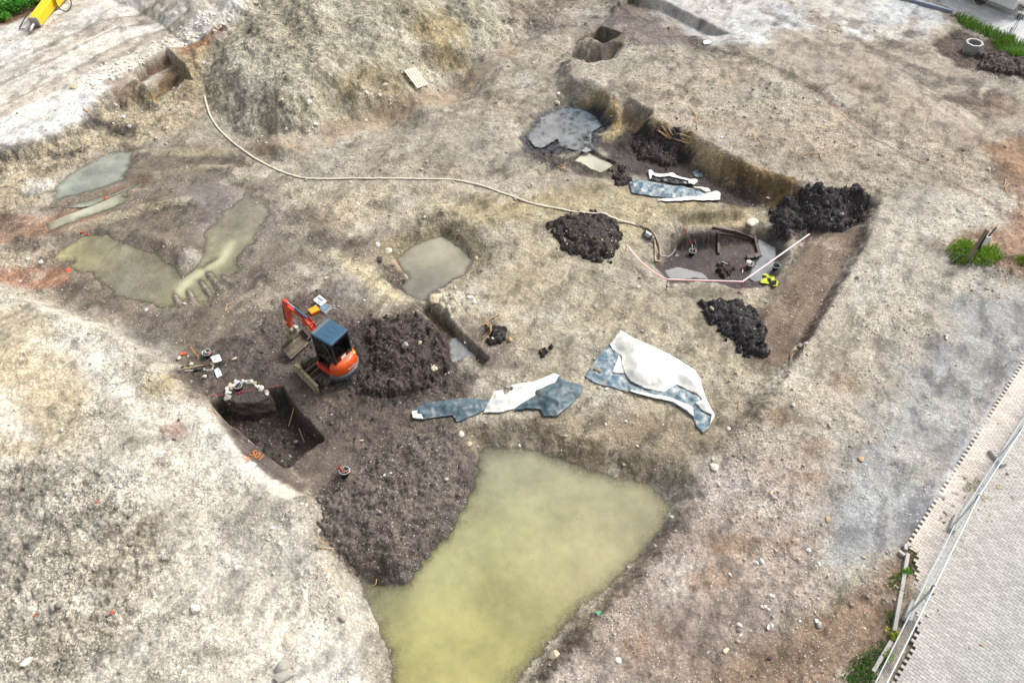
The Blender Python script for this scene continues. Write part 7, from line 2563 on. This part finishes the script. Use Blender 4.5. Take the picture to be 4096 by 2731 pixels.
for x, y, r, k, lab in (
        (*c3(195, 330), 0.19, 0, 'big pale angular stone beside the red brick'), (*c3(448, 465), 0.15, 0, 'oval pale stone between the hoe and the long shovel'), (*c3(745, 722), 0.17, 0, 'long pale stone just below the measuring rod'),
        (*c3(185, 520), 0.15, 1, 'flat grey stone near the tip of the long shovel'), (*c3(720, 552), 0.07, 4, 'little white stone between shovel and measuring rod'), (*c3(915, 508), 0.09, 2, 'tan stone touching the shovel blade'),
        (*c3(900, 552), 0.075, 4, 'round white stone at the rod end by the white bag'), (*c3(455, 820), 0.08, 0, 'small triangular pale stone below the measuring rod'), (*c3(378, 292), 0.07, 4, 'small white stone touching the red brick'),
        (*zz(2003, 505, 0, 1200), 0.13, 2, 'cream stone alone on dark soil right of the white pad'), (*zz(1528, 1030, 0, 1200), 0.11, 3, 'dark round stone on white gravel left of the pit'), (*zz(1490, 1193, 0, 1200), 0.10, 3, 'dark stone on the white gravel below the red-stained patch'),
        (*zz(2230, 1465, 0, 1200), 0.10, 2, 'cream stone below the paper sheet'), (*zz(1825, 1040, 0, 1200), 0.14, 0, 'pale flat stone on the gravel close to the pit rim'),
        (*zz(525, 1328, 0, 1200), 0.14, 2, 'cream stone on the left gravel bank above the rubble'), (*zz(540, 605, 0, 1200), 0.07, 5, 'yellowish stone in the white stone streak'),
        (*zz(440, 40, 1000, 1998), 0.11, 4, 'long white stone left of the pair above the pond bank'), (*zz(482, 52, 1000, 1998), 0.12, 4, 'square white stone right of the pair above the pond bank'),
        (*zz(2040, 585, 0, 1998), 0.22, 4, 'long upright white stone on the rubble bank'), (*zz(1685, 940, 0, 1998), 0.30, 0, 'large pale block in the lower left rubble'), (*zz(235, 1390, 0, 1998), 0.20, 0, 'rounded pale stone near the lower left corner'),
        (*zz(960, 962, 0, 1998), 0.11, 6, 'orange brick chip in the lower left rubble'), (*zz(305, 985, 0, 1998), 0.10, 6, 'brick chip farther left in the lower left rubble'), (*zz(825, 22, 0, 1998), 0.08, 6, 'brick chip at the top of the dark rubble'),
        (*zz(270, 1435, 1000, 1998), 0.30, 1, 'upper grey boulder of the pair left of the pond'), (*zz(300, 1520, 1000, 1998), 0.34, 1, 'lower grey boulder of the pair left of the pond'), (*zz(190, 245, 1000, 1998), 0.12, 4, 'slanting white stone on the bank left of the dark mound'),
        (*zz(670, 655, 1000, 1998), 0.10, 4, 'upright white pebble at the pond bank'), (*zz(845, 805, 1000, 1998), 0.10, 4, 'white pebble overhanging the pond edge'), (*zz(790, 1015, 1000, 1998), 0.20, 1, 'flat grey slab on the bank at the pond edge'), (*zz(1400, 1510, 1000, 1998), 0.26, 2, 'half-sunk tan stone at the bottom pond shore'),
        (*zz(2235, 525, 2000, 1998), 0.15, 4, 'right half of the broken white slab on the lower right ground'), (*zz(2185, 545, 2000, 1998), 0.14, 4, 'left half of the broken white slab on the lower right ground'),
        (*zz(1968, 645, 2000, 1998), 0.09, 4, 'small square white chip below the broken slab'), (*zz(2050, 1075, 2000, 1998), 0.11, 4, 'square white chip right of the pond'), (*zz(1932, 1293, 2000, 1998), 0.15, 2, 'oblong cream block at the lower right'),
        (*zz(2055, 1160, 2000, 1998), 0.08, 4, 'round white pebble below the square chip'), (*zz(2065, 155, 2000, 1998), 0.13, 2, 'oblong cream block by the right pond corner'), (*zz(1475, 150, 2000, 1998), 0.09, 0, 'pale pebble at the right corner of the pond'),
        (*zz(1015, 1380, 2000, 1998), 0.14, 4, 'white stone at the bottom edge below the pond shore'), (*zz(480, 1340, 2000, 1998), 0.24, 2, 'cracked tan block on the lower pond shore'),
        (*zz(405, 510, 3000, 1998), 0.12, 2, 'cream cube stone on the gravel right of the broken slab'), (*zz(505, 435, 3000, 1998), 0.11, 4, 'white cube stone by the grey gravel edge'), (*zz(662, 172, 3000, 1998), 0.18, 5, 'tan boulder at the margin of the grey gravel'),
        (*zz(590, 552, 3000, 1998), 0.09, 4, 'upright white stone below the cream cube'), (*zz(565, 1040, 3000, 1998), 0.14, 4, 'flat white slab piece on the brown earth'), (*zz(95, 915, 3000, 1998), 0.11, 4, 'left stone of the white cluster on the brown earth'), (*zz(130, 920, 3000, 1998), 0.10, 4, 'middle stone of the white cluster on the brown earth'), (*zz(160, 940, 3000, 1998), 0.09, 4, 'right stone of the white cluster on the brown earth'),
        (*zz(155, 1090, 3000, 1998), 0.10, 4, 'white stone of the pair below the cluster, left one'), (*zz(187, 1075, 3000, 1998), 0.09, 4, 'white stone of the pair below the cluster, right one'), (*zz(428, 1040, 3000, 1998), 0.10, 4, 'white stone left of the flat slab piece'), (*zz(1180, 585, 3000, 1998), 0.10, 1, 'grey stone in the dark soil at the kerb head'), (*zz(1190, 440, 3000, 1998), 0.10, 1, 'grey stone above the dark soil hollow'),
        (*zz(370, 905, 3000, 1200), 0.14, 4, 'white flat stone on the yard above the orange-brown stones'), (*zz(1835, 1440, 2000, 1200), 0.22, 0, 'pale boulder above the right end of the pond'), (*zz(950, 1355, 3000, 1200), 0.17, 5, 'brown boulder at the gravel margin'), (*zz(1025, 1215, 3000, 1200), 0.13, 5, 'tan stone of the small group by the grey gravel'), (*zz(1075, 1175, 3000, 1200), 0.12, 5, 'upper tan stone of the small group by the grey gravel'),
        (*zz(1880, 945, 3000, 1200), 0.08, 4, 'white chip on the grey gravel close to the toothed edge'), (*zz(825, 545, 3000, 1200), 0.12, 2, 'cream stone on the yard right of the hanging roots'), (*zz(440, 390, 3000, 1200), 0.16, 1, 'grey stone among the hanging roots'), (*zz(480, 375, 3000, 1200), 0.15, 0, 'pale stone at the head of the hanging roots'), (*zz(380, 425, 3000, 1200), 0.14, 0, 'pale stone left of the hanging roots'),
        (*zz(925, 338, 3000, 1200), 0.13, 4, 'white stone on the open yard right of the lane'), (*zz(1680, 325, 3000, 1200), 0.14, 4, 'white stone far right on the open yard'),
        (*zz(1180, 1175, 2000, 600), 0.15, 4, 'oblong white stone below the barrier tape'), (*zz(820, 1335, 2000, 600), 0.15, 1, 'grey-pink rock in the middle of the plateau'), (*zz(115, 455, 2000, 600), 0.11, 2, 'pale stone below the hose on the plateau'), (*zz(425, 378, 2000, 600), 0.14, 0, 'pale stone left of the blue tarp'), (*zz(2290, 412, 2000, 600), 0.14, 4, 'white stone at the ochre cut behind the tarps'),
        (*zz(780, 555, 3000, 600), 0.20, 1, 'pale grey boulder among the black clods in the corner'), (*zz(655, 455, 3000, 600), 0.19, 3, 'grey lump among the black clods'), (*zz(370, 960, 3000, 600), 0.20, 1, 'grey stone lying on the brown lane'),
        (*zz(485, 885, 2000, 0), 0.28, 0, 'pale boulder beside the dark upper pool'), (*zz(500, 800, 2000, 0), 0.15, 4, 'white stone above the pale boulder'), (*zz(480, 338, 2000, 0), 0.14, 2, 'pinkish stone on the upper terrace'), (*zz(573, 568, 2000, 0), 0.12, 0, 'white stone left below the test pit'), (*zz(280, 540, 2000, 0), 0.12, 0, 'white stone on the path left of the test pit'),
        (*zz(573, 858, 3000, 0), 0.12, 4, 'upper round white stone by the red string'), (*zz(640, 1040, 3000, 0), 0.14, 4, 'lower round white stone by the red string'), (*zz(735, 1155, 3000, 0), 0.14, 4, 'white stone below the red string'), (*zz(2035, 1447, 3000, 0), 0.18, 4, 'oval white stone on the brown right slope'), (*zz(1895, 1180, 2000, 0), 0.17, 4, 'blue-white scrap stone on the rim of the ochre cut'),
        (*zz(505, 880, 1000, 0), 0.26, 4, 'bright white stone on the left flank of the heap'), (*zz(995, 795, 1000, 0), 0.17, 4, 'curved white stone on the lower heap'), (*zz(1105, 820, 1000, 0), 0.19, 0, 'upright pale stone low on the heap'), (*zz(1160, 725, 1000, 0), 0.19, 2, 'long tan stone in the heap hollow'), (*zz(1215, 262, 1000, 0), 0.20, 4, 'white stone high in the heap hollow'),
        (*zz(995, 1040, 1000, 0), 0.19, 0, 'pale stone on the path below the heap'), (*zz(570, 1065, 1000, 0), 0.17, 0, 'pale stone at the left foot of the heap'), (*zz(310, 1108, 1000, 0), 0.20, 2, 'tan stone at the far left foot of the heap'), (*zz(273, 857, 1000, 0), 0.19, 2, 'tan stone on the left spur of the heap'), (*zz(55, 40, 1000, 0), 0.26, 0, 'large pale stone at the top of the road edge'),
        (*zz(1493, 762, 0, 0), 0.19, 4, 'white stone below the cut niche'), (*zz(1062, 1010, 0, 0), 0.20, 4, 'white stone on the left slope'), (*zz(735, 950, 0, 0), 0.28, 5, 'brown boulder at the lower end of the road bank'), (*zz(640, 750, 0, 0), 0.34, 2, 'large cream boulder in the cobble band'), (*zz(970, 1057, 0, 0), 0.13, 4, 'small white stone left of the slope stone'), (*zz(1110, 1085, 0, 0), 0.16, 4, 'white stone right above the black clods'), (*zz(1740, 545, 0, 0), 0.17, 4, 'white stone near the start of the hose'), (*zz(905, 415, 0, 600), 0.16, 6, 'red brick piece between the two left puddles'), (*zz(590, 1028, 0, 600), 0.20, 6, 'red-brown lump at the left tip of the broad puddle'), (*zz(355, 965, 0, 600), 0.24, 0, 'long pale stone by the red clay'), (*zz(1253, 1368, 0, 600), 0.11, 4, 'round white stone under the puddle fingers'), (*zz(240, 935, 0, 600), 0.17, 0, 'pale stone left of the red clay lump'), (*zz(700, 712, 0, 600), 0.15, 6, 'brick lump on the rut ridge'), (*zz(755, 725, 0, 600), 0.14, 6, 'second brick lump on the rut ridge, right one'),
        (*zz(1190, 865, 1000, 600), 0.24, 0, 'white boulder at the left rim of the central pit'), (*zz(1090, 815, 1000, 600), 0.20, 0, 'white boulder farther left of the central pit'), (*zz(1110, 945, 1000, 600), 0.28, 3, 'dark boulder at the left rim of the central pit'), (*zz(1490, 578, 1000, 600), 0.15, 0, 'white stone above the central pit'), (*zz(925, 462, 1000, 600), 0.14, 4, 'white stone on the floor below the hose'), (*zz(1935, 935, 1000, 600), 0.20, 2, 'tan stone on the right bank of the central pool'), (*zz(1580, 1300, 1000, 600), 0.50, 2, 'large tan clay block at the lower tip of the central pool'),
        (*zz(1885, 1265, 1000, 600), 0.17, 4, 'white stone right of the large clay block'), (*zz(1920, 1305, 1000, 600), 0.15, 4, 'second white stone right of the large clay block'), (*zz(980, 1288, 1000, 600), 0.11, 4, 'white stone right of the open case'),
        (*zz(1840, 368, 1000, 1200), 0.13, 4, 'white stone left of the orange roots'), (*zz(2220, 345, 1000, 1200), 0.22, 5, 'tan boulder right of the orange roots'), (*zz(1325, 400, 1000, 1200), 0.30, 1, 'grey rock on the dark rubble heap'), (*zz(1572, 590, 1000, 1200), 0.20, 2, 'pale rock on the right side of the rubble heap'), (*zz(1225, 690, 1000, 1200), 0.22, 3, 'blue-black lump at the foot of the rubble heap'), (*zz(1455, 362, 1000, 1200), 0.12, 2, 'tan pebble on the rubble heap'), (*zz(1805, 1148, 1000, 1200), 0.20, 0, 'white stone where the mound meets the slope'), (*zz(1875, 1235, 1000, 1200), 0.22, 2, 'tan stone on the far pond shore'),
        (*zz(395, 1215, 1000, 1200), 0.16, 1, 'grey stone in the pit by the stuck shovel'), (*zz(375, 1255, 1000, 1200), 0.12, 3, 'dark stone in the pit beside the grey one'), (*zz(1150, 1495, 1000, 1200), 0.09, 4, 'white pebble right of the tool bucket'), (*zz(1205, 1480, 1000, 1200), 0.08, 4, 'second white pebble right of the tool bucket'), (*zz(955, 1200, 1000, 1200), 0.10, 2, 'cream pebble on the dark slope above the bucket'),
        (*zz(915, 762, 2000, 1200), 0.10, 4, 'white stone just under the tarp edge'), (*zz(1080, 1040, 2000, 1200), 0.11, 4, 'white stone below the big tarp'), (*zz(905, 1062, 2000, 1200), 0.10, 4, 'white stone left below the big tarp'), (*zz(320, 558, 2000, 1200), 0.10, 4, 'white stone between the tarps and black clump'), (*zz(1955, 1100, 2000, 1200), 0.11, 4, 'white stone right of the tarp tip'), (*zz(1175, 1248, 2000, 1200), 0.10, 4, 'white stone on the slope above the pond')):
    stone(x, y, r, k, lab)
flat_sheet('plastic_scrap', 'mint green plastic scrap on the pond shore', 'plastic scrap', [zz(815, 965, 2000, 1998), zz(840, 990, 2000, 1998), zz(868, 960, 2000, 1998), zz(845, 955, 2000, 1998)], M_GREENP, 0.03)

# cobbles along the edge of the road: counted ones
rn = random.Random(21)
edge = [(225, 205), (300, 168), (380, 118), (440, 95), (500, 68), (545, 45)]
cnt = 0
for i in range(150):
    t = rn.random()
    s = t * (len(edge) - 1)
    k = min(int(s), len(edge) - 2)
    f = s - k
    ex_, ey_ = edge[k][0] * (1 - f) + edge[k + 1][0] * f, edge[k][1] * (1 - f) + edge[k + 1][1] * f
    off = rn.uniform(0, 1) ** 1.3
    x, y = ex_ - off * 60 + rn.uniform(-6, 6), ey_ - off * 22 + rn.uniform(-5, 5)
    stone(x * K, y * K, rn.uniform(0.09, 0.20) * (1 - 0.3 * off), (0, 4, 4, 2, 0)[i % 5], 'pale rough cobble in the dense band along the road edge', 'cobbles along the road edge', name='cobble')
# stones at the foot of the heap
foot = [(470, 235), (545, 305), (640, 335), (760, 308), (870, 258), (955, 222), (1010, 190), (1130, 110)]
for i in range(55):
    s = rn.random() * (len(foot) - 1)
    k = min(int(s), len(foot) - 2)
    f = s - k
    x, y = foot[k][0] * (1 - f) + foot[k + 1][0] * f + rn.gauss(0, 16), foot[k][1] * (1 - f) + foot[k + 1][1] * f + rn.gauss(-4, 10)
    stone(x * K, y * K, rn.uniform(0.05, 0.12), (0, 4, 2, 1)[i % 4], 'small pale stone rolled to the foot of the gravel heap', 'stones at the heap foot')

# ------------------------------------------------------------------ gravel nobody could count
def scatter(name, label, n, dens, rmin, rmax, tones, power=2.2):
    """random stones whose density follows the stoniness of the soil"""
    xs, ys2 = [], []
    need = n
    pr_ = dens / dens.max()
    rr = RNG.integers(0, NR, n * 14)
    cc_ = RNG.integers(0, NC, n * 14)
    cellw = (halfw(ys) * np.gradient(ys))
    acc = pr_[rr, cc_] * (cellw[rr] / cellw.max())
    ok = RNG.random(len(rr)) < acc
    rr, cc_ = rr[ok][:n], cc_[ok][:n]
    x = GX[rr, cc_] + RNG.uniform(-0.03, 0.03, len(rr))
    y = GY[rr, cc_] + RNG.uniform(-0.03, 0.03, len(rr))
    rs = rmin + (rmax - rmin) * RNG.random(len(rr)) ** power
    T_ = np.array([S(*t) for t in tones])
    c = T_[RNG.integers(0, len(T_), len(rr))] * RNG.uniform(0.75, 1.2, (len(rr), 1))
    c = c * 0.62 + COL[rr, cc_] * 0.38
    return stuff_stones(name, label, x, y, rs, np.clip(c, 0.01, 0.85))


D = PEB * np.clip(RGH * 2 + 0.25, 0, 1.2)
D[(PEB < 0.08)] = 0
clump = np.clip(0.6 + 1.2 * NA + 0.5 * NB, 0.05, 2)
TON = [(236, 232, 222), (214, 207, 192), (190, 182, 166), (240, 238, 230), (168, 160, 146), (206, 196, 174), (150, 142, 130), (222, 205, 170)]
near = np.repeat(np.exp(-(ys - 6) / 26)[:, None], NC, 1)
scatter('gravel', 'loose pale gravel strewn over the stony ground', 26000, D * clump * near, 0.018, 0.065, TON)
scatter('gravel', 'coarser loose stones strewn over banks and heaps', 5200, D * clump * np.clip(RGH, 0.1, 1), 0.045, 0.13, TON, 3.0)
DK = np.clip(RGH - 0.45, 0, 1) * (COL.mean(-1) < 0.14)
scatter('soil_crumbs', 'loose dark crumbs of soil on the humic ground', 7000, DK * np.clip(0.7 + NA, 0.1, 2) + 1e-4, 0.03, 0.11, [(88, 78, 72), (70, 62, 58), (110, 100, 92), (60, 52, 50)], 2.5)
RUB = np.zeros((NR, NC))
Pq = PH([(-60, 1085), (100, 1060), (240, 1075), (330, 1150), (370, 1300), (320, 1420), (220, 1520), (-60, 1620)])
q = sl_poly(Pq, 1)
RUB[q] = sstep(0.5, -0.8, sdf(Pq, GX[q], GY[q])) * np.clip(0.5 + 1.3 * NA[q], 0.03, 2)
scatter('rubble', 'grey clods and rubble on the lower left bank', 3600, RUB + 1e-6, 0.04, 0.17, [(176, 170, 156), (150, 143, 130), (196, 190, 178), (128, 120, 110)], 2.6)
bpy.context.view_layer.update()
